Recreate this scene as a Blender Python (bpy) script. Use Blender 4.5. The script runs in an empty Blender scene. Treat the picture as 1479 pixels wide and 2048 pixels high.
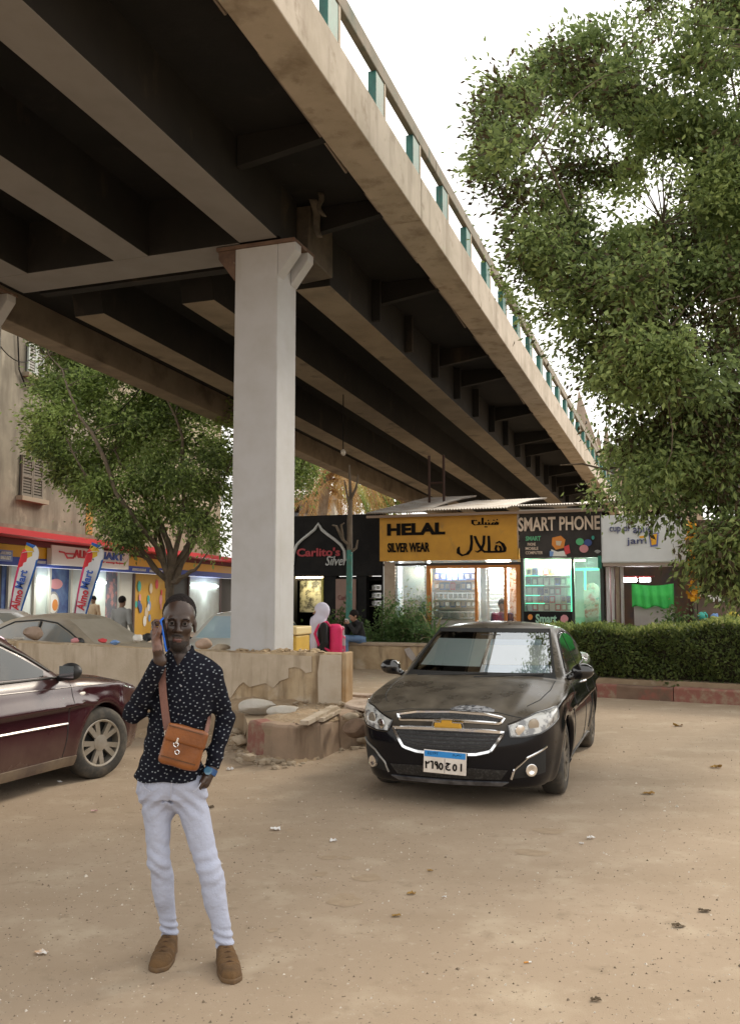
import bpy, bmesh, math, random
import numpy as np
from mathutils import Vector, Matrix
from mathutils.bvhtree import BVHTree
random.seed(7); RNG = np.random.default_rng(11)
R = math.radians
scene = bpy.context.scene
COL = scene.collection
# ---------------------------------------------------------------- camera
CAM_H = 1.75; FPX = 1830.0; PITCH = 5.245
cam_d = bpy.data.cameras.new('camera'); cam = bpy.data.objects.new('camera', cam_d); COL.objects.link(cam)
cam.location = (0, 0, CAM_H); cam.rotation_euler = (R(90 + PITCH), 0, 0)
cam_d.sensor_fit = 'VERTICAL'; cam_d.sensor_height = 24.0; cam_d.lens = 24.0 * FPX / 2048.0
cam_d.clip_start = 0.05; cam_d.clip_end = 2000
scene.camera = cam
# ---------------------------------------------------------------- sky, sun, exposure
SUN_EL, SUN_AZ = 34.0, 48.0            # azimuth to the right of straight ahead (+Y)
world = bpy.data.worlds.new('World'); scene.world = world; world.use_nodes = True
wn = world.node_tree.nodes; wl = world.node_tree.links
bg = wn['Background']
sky = wn.new('ShaderNodeTexSky'); sky.sky_type = 'NISHITA'; sky.sun_disc = False
sky.sun_elevation = R(SUN_EL); sky.sun_rotation = R(SUN_AZ); sky.air_density = 2.0; sky.dust_density = 4.0; sky.ozone_density = 1.0
hs = wn.new('ShaderNodeHueSaturation'); hs.inputs['Saturation'].default_value = 0.22
mx = wn.new('ShaderNodeMix'); mx.data_type = 'RGBA'; mx.inputs['Factor'].default_value = 0.72
mx.inputs['B'].default_value = (9.6, 9.35, 8.9, 1)      # the even white of a thin overcast
wl.new(sky.outputs['Color'], hs.inputs['Color']); wl.new(hs.outputs['Color'], mx.inputs['A'])
wl.new(mx.outputs['Result'], bg.inputs['Color']); bg.inputs['Strength'].default_value = 0.14
sun_d = bpy.data.lights.new('sun', 'SUN'); sun = bpy.data.objects.new('sun', sun_d); COL.objects.link(sun)
sun_d.energy = 1.35; sun_d.angle = R(12); sun_d.color = (1.0, 0.88, 0.70)
sdir = Vector((math.sin(R(SUN_AZ)) * math.cos(R(SUN_EL)), math.cos(R(SUN_AZ)) * math.cos(R(SUN_EL)), math.sin(R(SUN_EL))))
sun.rotation_euler = sdir.to_track_quat('Z', 'Y').to_euler()
scene.view_settings.view_transform = 'Standard'; scene.view_settings.look = 'None'
scene.view_settings.exposure = 0.60; scene.view_settings.gamma = 1.0
scene.cycles.use_denoising = True
scene.cycles.max_bounces = 7; scene.cycles.transparent_max_bounces = 12; scene.cycles.caustics_reflective = False; scene.cycles.caustics_refractive = False
# ---------------------------------------------------------------- measuring helpers
cp, sp = math.cos(R(PITCH)), math.sin(R(PITCH))
def ray(px, py):
    r = (px - 739.5) / FPX; u = (1024.0 - py) / FPX
    return np.array([r, cp - u * sp, sp + u * cp])
def G(px, py, z=0.0):                  # point of the photograph that lies on the level z
    d = ray(px, py); return np.array([0, 0, CAM_H]) + d * ((z - CAM_H) / d[2])
def PX(P):                              # where a point falls on the photograph
    P = np.asarray(P) - np.array([0, 0, CAM_H]); f = P[1] * cp + P[2] * sp; return 739.5 + FPX * P[0] / f, 1024.0 - FPX * (P[2] * cp - P[1] * sp) / f
def A(px, py, Y):                      # point of the photograph that stands Y metres away
    d = ray(px, py); return np.array([0, 0, CAM_H]) + d * (Y / d[1])
# ---------------------------------------------------------------- materials
def nd(nt, t, **kw):
    n = nt.nodes.new(t)
    for k, v in kw.items():
        if k in n.inputs.keys(): n.inputs[k].default_value = v
        else: setattr(n, k, v)
    return n
def c4(c): return (c[0], c[1], c[2], 1.0)
def mat(name, col, rough=0.8, metal=0.0, col2=None, scale=6.0, detail=6.0, lo=0.38, hi=0.66, bump=0.0, bscale=40.0, bdist=0.01,
        stain=None, sscale=(3, 3, .5), slo=.52, shi=.72, coat=0.0, spec=0.5, emit=None, estr=0.0, alpha=1.0, trans=0.0, layers=(), sheen=0.0):
    m = bpy.data.materials.new(name); m.use_nodes = True; nt = m.node_tree; b = nt.nodes['Principled BSDF']; L = nt.links
    b.inputs['Roughness'].default_value = rough; b.inputs['Metallic'].default_value = metal
    b.inputs['Specular IOR Level'].default_value = spec; b.inputs['Coat Weight'].default_value = coat; b.inputs['Coat Roughness'].default_value = .04
    b.inputs['Base Color'].default_value = c4(col)
    tc = nd(nt, 'ShaderNodeTexCoord')
    cur = None
    def blend(cur, c, fac):
        mxn = nd(nt, 'ShaderNodeMix', data_type='RGBA')
        if cur is None: mxn.inputs['A'].default_value = c4(col)
        else: L.new(cur, mxn.inputs['A'])
        mxn.inputs['B'].default_value = c4(c); L.new(fac, mxn.inputs['Factor']); return mxn.outputs['Result']
    def noise(sc, lo, hi, vec=None, det=6.0, rgh=.6):
        n = nd(nt, 'ShaderNodeTexNoise', Scale=sc, Detail=det, Roughness=rgh)
        L.new(vec if vec else tc.outputs['Object'], n.inputs['Vector'])
        r = nd(nt, 'ShaderNodeMapRange'); r.inputs['From Min'].default_value = lo; r.inputs['From Max'].default_value = hi
        L.new(n.outputs['Fac'], r.inputs['Value']); return r.outputs['Result'], n
    if col2 is not None:
        f, _ = noise(scale, lo, hi, None, detail); cur = blend(cur, col2, f)
    for (c, sc, l2, h2) in layers:
        if isinstance(sc, tuple):
            mp = nd(nt, 'ShaderNodeMapping'); mp.inputs['Scale'].default_value = sc; L.new(tc.outputs['Object'], mp.inputs['Vector'])
            f, _ = noise(1.0, l2, h2, mp.outputs['Vector'])
        else: f, _ = noise(sc, l2, h2)
        cur = blend(cur, c, f)
    if stain is not None:
        mp = nd(nt, 'ShaderNodeMapping'); mp.inputs['Scale'].default_value = sscale; L.new(tc.outputs['Object'], mp.inputs['Vector'])
        f, _ = noise(1.0, slo, shi, mp.outputs['Vector']); cur = blend(cur, stain, f)
    if cur is not None: L.new(cur, b.inputs['Base Color'])
    if bump > 0:
        _, n = noise(bscale, 0, 1, None, 5.0)
        bp = nd(nt, 'ShaderNodeBump', Strength=bump, Distance=bdist); L.new(n.outputs['Fac'], bp.inputs['Height']); L.new(bp.outputs['Normal'], b.inputs['Normal'])
    if emit is not None:
        b.inputs['Emission Color'].default_value = c4(emit); b.inputs['Emission Strength'].default_value = estr
    b.inputs['Transmission Weight'].default_value = trans; b.inputs['Sheen Weight'].default_value = sheen
    b.inputs['Alpha'].default_value = alpha
    return m
_mc = {}
def M(name, *a, **k):
    if name not in _mc: _mc[name] = mat(name, *a, **k)
    return _mc[name]
def glass_mat(name, tint, mix=0.25, rough=0.03):      # thin pane: part mirror, part see-through
    m = bpy.data.materials.new(name); m.use_nodes = True; nt = m.node_tree; nt.nodes.clear(); L = nt.links
    out = nd(nt, 'ShaderNodeOutputMaterial'); gl = nd(nt, 'ShaderNodeBsdfGlossy', Roughness=rough); gl.inputs['Color'].default_value = (.9, .95, 1, 1)
    tr = nd(nt, 'ShaderNodeBsdfTransparent'); tr.inputs['Color'].default_value = c4(tint)
    fr = nd(nt, 'ShaderNodeFresnel', IOR=1.5); mr = nd(nt, 'ShaderNodeMapRange'); mr.inputs['To Min'].default_value = mix; L.new(fr.outputs[0], mr.inputs['Value'])
    mxs = nd(nt, 'ShaderNodeMixShader'); L.new(mr.outputs['Result'], mxs.inputs[0]); L.new(tr.outputs[0], mxs.inputs[1]); L.new(gl.outputs[0], mxs.inputs[2]); L.new(mxs.outputs[0], out.inputs[0])
    return m
# ---------------------------------------------------------------- objects
def tag(o, label=None, cat=None, group=None, kind=None):
    if label: o['label'] = label
    if cat: o['category'] = cat
    if group: o['group'] = group
    if kind: o['kind'] = kind
    return o
def thing(name, label, cat, loc=(0, 0, 0), rz=0.0, group=None):
    o = bpy.data.objects.new(name, None); COL.objects.link(o); o.location = tuple(map(float, loc)); o.rotation_euler = (0, 0, rz); o.empty_display_size = .2
    return tag(o, label, cat, group)
def copy_tree(o, parent=None):
    c = o.copy(); COL.objects.link(c)
    if parent is not None: c.parent = parent
    for ch in list(o.children): copy_tree(ch, c)
    return c
def wmat(o):                            # world matrix without waiting for the depsgraph
    m = Matrix.LocRotScale(o.location, o.rotation_euler, o.scale)
    return wmat(o.parent) @ m if o.parent else m
class MB:
    def __init__(s): s.v = []; s.f = []; s.m = []; s.n = 0
    def add(s, V, F, m=0):
        V = np.asarray(V, float).reshape(-1, 3); s.v.append(V)
        for i, f in enumerate(F):
            s.f.append([int(k) + s.n for k in f]); s.m.append(m if np.isscalar(m) else m[i])
        s.n += len(V); return s
    def box(s, c, size, ax=None, m=0):
        a, b, d = np.asarray(size, float) / 2
        V = np.array([[x * a, y * b, z * d] for x in (-1, 1) for y in (-1, 1) for z in (-1, 1)])
        if ax is not None: V = V @ np.asarray(ax, float)
        F = [(0, 1, 3, 2), (4, 6, 7, 5), (0, 4, 5, 1), (2, 3, 7, 6), (0, 2, 6, 4), (1, 5, 7, 3)]
        return s.add(V + np.asarray(c, float), F, m)
    def hexa(s, P, m=0):                # 8 corners: bottom ring 0-3 (ccw from above), top ring 4-7; faces bottom, top, 4 sides
        return s.add(P, [(3, 2, 1, 0), (4, 5, 6, 7), (0, 1, 5, 4), (1, 2, 6, 5), (2, 3, 7, 6), (3, 0, 4, 7)], m)
    def tube(s, P, r, n=8, m=0, cap=True):
        P = np.asarray(P, float); r = np.broadcast_to(np.asarray(r, float), (len(P),))
        T = np.gradient(P, axis=0); T /= np.linalg.norm(T, axis=1)[:, None] + 1e-12
        up = np.array([0, 0, 1.0]); up = up if abs(T[0] @ up) < .9 else np.array([1.0, 0, 0])
        X = np.cross(up, T[0]); X /= np.linalg.norm(X); V = []
        for i in range(len(P)):
            X = X - T[i] * (X @ T[i]); X /= np.linalg.norm(X) + 1e-12; Yv = np.cross(T[i], X)
            for k in range(n):
                a = 2 * math.pi * k / n; V.append(P[i] + r[i] * (math.cos(a) * X + math.sin(a) * Yv))
        F = [(i * n + k, i * n + (k + 1) % n, (i + 1) * n + (k + 1) % n, (i + 1) * n + k) for i in range(len(P) - 1) for k in range(n)]
        if cap: F += [tuple(range(n - 1, -1, -1)), tuple(range((len(P) - 1) * n, len(P) * n))]
        return s.add(V, F, m)
    def prism(s, poly, o, ex, ey, d, m=0):   # outline in the plane (o, ex, ey), thickness vector d
        o, ex, ey, d = [np.asarray(q, float) for q in (o, ex, ey, d)]; n = len(poly)
        B = [o + p[0] * ex + p[1] * ey for p in poly]; V = B + [b + d for b in B]
        F = [tuple(range(n - 1, -1, -1)), tuple(range(n, 2 * n))] + [(i, (i + 1) % n, n + (i + 1) % n, n + i) for i in range(n)]
        return s.add(V, F, m)
    def grid(s, P, m=0, close=False):    # P[i][j] points
        P = np.asarray(P, float); a, b = P.shape[:2]
        F = [(i * b + j, i * b + j + 1, (i + 1) * b + j + 1, (i + 1) * b + j) for i in range(a - 1) for j in range(b - 1)]
        if close: F += [(i * b + b - 1, i * b, (i + 1) * b, (i + 1) * b + b - 1) for i in range(a - 1)]
        return s.add(P.reshape(-1, 3), F, m)
    def blob(s, c, r, n=2, jit=.18, m=0, flat=1.0, rs=None):   # an uneven stone
        rs = rs or RNG; bm = bmesh.new(); bmesh.ops.create_icosphere(bm, subdivisions=n, radius=1.0)
        V = np.array([v.co[:] for v in bm.verts]); F = [[v.index for v in f.verts] for f in bm.faces]; bm.free()
        pl = rs.normal(size=(7, 3)); pl /= np.linalg.norm(pl, axis=1)[:, None]
        lim = rs.uniform(.6, .95, 7)
        for p_, l_ in zip(pl, lim):
            d = V @ p_; V = V - np.maximum(d - l_, 0)[:, None] * p_
        V = V * (1 + rs.normal(size=(len(V), 1)) * jit * .25); V = V * np.asarray(r, float); 
        return s.add(V + np.asarray(c, float), F, m)
    def build(s, name, mats, parent=None, smooth=False, world=False, bevel=0.0, angle=40):
        V = np.concatenate(s.v) if s.v else np.zeros((0, 3))
        if parent is not None and world:
            Mi = np.array(wmat(parent).inverted()); V = V @ Mi[:3, :3].T + Mi[:3, 3]
        org = None
        if parent is None and len(V):
            org = np.array([(V[:, 0].min() + V[:, 0].max()) / 2, (V[:, 1].min() + V[:, 1].max()) / 2, V[:, 2].min()]); V = V - org
        me = bpy.data.meshes.new(name); me.from_pydata(V.tolist(), [], s.f)
        mats = mats if isinstance(mats, (list, tuple)) else [mats]
        for q in mats: me.materials.append(q)
        if len(mats) > 1: me.polygons.foreach_set('material_index', np.array(s.m, np.int32))
        if smooth: me.polygons.foreach_set('use_smooth', np.ones(len(me.polygons), bool))
        me.update()
        o = bpy.data.objects.new(name, me); COL.objects.link(o)
        if parent is not None: o.parent = parent
        elif org is not None: o.location = org
        if bevel > 0:
            md = o.modifiers.new('bevel', 'BEVEL'); md.width = bevel; md.segments = 2; md.limit_method = 'ANGLE'; md.angle_limit = R(35)
        if smooth and angle < 180:
            try: me.set_sharp_from_angle(angle=R(angle))
            except Exception: pass
        return o
def struct(name, mb, m, **k): return tag(mb.build(name, m, **k), kind='structure')
def text_mesh(txt, size, extrude, bold=0.0, align='CENTER', shear=0.0, xs=1.0):
    cu = bpy.data.curves.new('lettering', 'FONT'); cu.body = txt; cu.size = size; cu.extrude = extrude; cu.offset = bold; cu.align_x = align; cu.align_y = 'CENTER'; cu.shear = shear; cu.resolution_u = 3
    to = bpy.data.objects.new('lettering', cu); COL.objects.link(to)
    dg = bpy.context.evaluated_depsgraph_get(); dg.update(); me = bpy.data.meshes.new_from_object(to.evaluated_get(dg))
    V = np.array([v.co[:] for v in me.vertices]).reshape(-1, 3); F = [list(p.vertices) for p in me.polygons]
    bpy.data.objects.remove(to); bpy.data.curves.remove(cu); bpy.data.meshes.remove(me); V[:, 0] *= xs
    return V, F
def put_text(mb, txt, o, ex, ey, size, extrude=.01, bold=0.0, align='CENTER', m=0, shear=0.0, xs=1.0, fit=None, fith=None):
    V, F = text_mesh(txt, size, extrude, bold, align, shear, xs); ex, ey, o = [np.asarray(q, float) for q in (ex, ey, o)]; ez = np.cross(ex, ey)
    if fit:
        w = V[:, 0].max() - V[:, 0].min(); V[:, 0] = (V[:, 0] - (V[:, 0].max() + V[:, 0].min()) / 2) * fit / w
    if fith:
        w = V[:, 1].max() - V[:, 1].min(); V[:, 1] = (V[:, 1] - (V[:, 1].max() + V[:, 1].min()) / 2) * fith / w
    mb.add(o + V[:, :1] * ex + V[:, 1:2] * ey + V[:, 2:] * ez, F, m)
# ---------------------------------------------------------------- implicit surfaces (bodies, cars, soft things)
def smin(a, b, k):
    h = np.clip(.5 + .5 * (b - a) / k, 0, 1); return b + (a - b) * h - k * h * (1 - h)
def smax(a, b, k): return -smin(-a, -b, k)
def cone(P, a, b, ra, rb, sq=None):     # capsule that tapers from ra to rb
    a = np.asarray(a, float); b = np.asarray(b, float); ab = b - a; t = np.clip(((P - a) @ ab) / (ab @ ab), 0, 1)
    D = P - a - t[:, None] * ab
    if sq is not None: D = D / np.asarray(sq, float)
    return np.sqrt((D * D).sum(1)) - (ra + (rb - ra) * t)
def ell(P, c, r, rot=None):
    D = P - np.asarray(c, float)
    if rot is not None: D = D @ rot
    r = np.asarray(r, float); k = np.sqrt(((D / r) ** 2).sum(1)); k2 = np.sqrt(((D / r ** 2) ** 2).sum(1)) + 1e-9
    return k * (k - 1) / k2
def nets(f, lo, hi, h, newton=2, band=1.7):       # surface nets of f = 0, vertices then pulled onto the surface
    lo = np.asarray(lo, float); hi = np.asarray(hi, float); n = np.ceil((hi - lo) / h).astype(int) + 1
    ax = [lo[i] + h * np.arange(n[i]) for i in range(3)]
    val = np.empty(n, np.float32); K = 6; nb = np.ceil(n / K).astype(int)
    gx = [lo[i] + h * (K * np.arange(nb[i]) + (K - 1) / 2) for i in range(3)]
    CG = np.stack(np.meshgrid(*gx, indexing='ij'), -1).reshape(-1, 3); cv = np.concatenate([f(CG[i:i + 200000]) for i in range(0, len(CG), 200000)])
    act = np.abs(cv) < band * K * h; big = np.repeat(np.repeat(np.repeat(cv.reshape(nb), K, 0), K, 1), K, 2)[:n[0], :n[1], :n[2]]; val[:] = big
    off = np.stack(np.meshgrid(*[np.arange(K)] * 3, indexing='ij'), -1).reshape(-1, 3); BI = np.stack(np.unravel_index(np.nonzero(act)[0], nb), -1)
    for i in range(0, len(BI), 1500):
        I = (BI[i:i + 1500, None, :] * K + off[None]).reshape(-1, 3); I = I[(I < n).all(1)]; val[I[:, 0], I[:, 1], I[:, 2]] = f(lo + h * I)
    s = val < 0; cells = np.zeros(n - 1, int); acc = np.zeros(tuple(n - 1) + (3,), np.float32); cnt = np.zeros(n - 1, np.float32)
    cor = [(i, j, k) for i in (0, 1) for j in (0, 1) for k in (0, 1)]
    sl = lambda i, j, k: (slice(i, n[0] - 1 + i), slice(j, n[1] - 1 + j), slice(k, n[2] - 1 + k))
    for a in range(8):
        for b in range(a + 1, 8):
            ca, cb = np.array(cor[a]), np.array(cor[b])
            if abs(ca - cb).sum() != 1: continue
            va, vb = val[sl(*ca)], val[sl(*cb)]; x = (va < 0) != (vb < 0)
            t = np.where(x, va / np.where(x, va - vb, 1), 0)
            for d in range(3): acc[..., d] += np.where(x, ca[d] + t * (cb[d] - ca[d]), 0)
            cnt += x
    on = cnt > 0; idx = -np.ones(n - 1, int); idx[on] = np.arange(on.sum())
    I = np.argwhere(on); V = lo + h * (I + acc[on] / cnt[on][:, None])
    F = []
    for d in range(3):
        e = [(1, 2), (2, 0), (0, 1)][d]
        a0 = [slice(None)] * 3; a1 = [slice(None)] * 3; a0[d] = slice(0, -1); a1[d] = slice(1, None)
        A0 = s[tuple(a0)]; A1 = s[tuple(a1)]; X = np.argwhere(A0 != A1)
        ok = (X[:, e[0]] > 0) & (X[:, e[1]] > 0) & (X[:, e[0]] < n[e[0]] - 1) & (X[:, e[1]] < n[e[1]] - 1); X = X[ok]
        q = []
        for (p_, r_) in ((0, 0), (1, 0), (1, 1), (0, 1)):
            Y = X.copy(); Y[:, e[0]] -= p_; Y[:, e[1]] -= r_; q.append(idx[Y[:, 0], Y[:, 1], Y[:, 2]])
        q = np.stack(q, 1); fl = ~A0[X[:, 0], X[:, 1], X[:, 2]]; q[~fl] = q[~fl][:, ::-1]; F.append(q[:, ::-1])
    F = np.concatenate(F)
    for _ in range(newton):
        e = h * .15; g = np.stack([f(V + np.eye(3)[d] * e) - f(V - np.eye(3)[d] * e) for d in range(3)], 1) / (2 * e)
        dv = f(V)[:, None] * g / ((g * g).sum(1)[:, None] + 1e-6); l = np.linalg.norm(dv, axis=1)[:, None]
        V = V - dv * np.minimum(1, .5 * h / (l + 1e-9))
    return V, F
# ---------------------------------------------------------------- foliage
def leaf_mesh(mb, C, N, size, m=0, rs=None, fold=.25, asp=.45, drop=.3, pm=None):
    # C leaf centres, N outward directions; every leaf is two folded faces
    rs = rs or RNG; n = len(C); D = N + rs.normal(size=(n, 3)) * .7; D[:, 2] -= drop; D /= np.linalg.norm(D, axis=1)[:, None] + 1e-9
    S = np.cross(D, rs.normal(size=(n, 3))); S /= np.linalg.norm(S, axis=1)[:, None] + 1e-9; U = np.cross(S, D)
    L = (size * rs.uniform(.65, 1.25, n))[:, None]
    P0 = C - D * L * .5; P1 = C + S * L * asp * .5 + U * L * fold * .3 - D * L * .05; P2 = C + D * L * .5; P3 = C - S * L * asp * .5 + U * L * fold * .3 - D * L * .05
    V = np.stack([P0, P1, P2, P3], 1).reshape(-1, 3); i = np.arange(n) * 4
    F = np.concatenate([np.stack([i, i + 1, i + 2], 1), np.stack([i, i + 2, i + 3], 1)]).tolist()
    mm = 0
    if isinstance(m, (list, tuple)): q = rs.choice(m, n, p=pm); mm = np.concatenate([q, q])
    mb.add(V, F, mm)
def leaf_mat(name, c1, c2, trans=.5):
    m = bpy.data.materials.new(name); m.use_nodes = True; nt = m.node_tree; L = nt.links; b = nt.nodes['Principled BSDF']
    tc = nd(nt, 'ShaderNodeTexCoord'); n = nd(nt, 'ShaderNodeTexNoise', Scale=1.7, Detail=4.0); L.new(tc.outputs['Object'], n.inputs['Vector'])
    g = nd(nt, 'ShaderNodeNewGeometry'); ad = nd(nt, 'ShaderNodeMath', operation='ADD'); L.new(n.outputs['Fac'], ad.inputs[0])
    mr0 = nd(nt, 'ShaderNodeMath', operation='MULTIPLY'); mr0.inputs[1].default_value = .55; L.new(g.outputs['Random Per Island'], mr0.inputs[0]); L.new(mr0.outputs[0], ad.inputs[1])
    mr = nd(nt, 'ShaderNodeMapRange'); mr.inputs['From Min'].default_value = .5; mr.inputs['From Max'].default_value = 1.1; L.new(ad.outputs[0], mr.inputs['Value'])
    x = nd(nt, 'ShaderNodeMix', data_type='RGBA'); x.inputs['A'].default_value = c4(c1); x.inputs['B'].default_value = c4(c2); L.new(mr.outputs['Result'], x.inputs['Factor'])
    L.new(x.outputs['Result'], b.inputs['Base Color']); b.inputs['Roughness'].default_value = .5; b.inputs['Specular IOR Level'].default_value = .35
    t = nd(nt, 'ShaderNodeBsdfTranslucent'); L.new(x.outputs['Result'], t.inputs['Color'])
    ms = nd(nt, 'ShaderNodeMixShader'); ms.inputs[0].default_value = trans; L.new(b.outputs[0], ms.inputs[1]); L.new(t.outputs[0], ms.inputs[2])
    L.new(ms.outputs[0], nt.nodes['Material Output'].inputs['Surface']); return m
# ================================================================ THE SETTING
AZ = R(19.62); SL = math.tan(R(2.04))
U2 = np.array([math.sin(AZ), math.cos(AZ), 0]); VV = np.array([math.cos(AZ), -math.sin(AZ), 0]); ZZ_ = np.array([0, 0, 1.0])
class Facade:                            # an upright plane: o on it, e along it, n into the wall behind it
    def __init__(s, o, e, n): s.o, s.e, s.n = [np.asarray(q, float) for q in (o, e, n)]; s.o = s.o * np.array([1, 1, 0])
    def hit(s, px, py, d=0.0):
        r = ray(px, py); P = s.o + s.n * d; c = np.array([0, 0, CAM_H]); t = ((P - c) @ s.n) / (r @ s.n); return c + r * t
    def v(s, px, py=1150, d=0.0): return (s.hit(px, py, d) - s.o) @ s.e
    def z(s, px, py, d=0.0): return s.hit(px, py, d)[2]
    def pt(s, v, z, d=0.0): return s.o + s.e * v + s.n * d + ZZ_ * z
    def bx(s, mb, v0, v1, z0, z1, d0, d1, m=0):
        return mb.hexa([s.pt(v0, z0, d0), s.pt(v1, z0, d0), s.pt(v1, z0, d1), s.pt(v0, z0, d1), s.pt(v0, z1, d0), s.pt(v1, z1, d0), s.pt(v1, z1, d1), s.pt(v0, z1, d1)], m)
    def pb(s, mb, x0, y0, x1, y1, d0, d1, m=0):
        xm = (x0 + x1) / 2; ym = (y0 + y1) / 2
        return s.bx(mb, s.v(x0, ym), s.v(x1, ym), s.z(xm, y1), s.z(xm, y0), d0, d1, m)
concrete = M('concrete', (.42, .36, .28), .9, col2=(.30, .25, .19), scale=2.2, stain=(.2, .16, .11), sscale=(2.2, 2.2, .35), bump=.25, bscale=60)
plaster = M('old_plaster', (.50, .385, .25), .95, col2=(.37, .265, .155), scale=3.1, stain=(.20, .14, .085), sscale=(6, 6, .8), slo=.52, shi=.70, bump=.5, bscale=35, layers=[((.58, .50, .40), 1.3, .55, .7)])
plaster_hi = M('grey_render', (.47, .385, .285), .95, col2=(.55, .46, .355), scale=4, stain=(.27, .20, .13), sscale=(7, 7, .7), slo=.52, shi=.8, bump=.35, bscale=45)
dirt = M('dry_dirt', (.42, .31, .20), 1.0, col2=(.33, .24, .15), scale=2.5, bump=.9, bscale=22, bdist=.03, layers=[((.5, .42, .32), 9, .58, .7)])
# ---- ground: one sheet out to the horizon
gm = mat('sandy_road', (.38, .29, .205), .95, col2=(.325, .246, .17), scale=.55, lo=.35, hi=.7, bump=.45, bscale=130, bdist=.006,
         layers=[((.32, .24, .163), (.5, 1.6, 1), .48, .70), ((.425, .34, .245), 2.3, .52, .72), ((.29, .22, .15), 7.0, .58, .72), ((.44, .36, .27), 17.0, .60, .72), ((.17, .125, .085), 34.0, .62, .67), ((.52, .45, .37), 52.0, .67, .72)])
mb = MB(); xs = np.concatenate([[-1500, -300, -60], np.linspace(-20, 20, 41), [60, 300, 1500]]); ys = np.concatenate([[-300, -40], np.linspace(-8, 40, 49), [90, 300, 1500]])
P = np.array([[[x, y, 0.0] for x in xs] for y in ys]); mb.grid(P); struct('ground', mb, gm)
# ---- reference points of the bridge
P_fr = A(548, 1298, 12.05); colc = P_fr - .30 * VV + .31 * U2; CB = colc - .11 * VV; CB = np.array([CB[0], CB[1], A(500, 480, 12.05)[2]])
def B(u, v, w): return CB + U2 * u + VV * v + ZZ_ * (w - SL * u)
def B0(u, v, z): return np.array([CB[0], CB[1], 0]) + U2 * u + VV * v + ZZ_ * z
def uv(P): d = np.asarray(P) - CB; return d @ U2, d @ VV
# ---- raised pavement island under the bridge, earth on top
PZ = .33
nose = [G(495, 1508)[:2], G(540, 1519)[:2], G(590, 1524)[:2], G(640, 1517)[:2], G(676, 1500)[:2]]
wallP = G(640, 1420, PZ); uw, vw_ = uv(wallP)
WF = Facade(B0(uw, 0, 0), VV, U2)                 # front of the low wall
vr = WF.v(690, 1350); 
nz = [uv((p[0], p[1], 0)) for p in nose]; vN0, vN1 = nz[0][1], nz[-1][1]
k1 = G(742, 1488)[:2]; k2 = k1 + np.array([.62, .50]); k3 = k2 + U2[:2] * 1.3
edge = [B0(uw - .75, -12.5, 0)[:2], B0(uw - .55, -3.2, 0)[:2], B0(uw - .55, vN0 - .5, 0)[:2]] + nose + [k1, k2, k3, B0(5.3, 2.5, 0)[:2], G(1195, 1396)[:2] + np.array([.13, .24]), G(1479, 1412)[:2] + np.array([.13, .24]), (14.0, 11.0), (40, 0), (60, 60), (20, 70)]
back = [B0(60, -4.6, 0)[:2], B0(3.6, -4.6, 0)[:2], B0(uw + .75, -4.6, 0)[:2], B0(uw + .45, -12.5, 0)[:2]]
poly = [tuple(p) for p in edge + back]
from mathutils.geometry import tessellate_polygon
mb = MB(); N_ = len(poly); tri = tessellate_polygon([[Vector((p[0], p[1], 0)) for p in poly]])
Vp = [(p[0], p[1], PZ - .012) for p in poly] + [(p[0], p[1], -.3) for p in poly]
def _up(t_): a, b, c = [np.array(poly[i]) for i in t_]; q = (b - a)[0] * (c - a)[1] - (b - a)[1] * (c - a)[0]; return t_ if q > 0 else t_[::-1]
mb.add(Vp, [tuple(_up(t_)) for t_ in tri] + [(i, (i + 1) % N_, N_ + (i + 1) % N_, N_ + i)[::-1] for i in range(N_)])
pave_m = M('dusty_pavement', (.36, .27, .18), .95, col2=(.28, .21, .14), scale=1.6, bump=.5, bscale=30, layers=[((.44, .36, .27), 5, .58, .7)])
struct('pavement', mb, pave_m)
# earth heaped between kerb and wall, spilling down where the kerb is broken
def hsh(x, y): return (math.sin(x * 3.1 + y * 1.7) + math.sin(x * 7.3 - y * 5.1 + 1.3) * .5 + math.sin(x * 13.7 + y * 11.9) * .3 + math.sin(x * 29 - y * 23) * .18) / 2
mb = MB(); Pg = []; uk1 = uv((k1[0], k1[1], 0))
for i in range(44):
    t = i / 43; row = []
    for j in range(110):
        v = vN0 - 1.9 + (uk1[1] + .25 - vN0 + 1.9) * j / 109
        uf = np.interp(v, [vN0 - 1.9, vN0 - .45] + [q[1] for q in nz] + [uk1[1], uk1[1] + .4], [uw - .62, uw - .78] + [q[0] for q in nz] + [uk1[0], uk1[0] + .1])
        u = uf + .03 + t * (uw + .12 - uf - .03); g = B0(u, v, 0)
        inner = v > vN0 + .02
        h = PZ + .05 * hsh(g[0] * 1.3, g[1] * 1.3) + .02 + .10 * t * t
        if not inner:
            k = min(1, (t * 1.35)); s_ = k * k * (3 - 2 * k); w_ = max(0, min(1, (vN0 - v) / .35)); h = h * (1 - w_) + w_ * (h * s_ + (1 - s_) * (.012 + .03 * max(0, hsh(g[0] * 2, g[1] * 2))))
        if t < .05: h = min(h, PZ + .01) if inner else h
        row.append([g[0], g[1], h])
    Pg.append(row)
mb.grid(np.array(Pg)); struct('dirt', mb, dirt, smooth=True)
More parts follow.
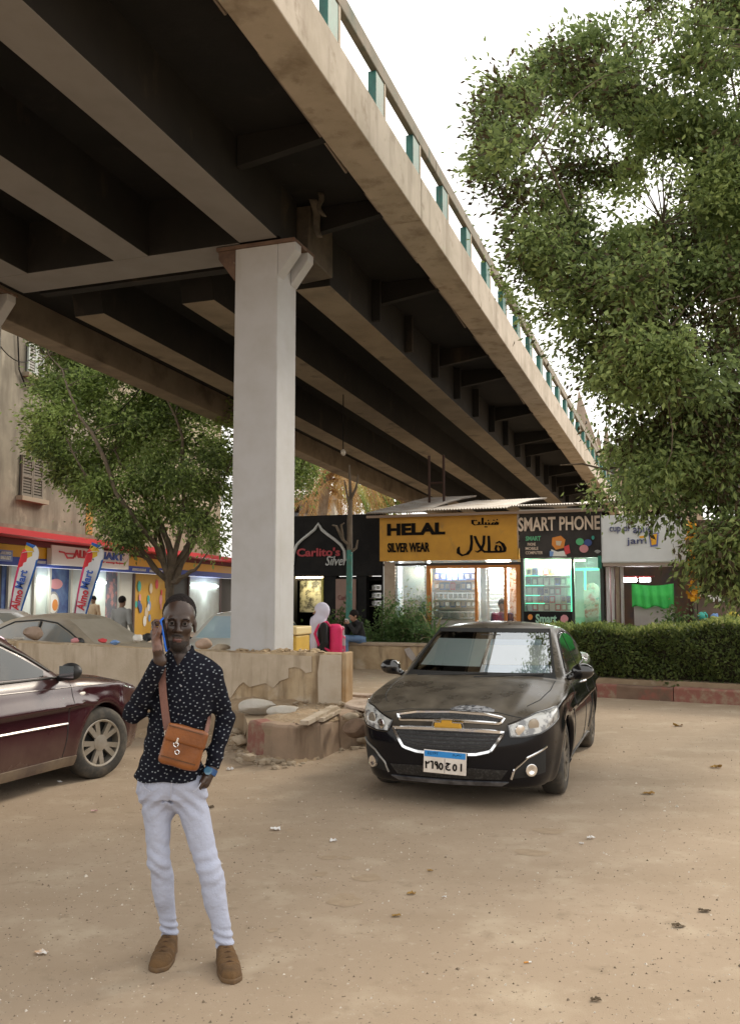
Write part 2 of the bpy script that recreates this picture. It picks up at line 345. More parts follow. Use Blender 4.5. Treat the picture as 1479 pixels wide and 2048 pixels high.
# spilled sand along the foot of the kerb
mb = MB(); k = 60; fp = np.array([np.array(B0(uw - .62, vN0 - 2, 0)[:2]), np.array(B0(uw - .75, vN0 - .5, 0)[:2])] + [np.array(p) for p in nose] + [k1, k2])
tt = np.linspace(0, len(fp) - 1.001, k); path = np.array([fp[int(t)] * (1 - t % 1) + fp[int(t) + 1] * (t % 1) for t in tt])
Pg = []
for i, p in enumerate(path):
    w = .14 + .18 * abs(hsh(i * .37, 2.1)); dirv = -(U2[:2]); h0 = .05 + .06 * abs(hsh(i * .21, .4)); row = []
    for j in range(9):
        s_ = j / 8; row.append([p[0] + dirv[0] * (w * s_ - .06), p[1] + dirv[1] * (w * s_ - .06), max(-.01, h0 * (1 - s_) ** 1.6 + .012 * hsh(i * .9, j * .8) - .004 * (s_ > .95))])
    Pg.append(row)
mb.grid(np.array(Pg)); struct('loose_sand', mb, dirt, smooth=True)
# ---- kerb stones
kerb_m = M('kerb_concrete', (.35, .25, .175), .9, col2=(.27, .20, .14), scale=3, stain=(.19, .13, .09), sscale=(7, 7, 1), bump=.4, bscale=40)
kerb_red = M('flaking_red_paint', (.27, .11, .085), .85, col2=(.31, .22, .155), scale=7, lo=.45, hi=.6, bump=.3, bscale=40)
rng = np.random.default_rng(3)
kerb_brown = M('worn_brown_kerb', (.21, .135, .095), .9, col2=(.15, .095, .068), scale=3, layers=[((.27, .10, .075), 2.3, .56, .66)], bump=.4, bscale=40)
def kerb(pts, h, th, red, name, label, grp=None):
    mb = MB(); pts = [np.asarray(p, float) for p in pts]; rows = []
    for i, p in enumerate(pts):
        t = pts[min(i + 1, len(pts) - 1)] - pts[max(i - 1, 0)]; t /= np.linalg.norm(t); nrm = np.array([-t[1], t[0]]); hh = h + rng.uniform(-.012, .012)
        o = p - nrm * rng.uniform(.0, .012); i_ = p + nrm * th
        rows.append([[o[0] - nrm[0] * .02, o[1] - nrm[1] * .02, -.05], [o[0], o[1], hh * .5], [o[0] + nrm[0] * .004, o[1] + nrm[1] * .004, hh - .025], [o[0] + nrm[0] * .03, o[1] + nrm[1] * .03, hh], [i_[0], i_[1], hh + .005], [i_[0], i_[1], -.05]])
    a, b = len(rows), 6; P = np.array(rows); F = [(i * b + j, (i + 1) * b + j, (i + 1) * b + j + 1, i * b + j + 1) for i in range(a - 1) for j in range(b - 1)]
    ms = [1 if i < red else 0 for i in range(a - 1) for j in range(b - 1)]; F += [tuple(range(b)), tuple(range((a - 1) * b + b - 1, (a - 1) * b - 1, -1))]; ms += [1 if red else 0, 0]
    mb.add(P.reshape(-1, 3), F, ms); return tag(mb.build(name, [kerb_brown if grp else kerb_m, kerb_red], bevel=.008), label, 'kerb stone', grp)
dens = []
for i in range(len(nose) - 1):
    for q in range(4): dens.append(nose[i] * (1 - q / 4) + nose[i + 1] * q / 4)
dens.append(nose[-1])
kerb(dens, PZ + .045, .17, 3, 'kerb_stone', 'rounded nose kerb stone with faded red paint at its left end')
kerb([nose[-1] + np.array([.02, .0]), nose[-1] * .4 + k1 * .6, k1], PZ + .09, .2, 0, 'kerb_stone', 'chipped square kerb block right of the rounded nose, beside the black car')
kerb([k1 + np.array([.03, .02]), k1 * .5 + k2 * .5, k2], PZ + .0, .2, 0, 'kerb_stone', 'broken kerb stone half hidden behind the bumper of the black car')
a_, b_ = G(1186, 1394)[:2], G(1345, 1403)[:2]; c_ = b_ + (b_ - a_) * 1.0; d_ = b_ + (b_ - a_) * 2.3
kerb([a_, a_ * .7 + b_ * .3, a_ * .3 + b_ * .7, b_], .22, .30, 1, 'kerb_stone', 'dusty brown kerb under the hedge, nearest the rear wheel of the black car', 'kerb under the hedge')
kerb([b_ + (b_ - a_) * .01, b_ * .6 + c_ * .4, b_ * .2 + c_ * .8, c_], .23, .30, 2, 'kerb_stone', 'kerb under the hedge with red paint flecks, at the right edge of the picture', 'kerb under the hedge')
# ---- low wall in front of the column, running left behind the maroon car
t = thing('low_wall', 'low plastered concrete wall with peeling render at the foot of the bridge column', 'wall', WF.pt(-1, PZ - .33))
mb = MB(); v0 = -12.4; zt_r = WF.z(640, 1307); zt_l = zt_r + .10
nseg = 40; TH = .24; prof = []
for i in range(nseg + 1):
    v = v0 + (vr - v0) * i / nseg; zt = zt_r + (zt_l - zt_r) * min(1, max(0, -(v + 1.2) / 3)) + .012 * hsh(v * 3, 1); prof.append((v, zt))
rows = [[WF.pt(v, 0), WF.pt(v, zt - .03, -.004 * hsh(v * 2, 3)), WF.pt(v, zt, .02), WF.pt(v, zt + .004, TH), WF.pt(v, 0, TH)] for v, zt in prof]
mb.grid(np.array(rows)[::-1]); n5 = 5
mb.add(np.array(rows[-1]), [tuple(range(5))]); mb.add(np.array(rows[0]), [tuple(range(4, -1, -1))])
mb.build('wall_body', plaster, t, world=True)
# surviving upper coat of render, standing proud with a broken lower edge
crack = [(462, 1396), (478, 1372), (488, 1364), (500, 1374), (532, 1366), (548, 1376), (560, 1362), (577, 1356), (578, 1336), (592, 1334), (604, 1338), (612, 1346), (624, 1344)]
mb = MB(); top = [(WF.v(x, y), WF.z(x, y)) for x, y in crack]; pl = top + [(WF.v(624, 1310), zt_r - .035), (-3.5, zt_l - .045), (-3.5, .5), (WF.v(440, 1400), .45)]
mb.prism([(p[0], p[1]) for p in pl], WF.pt(0, 0, -.018), VV, ZZ_, U2 * .02); mb.build('render_coat', plaster_hi, t, world=True)
mb = MB(); x0, x1 = WF.v(638, 1350), vr - .045; mb.prism([(x0, .42), (x1, .40), (x1 + .005, zt_r - .01), (x0 + .02, zt_r - .015), (x0 - .01, .8)], WF.pt(0, 0, -.022), VV, ZZ_, U2 * .024)
mb.build('render_coat', M('pale_render', (.55, .47, .37), .95, col2=(.48, .39, .29), scale=5, bump=.3, bscale=40), t, world=True)
mb = MB(); WF.bx(mb, vr - .05, vr + .012, PZ - .1, zt_r + .02, -.012, TH + .01); mb.build('end_pier', M('ochre_pier', (.46, .33, .2), .95, col2=(.36, .22, .1), scale=4, stain=(.3, .18, .08), sscale=(6, 6, .7), bump=.5, bscale=30), t, world=True, bevel=.015)
# mortar crust round the column foot, on the wall
mb = MB(); rs = np.random.default_rng(5)
for i in range(60):
    v = rs.uniform(WF.v(455, 1300), WF.v(640, 1300)); mb.blob(WF.pt(v, zt_r + rs.uniform(-.01, .02), rs.uniform(.06, .30)), (rs.uniform(.02, .09), rs.uniform(.03, .07), rs.uniform(.012, .04)), 1, rs=rs)
mb.build('mortar_crust', plaster, t, world=True, smooth=True, angle=50)
# ================================================================ OVERPASS
shade_soffit = M('shaded_concrete', (.012, .0108, .0098), .95, col2=(.006, .0055, .005), scale=1.2, layers=[((.026, .022, .018), 2.2, .60, .78)], bump=.2, bscale=20)  # deck soffit: the shade beneath the deck is put into this near-black colour
web_m = M('shaded_steel', (.016, .0135, .011), .9, col2=(.007, .006, .005), scale=1.1, layers=[((.06, .042, .027), (2, 2, .8), .60, .80)], bump=.15, bscale=20)  # girder sides and brackets: colour darkened to carry the shade they stand in
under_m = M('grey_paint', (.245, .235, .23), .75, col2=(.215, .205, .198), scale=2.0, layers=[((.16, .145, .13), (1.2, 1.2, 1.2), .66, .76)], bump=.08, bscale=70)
under_far = M('dirty_buff_paint', (.27, .225, .165), .8, col2=(.19, .155, .11), scale=1.4, stain=(.075, .06, .042), sscale=(1.1, 1.1, 1.1), slo=.58, shi=.72, bump=.15, bscale=60)
fascia_m = M('weathered_concrete', (.49, .425, .35), .88, col2=(.38, .325, .255), scale=1.6, layers=[((.28, .225, .165), 3.5, .56, .72)], stain=(.22, .175, .125), sscale=(2.1, 2.1, .28), slo=.53, shi=.74, bump=.2, bscale=45)
col_m = M('column_paint', (.50, .495, .50), .7, col2=(.45, .44, .43), scale=2.4, stain=(.36, .33, .29), sscale=(2.5, 2.5, .3), slo=.60, shi=.82, bump=.14, bscale=80)
green = M('green_paint', (.03, .15, .125), .6, col2=(.022, .09, .078), scale=5, stain=(.12, .12, .09), sscale=(6, 6, 1.5), slo=.58, shi=.72, bump=.1)
ob = thing('overpass', 'grey road flyover on square columns crossing overhead with a green railing', 'bridge', B0(0, 0, 0))
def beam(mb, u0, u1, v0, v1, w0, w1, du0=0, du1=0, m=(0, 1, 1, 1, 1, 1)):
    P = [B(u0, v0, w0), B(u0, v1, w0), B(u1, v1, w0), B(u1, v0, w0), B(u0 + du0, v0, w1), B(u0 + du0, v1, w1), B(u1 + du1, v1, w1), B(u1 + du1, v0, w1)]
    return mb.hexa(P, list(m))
for (va, vb) in ((-.15, .42), (-2.18, -1.60), (-4.28, -3.71)):
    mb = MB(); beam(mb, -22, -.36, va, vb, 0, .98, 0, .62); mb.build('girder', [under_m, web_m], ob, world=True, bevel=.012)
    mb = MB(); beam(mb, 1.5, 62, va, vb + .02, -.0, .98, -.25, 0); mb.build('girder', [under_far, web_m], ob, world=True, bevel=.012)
# web stiffeners on the near girder of the far span
for i in range(14):
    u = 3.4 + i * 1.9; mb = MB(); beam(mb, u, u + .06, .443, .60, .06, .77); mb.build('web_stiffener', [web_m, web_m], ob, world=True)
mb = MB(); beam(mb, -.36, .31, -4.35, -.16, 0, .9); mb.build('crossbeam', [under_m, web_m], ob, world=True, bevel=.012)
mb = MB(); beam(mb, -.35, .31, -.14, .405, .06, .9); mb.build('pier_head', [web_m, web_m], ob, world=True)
# deck slab with cantilevers, edge beams
mb = MB(); Lw = .2
for (u0, u1) in ((-22, .55), (.60, 62)):
    P = [B(u0, -6.0, .78), B(u0, 1.72, .80), B(u1, 1.72, .80), B(u1, -6.0, .78), B(u0, -6.0, 1.15), B(u0, 1.72, 1.18), B(u1, 1.72, 1.18), B(u1, -6.0, 1.15)]
    mb.hexa(P)
mb.build('deck_slab', shade_soffit, ob, world=True)
for u0, u1 in ((-22, .57), (.585, 62)):
    mb = MB(); beam(mb, u0, u1, 1.70, 2.18, .40, 1.02); mb.build('edge_beam', fascia_m, ob, world=True, bevel=.015)
    mb = MB(); beam(mb, u0, u1, -6.42, -5.93, .2, 1.1); mb.build('edge_beam', M('left_edge', (.30, .25, .19), .9, col2=(.22, .18, .14), scale=1.5, stain=(.12, .09, .07), sscale=(1, 1, 1), bump=.2), ob, world=True, bevel=.015)
# drip joints in the edge beam
# cantilever brackets
for i in range(26):
    u = -20.6 + i * 3.06 + .7 * math.sin(i * 2.3)
    if -1.0 < u < .2: continue
    mb = MB(); P = [B(u, .45, .40), B(u, 1.66, .58), B(u + .12, 1.66, .58), B(u + .12, .45, .40), B(u, .45, .79), B(u, 1.66, .79), B(u + .12, 1.66, .79), B(u + .12, .45, .79)]
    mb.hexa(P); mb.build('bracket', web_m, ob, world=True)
# service pipes slung under the cantilever
rs = np.random.default_rng(2)
for i in range(11):
    u = -6.4 + i * 3.2
    mb = MB(); mb.tube([B(u, 1.56, .62 + rs.uniform(-.03, .02)), B(u + 1.3, 1.57, .60), B(u + 2.5, 1.55, .62 + rs.uniform(-.05, .03))], .022, 6); mb.build('conduit', M('dull_conduit', (.30, .24, .19), .6, metal=.2, bump=.1), ob, world=True, smooth=True)
# columns
def column(vc, lab=None):
    mb = MB(); zt = B(0, vc, 0)[2]; h = .325; d = .31
    P = [B0(-d, vc - h, .1), B0(-d, vc + h, .1), B0(d, vc + h, .1), B0(d, vc - h, .1), B0(-d, vc - h, zt - .02), B0(-d, vc + h, zt - .02), B0(d, vc + h, zt - .02), B0(d, vc - h, zt - .02)]
    mb.hexa(P); c = mb.build('column', col_m, ob, world=True, bevel=.022)
    rust = M('rusty_plate', (.16, .10, .07), .9, col2=(.10, .06, .045), scale=6, bump=.3, layers=[((.3, .26, .22), 5, .6, .7)])
    for sgn in (-1, 1):                  # flared corbels left and right of the head
        for (u0, u1) in (((-d - .0, -d + .2), (d - .2, d)) if sgn > 0 else ((-d, d),)):
            mb = MB(); a = vc + sgn * h; b = vc + sgn * (h + .26); lo, hi = (a, b) if sgn > 0 else (b, a)
            zA, zB = zt - .50, zt - .08
            pl = [(a, zA), (a, zt - .05), (b, zt - .05), (b, zt - .16)]
            mb.prism(pl if sgn < 0 else pl[::-1], B0(u0, 0, 0), VV, ZZ_, U2 * (u1 - u0)); mb.build('corbel', col_m if sgn > 0 else rust, ob, world=True, bevel=.01)
    mb = MB(); P = [B0(-d - .04, vc - h - .28, zt - .055), B0(-d - .04, vc + h + .26, zt - .055), B0(d + .05, vc + h + .26, zt - .055), B0(d + .05, vc - h - .28, zt - .055)]
    mb.hexa(P + [p + ZZ_ * .05 for p in P]); mb.build('bearing_plate', rust, ob, world=True, bevel=.006)
    return c
column(.085); column(-5.08)
# the far span's first cross wall and the seat beam it hangs on
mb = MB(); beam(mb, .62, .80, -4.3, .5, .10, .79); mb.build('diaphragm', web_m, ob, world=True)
mb = MB(); P = [B(.35, .05, -.02), B(.35, .56, .02), B(1.32, .56, .04), B(1.32, .05, .0), B(.36, .05, .76), B(.36, .60, .76), B(1.2, .60, .76), B(1.2, .05, .76)]; mb.hexa(P); mb.build('seat_bracket', M('dirty_seat', (.10, .08, .058), .9, col2=(.05, .04, .03), scale=3, bump=.3), ob, world=True, bevel=.02)
# torn sheet of bitumen felt hanging by the joint
for (va_, u_, L_, w_) in ((.66, .30, .58, .11), (.84, .05, .42, .07)):
    mb = MB(); rows = []
    for j in range(10):
        s_ = j / 9; rows.append([B(u_ + .07 * math.sin(s_ * 4 + va_ * 9) + .02 * i, va_ + w_ * (i / 2 - .5) * (1 - .35 * s_) + .10 * s_ * s_ + .02 * math.sin(s_ * 7), .80 - L_ * s_) for i in range(3)])
    mb.grid(np.array(rows)); o = mb.build('torn_felt', M('felt', (.17, .145, .115), .9, col2=(.08, .068, .055), scale=4, bump=.3), ob, world=True, smooth=True); o.modifiers.new('t', 'SOLIDIFY').thickness = .015
# railing: square posts, one deep top rail
rail_m = M('rail_concrete', (.26, .215, .165), .85, col2=(.17, .16, .12), scale=3, stain=(.10, .13, .10), sscale=(3, 3, 1.5), slo=.56, shi=.7, bump=.15)
post_lit_m = M('lit_buff_edge', (.50, .42, .33), .85)  # right face of the posts: the light on it is put into this pale colour
for i in range(36):
    u = -16.6 + i * 1.53
    mb = MB(); P = [B(u, 2.06, 1.02), B(u, 2.165, 1.02), B(u + .30, 2.165, 1.02), B(u + .30, 2.06, 1.02), B(u, 2.06, 1.47), B(u, 2.165, 1.47), B(u + .30, 2.165, 1.47), B(u + .30, 2.06, 1.47)]
    mb.hexa(P); mb.build('railing_post', green, ob, world=True, bevel=.01)
    mb = MB(); beam(mb, u + .30, u + .35, 2.07, 2.172, 1.02, 1.47); mb.build('post_lit_face', post_lit_m, ob, world=True)  # pale strip stands for the lit side of the post
for k in range(9):
    mb = MB(); u0 = -17 + k * 6.12; beam(mb, u0, u0 + 6.11, 2.09, 2.18, 1.47, 1.68); mb.build('top_rail', rail_m, ob, world=True, bevel=.015)
mb = MB(); beam(mb, -17, 38, 2.09, 2.15, 1.02, 1.06); mb.build('bottom_rail', green, ob, world=True)
# left side railing of the deck
for k in range(8):
    mb = MB(); u0 = -17 + k * 7; beam(mb, u0, u0 + 6.99, -6.36, -6.14, 1.1, 1.75); mb.build('parapet', rail_m, ob, world=True)
# ================================================================ SHOPS under the far end of the bridge
SF = Facade(A(762, 1100, 20.5), VV, U2)
def fill(mb, x0, y0, x1, y1, d0, d1, m=0): return SF.pb(mb, x0, y0, x1, y1, d0, d1, m)
black_m = M('black_cladding', (.012, .0115, .012), .7, col2=(.020, .019, .018), scale=3, bump=.05, spec=.15)
steel_sh = M('corrugated_iron', (.36, .34, .31), .6, metal=.25, col2=(.25, .2, .16), scale=2, stain=(.16, .10, .06), sscale=(3, 3, 3), slo=.55, shi=.75)
wood_o = M('orange_wood', (.52, .19, .025), .5, col2=(.40, .13, .02), scale=3)
white_p = M('white_paint', (.72, .72, .70), .6, col2=(.62, .62, .6), scale=4)
tan_p = M('tan_stone', (.42, .33, .25), .8, col2=(.34, .26, .19), scale=5, bump=.2)
lit_white = M('lit_interior', (.80, .82, .80), .7)
shelf_glass = M('shelf_board', (.55, .50, .42), .5)
window_glass = glass_mat('shop_glass', (.93, .96, .95), .05)
ZB = PZ
lamp_e = M('lamp_white', (1, 1, 1), .5, emit=(.92, .97, 1.0), estr=22)
def lamp_light(name, loc, power, col=(.95, .98, 1), r=.12):
    d = bpy.data.lights.new(name, 'POINT'); d.energy = power; d.color = col; d.shadow_soft_size = r
    o = bpy.data.objects.new(name, d); COL.objects.link(o); o.location = tuple(loc); return o
V_ = lambda px, py=1150: SF.v(px, py)
Z_ = lambda px, py: SF.z(px, py)
def room(t, x0, x1, ztop, depth, mats, floor=None):   # side walls, back, ceiling, floor of one shop
    v0, v1 = V_(x0), V_(x1)
    for nm, a in (('side_wall', (v0 - .02, v0 + .06, ZB, ztop, .06, depth)), ('side_wall', (v1 - .06, v1 + .02, ZB, ztop, .06, depth)), ('back_wall', (v0 + .06, v1 - .06, ZB, ztop, depth - .1, depth)),
                  ('ceiling', (v0 + .06, v1 - .06, ztop - .08, ztop - .003, .06, depth - .1)), ('floor', (v0 + .06, v1 - .06, ZB - .05, ZB + .03, .02, depth - .1))):
        mb = MB(); SF.bx(mb, *a); mb.build(nm, mats[nm] if isinstance(mats, dict) else mats, t, world=True)
# ---------------- silver shop with the ochre sign
t = thing('silver_shop', 'lit silver shop under the big ochre sign with black lettering', 'shop', SF.pt(V_(900), ZB))
zs0 = Z_(900, 1121); zs1 = Z_(900, 1027)
mb = MB(); SF.bx(mb, V_(763), V_(1037), zs0, zs1, -.14, .02); sg = mb.build('sign_board', M('ochre_sign', (.60, .30, .025), .55, col2=(.50, .24, .02), scale=2.5, stain=(.30, .17, .05), sscale=(4, 4, 2), slo=.6, shi=.8), t, world=True)
mb = MB()
for a in ((V_(762), V_(1038), zs1 + .002, zs1 + .05, -.16, .0), (V_(762), V_(1038), zs0 - .05, zs0 - .002, -.16, .0), (V_(762) - .04, V_(762) + .01, zs0, zs1, -.16, .0), (V_(1038) - .01, V_(1038) + .04, zs0, zs1, -.16, .0)): SF.bx(mb, *a)
mb.build('sign_frame', M('dark_bronze', (.10, .06, .035), .5, metal=.4), sg)
sg.children[0].matrix_parent_inverse = Matrix(); 
ink = M('black_letters', (.010, .008, .007), .8, spec=.1)
def sign_txt(txt, x0, y0, x1, y1, parent, m, d=-.15, bold=.02, ext=.012, shear=0.0, name='lettering'):
    mb = MB(); xm, ym = (x0 + x1) / 2, (y0 + y1) / 2; w = V_(x1, ym) - V_(x0, ym); h = Z_(xm, y0) - Z_(xm, y1)
    put_text(mb, txt, SF.pt((V_(x0, ym) + V_(x1, ym)) / 2, (Z_(xm, y0) + Z_(xm, y1)) / 2, d), VV, ZZ_, 1.0, ext, bold, shear=shear, fit=w, fith=h); return mb.build(name, m, parent, world=True)
def strokes(polys, x0, y0, x1, y1, parent, m, d=-.15, th=.02, name='lettering'):   # polys in a 0..1 box, y down
    mb = MB()
    for k, pl in enumerate(polys):
        q = []
        for (a, b) in pl:
            px, py = x0 + a * (x1 - x0), y0 + b * (y1 - y0); q.append((V_(px, py), Z_(px, py)))
        mb.prism(q, SF.pt(0, 0, d - .0015 * k), VV, ZZ_, U2 * th)
    return mb.build(name, m, parent, world=True)
def ribbon(pts, w):                       # a pen stroke of varying width as one outline
    P = np.array(pts, float); ws = np.broadcast_to(np.asarray(w, float), (len(P),)); T = np.gradient(P, axis=0); T /= np.linalg.norm(T, axis=1)[:, None]; N = np.stack([-T[:, 1], T[:, 0]], 1)
    return [tuple(p) for p in P + N * ws[:, None] / 2] + [tuple(p) for p in (P - N * ws[:, None] / 2)[::-1]]
def arc(cx, cy, rx, ry, a0, a1, n=14): return [(cx + rx * math.cos(R(a)), cy + ry * math.sin(R(a))) for a in np.linspace(a0, a1, n)]
sign_txt('HELAL', 778, 1047, 893, 1071, t, ink, bold=.045)
sign_txt('SILVER WEAR', 779, 1086, 862, 1105, t, ink, bold=.03)
AR_HELAL = '\u0644\ufefc\ufee0\ufeeb'      # drawn below by hand
S = []
S.append(ribbon([(.30, .02), (.31, .35), (.29, .66), (.22, .84), (.12, .90), (.045, .80), (.04, .62), (.06, .52)], [.05, .055, .06, .075, .08, .075, .06, .03]))           # lam, bowl to the left
S.append(ribbon([(.37, .06), (.42, .34), (.50, .62), (.56, .74)], [.05, .06, .065, .05])); S.append(ribbon([(.56, .04), (.55, .4), (.50, .66), (.42, .76), (.38, .70)], [.05, .055, .06, .06, .03]))  # lam-alif
S.append(ribbon([(.55, .74), (.66, .745), (.78, .74), (.88, .74), (.97, .72)], .085)); S.append(ribbon([(.65, .05), (.66, .40), (.66, .72)], [.05, .055, .06]))               # baseline, lam
S.append(ribbon([(.80, .38), (.86, .30), (.93, .40), (.975, .58), (.97, .74)], [.05, .07, .07, .07, .06])); S.append(ribbon([(.82, .74), (.79, .62), (.81, .46), (.87, .50), (.90, .62), (.885, .72)], [.06, .05, .05, .05, .05, .05]))  # heh
strokes(S, 915, 1070, 1014, 1116, t, ink)
S = [ribbon([(.02, .25), (.03, .62), (.12, .76), (.22, .72), (.27, .62), (.27, .42)], .085), ribbon([(.27, .70), (.36, .70)], .08), ribbon([(.40, .02), (.40, .72)], .08), ribbon([(.40, .70), (.52, .70), (.52, .48)], .08), ribbon([(.50, .70), (.64, .70), (.64, .5)], .08),
     ribbon([(.62, .70), (.74, .70), (.80, .50), (.87, .54), (.87, .70), (.72, .70)], .08), ribbon([(.85, .70), (.96, .70), (.98, .52), (.94, .44), (.90, .56), (.97, .62)], .08)]
for (x, y) in ((.10, .30), (.17, .30), (.50, .93), (.56, .93), (.62, .30), (.82, .28), (.95, .22)): S.append([(x - .03, y), (x, y - .08), (x + .03, y), (x, y + .08)])
strokes(S, 946, 1036, 999, 1056, t, ink)
room(t, 766, 1040, zs0 + .25, 3.6, {'side_wall': lit_white, 'back_wall': lit_white, 'ceiling': white_p, 'floor': tan_p})
mb = MB(); fill(mb, 769, 1124, 790, 1258, -.03, .12); mb.build('pilaster', tan_p, t, world=True, bevel=.01)
mb = MB(); SF.bx(mb, V_(766), V_(1040), Z_(900, 1131), zs0 - .052, -.02, .1); mb.build('lintel', M('dark_lintel', (.05, .04, .035), .7), t, world=True)
for (x0, x1) in ((853, 861), (949, 954), (1007, 1012), (1031, 1040)):
    mb = MB(); SF.bx(mb, V_(x0), V_(x1), ZB, Z_(900, 1131), -.04, .08); mb.build('door_post', wood_o, t, world=True, bevel=.008)
for (x0, x1) in ((861, 949), (954, 1007), (1012, 1031)):
    mb = MB(); SF.bx(mb, V_(x0), V_(x1), Z_(900, 1137), Z_(900, 1131), -.03, .06); mb.build('head_rail', wood_o, t, world=True)
# left show window: dark green back, slatted silver sides, bare bulb
mb = MB(); SF.bx(mb, V_(794), V_(850), ZB + .35, Z_(820, 1133), .45, .5); mb.build('window_backing', M('dark_green_cloth', (.05, .06, .045), .8, col2=(.12, .10, .07), scale=3, layers=[((.20, .19, .15), (9, 9, .8), .55, .65)]), t, world=True)
for x0, x1 in ((787, 795), (848, 853)):
    mb = MB()
    for i in range(26): z = ZB + .4 + i * .07; SF.bx(mb, V_(x0), V_(x1), z, z + .045, .0, .30)
    SF.bx(mb, V_(x0) + .01, V_(x1) - .01, ZB + .35, ZB + 2.25, .05, .28)
    mb.build('slatted_panel', M('silver_slats', (.6, .64, .64), .4, metal=.3), t, world=True)
mb = MB(); SF.bx(mb, V_(795), V_(848), ZB + .3, Z_(820, 1131), -.005, .004); mb.build('window_pane', window_glass, t, world=True)
mb = MB(); SF.bx(mb, V_(790), V_(853), ZB, ZB + .3, -.02, .3); mb.build('stall_riser', tan_p, t, world=True)
bl = SF.pt(V_(830), Z_(830, 1140), .2)
lb = thing('bulb', 'bright bare bulb hanging in the left window of the silver shop', 'lamp', bl)
mb = MB(); mb.blob(bl, (.045, .045, .06), 2, 0); mb.build('glass', M('bulb_glow', (1, 1, 1), .5, emit=(.85, .97, 1), estr=160), lb, world=True, smooth=True)
mb = MB(); mb.tube([bl + ZZ_ * .06, bl + ZZ_ * .16], .018, 8); mb.build('socket', ink, lb, world=True)
lamp_light('bulb_light', bl + np.array([0, -.09, 0]), 34)
# main display window with five shelves
for k, y in enumerate((1162, 1182, 1202, 1217, 1240)):
    mb = MB(); SF.bx(mb, V_(862), V_(948), Z_(905, y) - .02, Z_(905, y) + .02, .10, .46); mb.build('shelf', shelf_glass, t, world=True)
mb = MB(); SF.bx(mb, V_(861), V_(949), ZB, Z_(905, 1131), .47, .50); mb.build('window_backing', lit_white, t, world=True)
mb = MB(); SF.bx(mb, V_(861), V_(949), Z_(905, 1240) - .02, Z_(905, 1137), -.005, .004); mb.build('window_pane', window_glass, t, world=True)
mb = MB(); SF.bx(mb, V_(861), V_(949), ZB, Z_(905, 1241), -.03, .3); mb.build('stall_riser', M('marble', (.5, .46, .42), .4, col2=(.3, .28, .26), scale=6), t, world=True)
goods = {}
def carton(key, w, d, h, m, lid=None):
    mb = MB(); mb.box((0, 0, h / 2), (w, d, h)); mb.box((0, -d / 2 - .003, h * .5), (w * .7, .006, h * .6), m=1)
    o = mb.build(key, [m, lid or m], None, bevel=.004); COL.objects.unlink(o); return o
cols = dict(navy=M('navy_card', (.05, .09, .28), .6), white=M('white_card', (.75, .74, .70), .6), red=M('red_card', (.65, .06, .07), .6), sky=M('blue_card', (.18, .32, .62), .6), cream=M('cream_card', (.62, .52, .38), .6), silver=M('silver_tray', (.75, .76, .78), .25, metal=.8), pink=M('pink_card', (.65, .28, .30), .6), grey=M('grey_card', (.3, .3, .31), .6), dark=M('dark_card', (.06, .06, .07), .6), orange=M('orange_card', (.7, .25, .04), .6), teal=M('teal_card', (.05, .4, .33), .6), green=M('green_card', (.1, .45, .2), .6))
def place(proto, v, z, d, label, cat, grp, sx=1.0):
    c = proto.copy(); COL.objects.link(c); c.location = tuple(SF.pt(v, z, d)); c.rotation_euler = (0, 0, -AZ); c.scale = (sx, 1, 1); return tag(c, label, cat, grp)
pr = {k: carton('display_box', .13, .10, .17, cols[a], cols[b]) for k, (a, b) in dict(navy=('navy', 'silver'), white=('white', 'silver'), red=('red', 'pink'), sky=('sky', 'white'), cream=('cream', 'silver'), silver=('silver', 'white'), pink=('pink', 'white'), grey=('grey', 'dark')).items()}
rows = [(1162, ['navy'] * 7, 'upright navy jewellery card on the top shelf of the silver window'), (1182, ['cream', 'sky', 'sky', 'red', 'grey', 'sky', 'navy', 'white'], None), (1202, ['silver'] * 9, 'silver tray on the middle shelf of the silver window'), (1217, ['white', 'sky', 'white', 'sky', 'cream', 'sky', 'white', 'white'], None), (1240, ['silver'] * 10, 'round silver dish on the lowest shelf of the silver window')]
nth = ['first', 'second', 'third', 'fourth', 'fifth', 'sixth', 'seventh', 'eighth']
for ri, (y, ks, lab) in enumerate(rows):
    for i, k in enumerate(ks):
        v = V_(862) + (V_(948) - V_(862)) * (i + .5) / len(ks)
        l = lab or f"{dict(cream='cream', sky='pale blue', red='red', grey='grey', navy='navy', white='white')[k]} gift box, {nth[i]} from the left on the {'second' if ri == 1 else 'fourth'} shelf of the silver window"
        place(pr[k], v, Z_(905, y) + .022, .26, l, 'display box', f'goods on shelf {["one", "two", "three", "four", "five"][ri]} of the silver window', .9)
# door with white slatted goods wall behind, right narrow window
mb = MB()
for i in range(22): z = ZB + .5 + i * .09; SF.bx(mb, V_(955), V_(1006), z, z + .02, .78, .86)
SF.bx(mb, V_(955), V_(1006), ZB, zs0, .86, .9); mb.build('slatwall', lit_white, t, world=True)
mb = MB(); SF.bx(mb, V_(955), V_(1006), ZB + .04, Z_(980, 1137), -.005, .004); mb.build('door_pane', window_glass, t, world=True)
mb = MB()
for x0, x1 in ((973, 977),): SF.bx(mb, V_(x0), V_(x1), ZB, Z_(980, 1137), -.02, .03)
mb.build('door_stile', M('pale_alu', (.6, .58, .52), .4, metal=.5), t, world=True)
mb = MB(); SF.bx(mb, V_(1012), V_(1031), ZB + .7, Z_(1020, 1137), .3, .33); mb.build('window_backing', M('speckled', (.75, .72, .66), .5, col2=(.5, .28, .12), scale=14, lo=.5, hi=.6), t, world=True)
mb = MB(); SF.bx(mb, V_(1012), V_(1031), ZB, ZB + .7, -.02, .3); mb.build('stall_riser', tan_p, t, world=True)
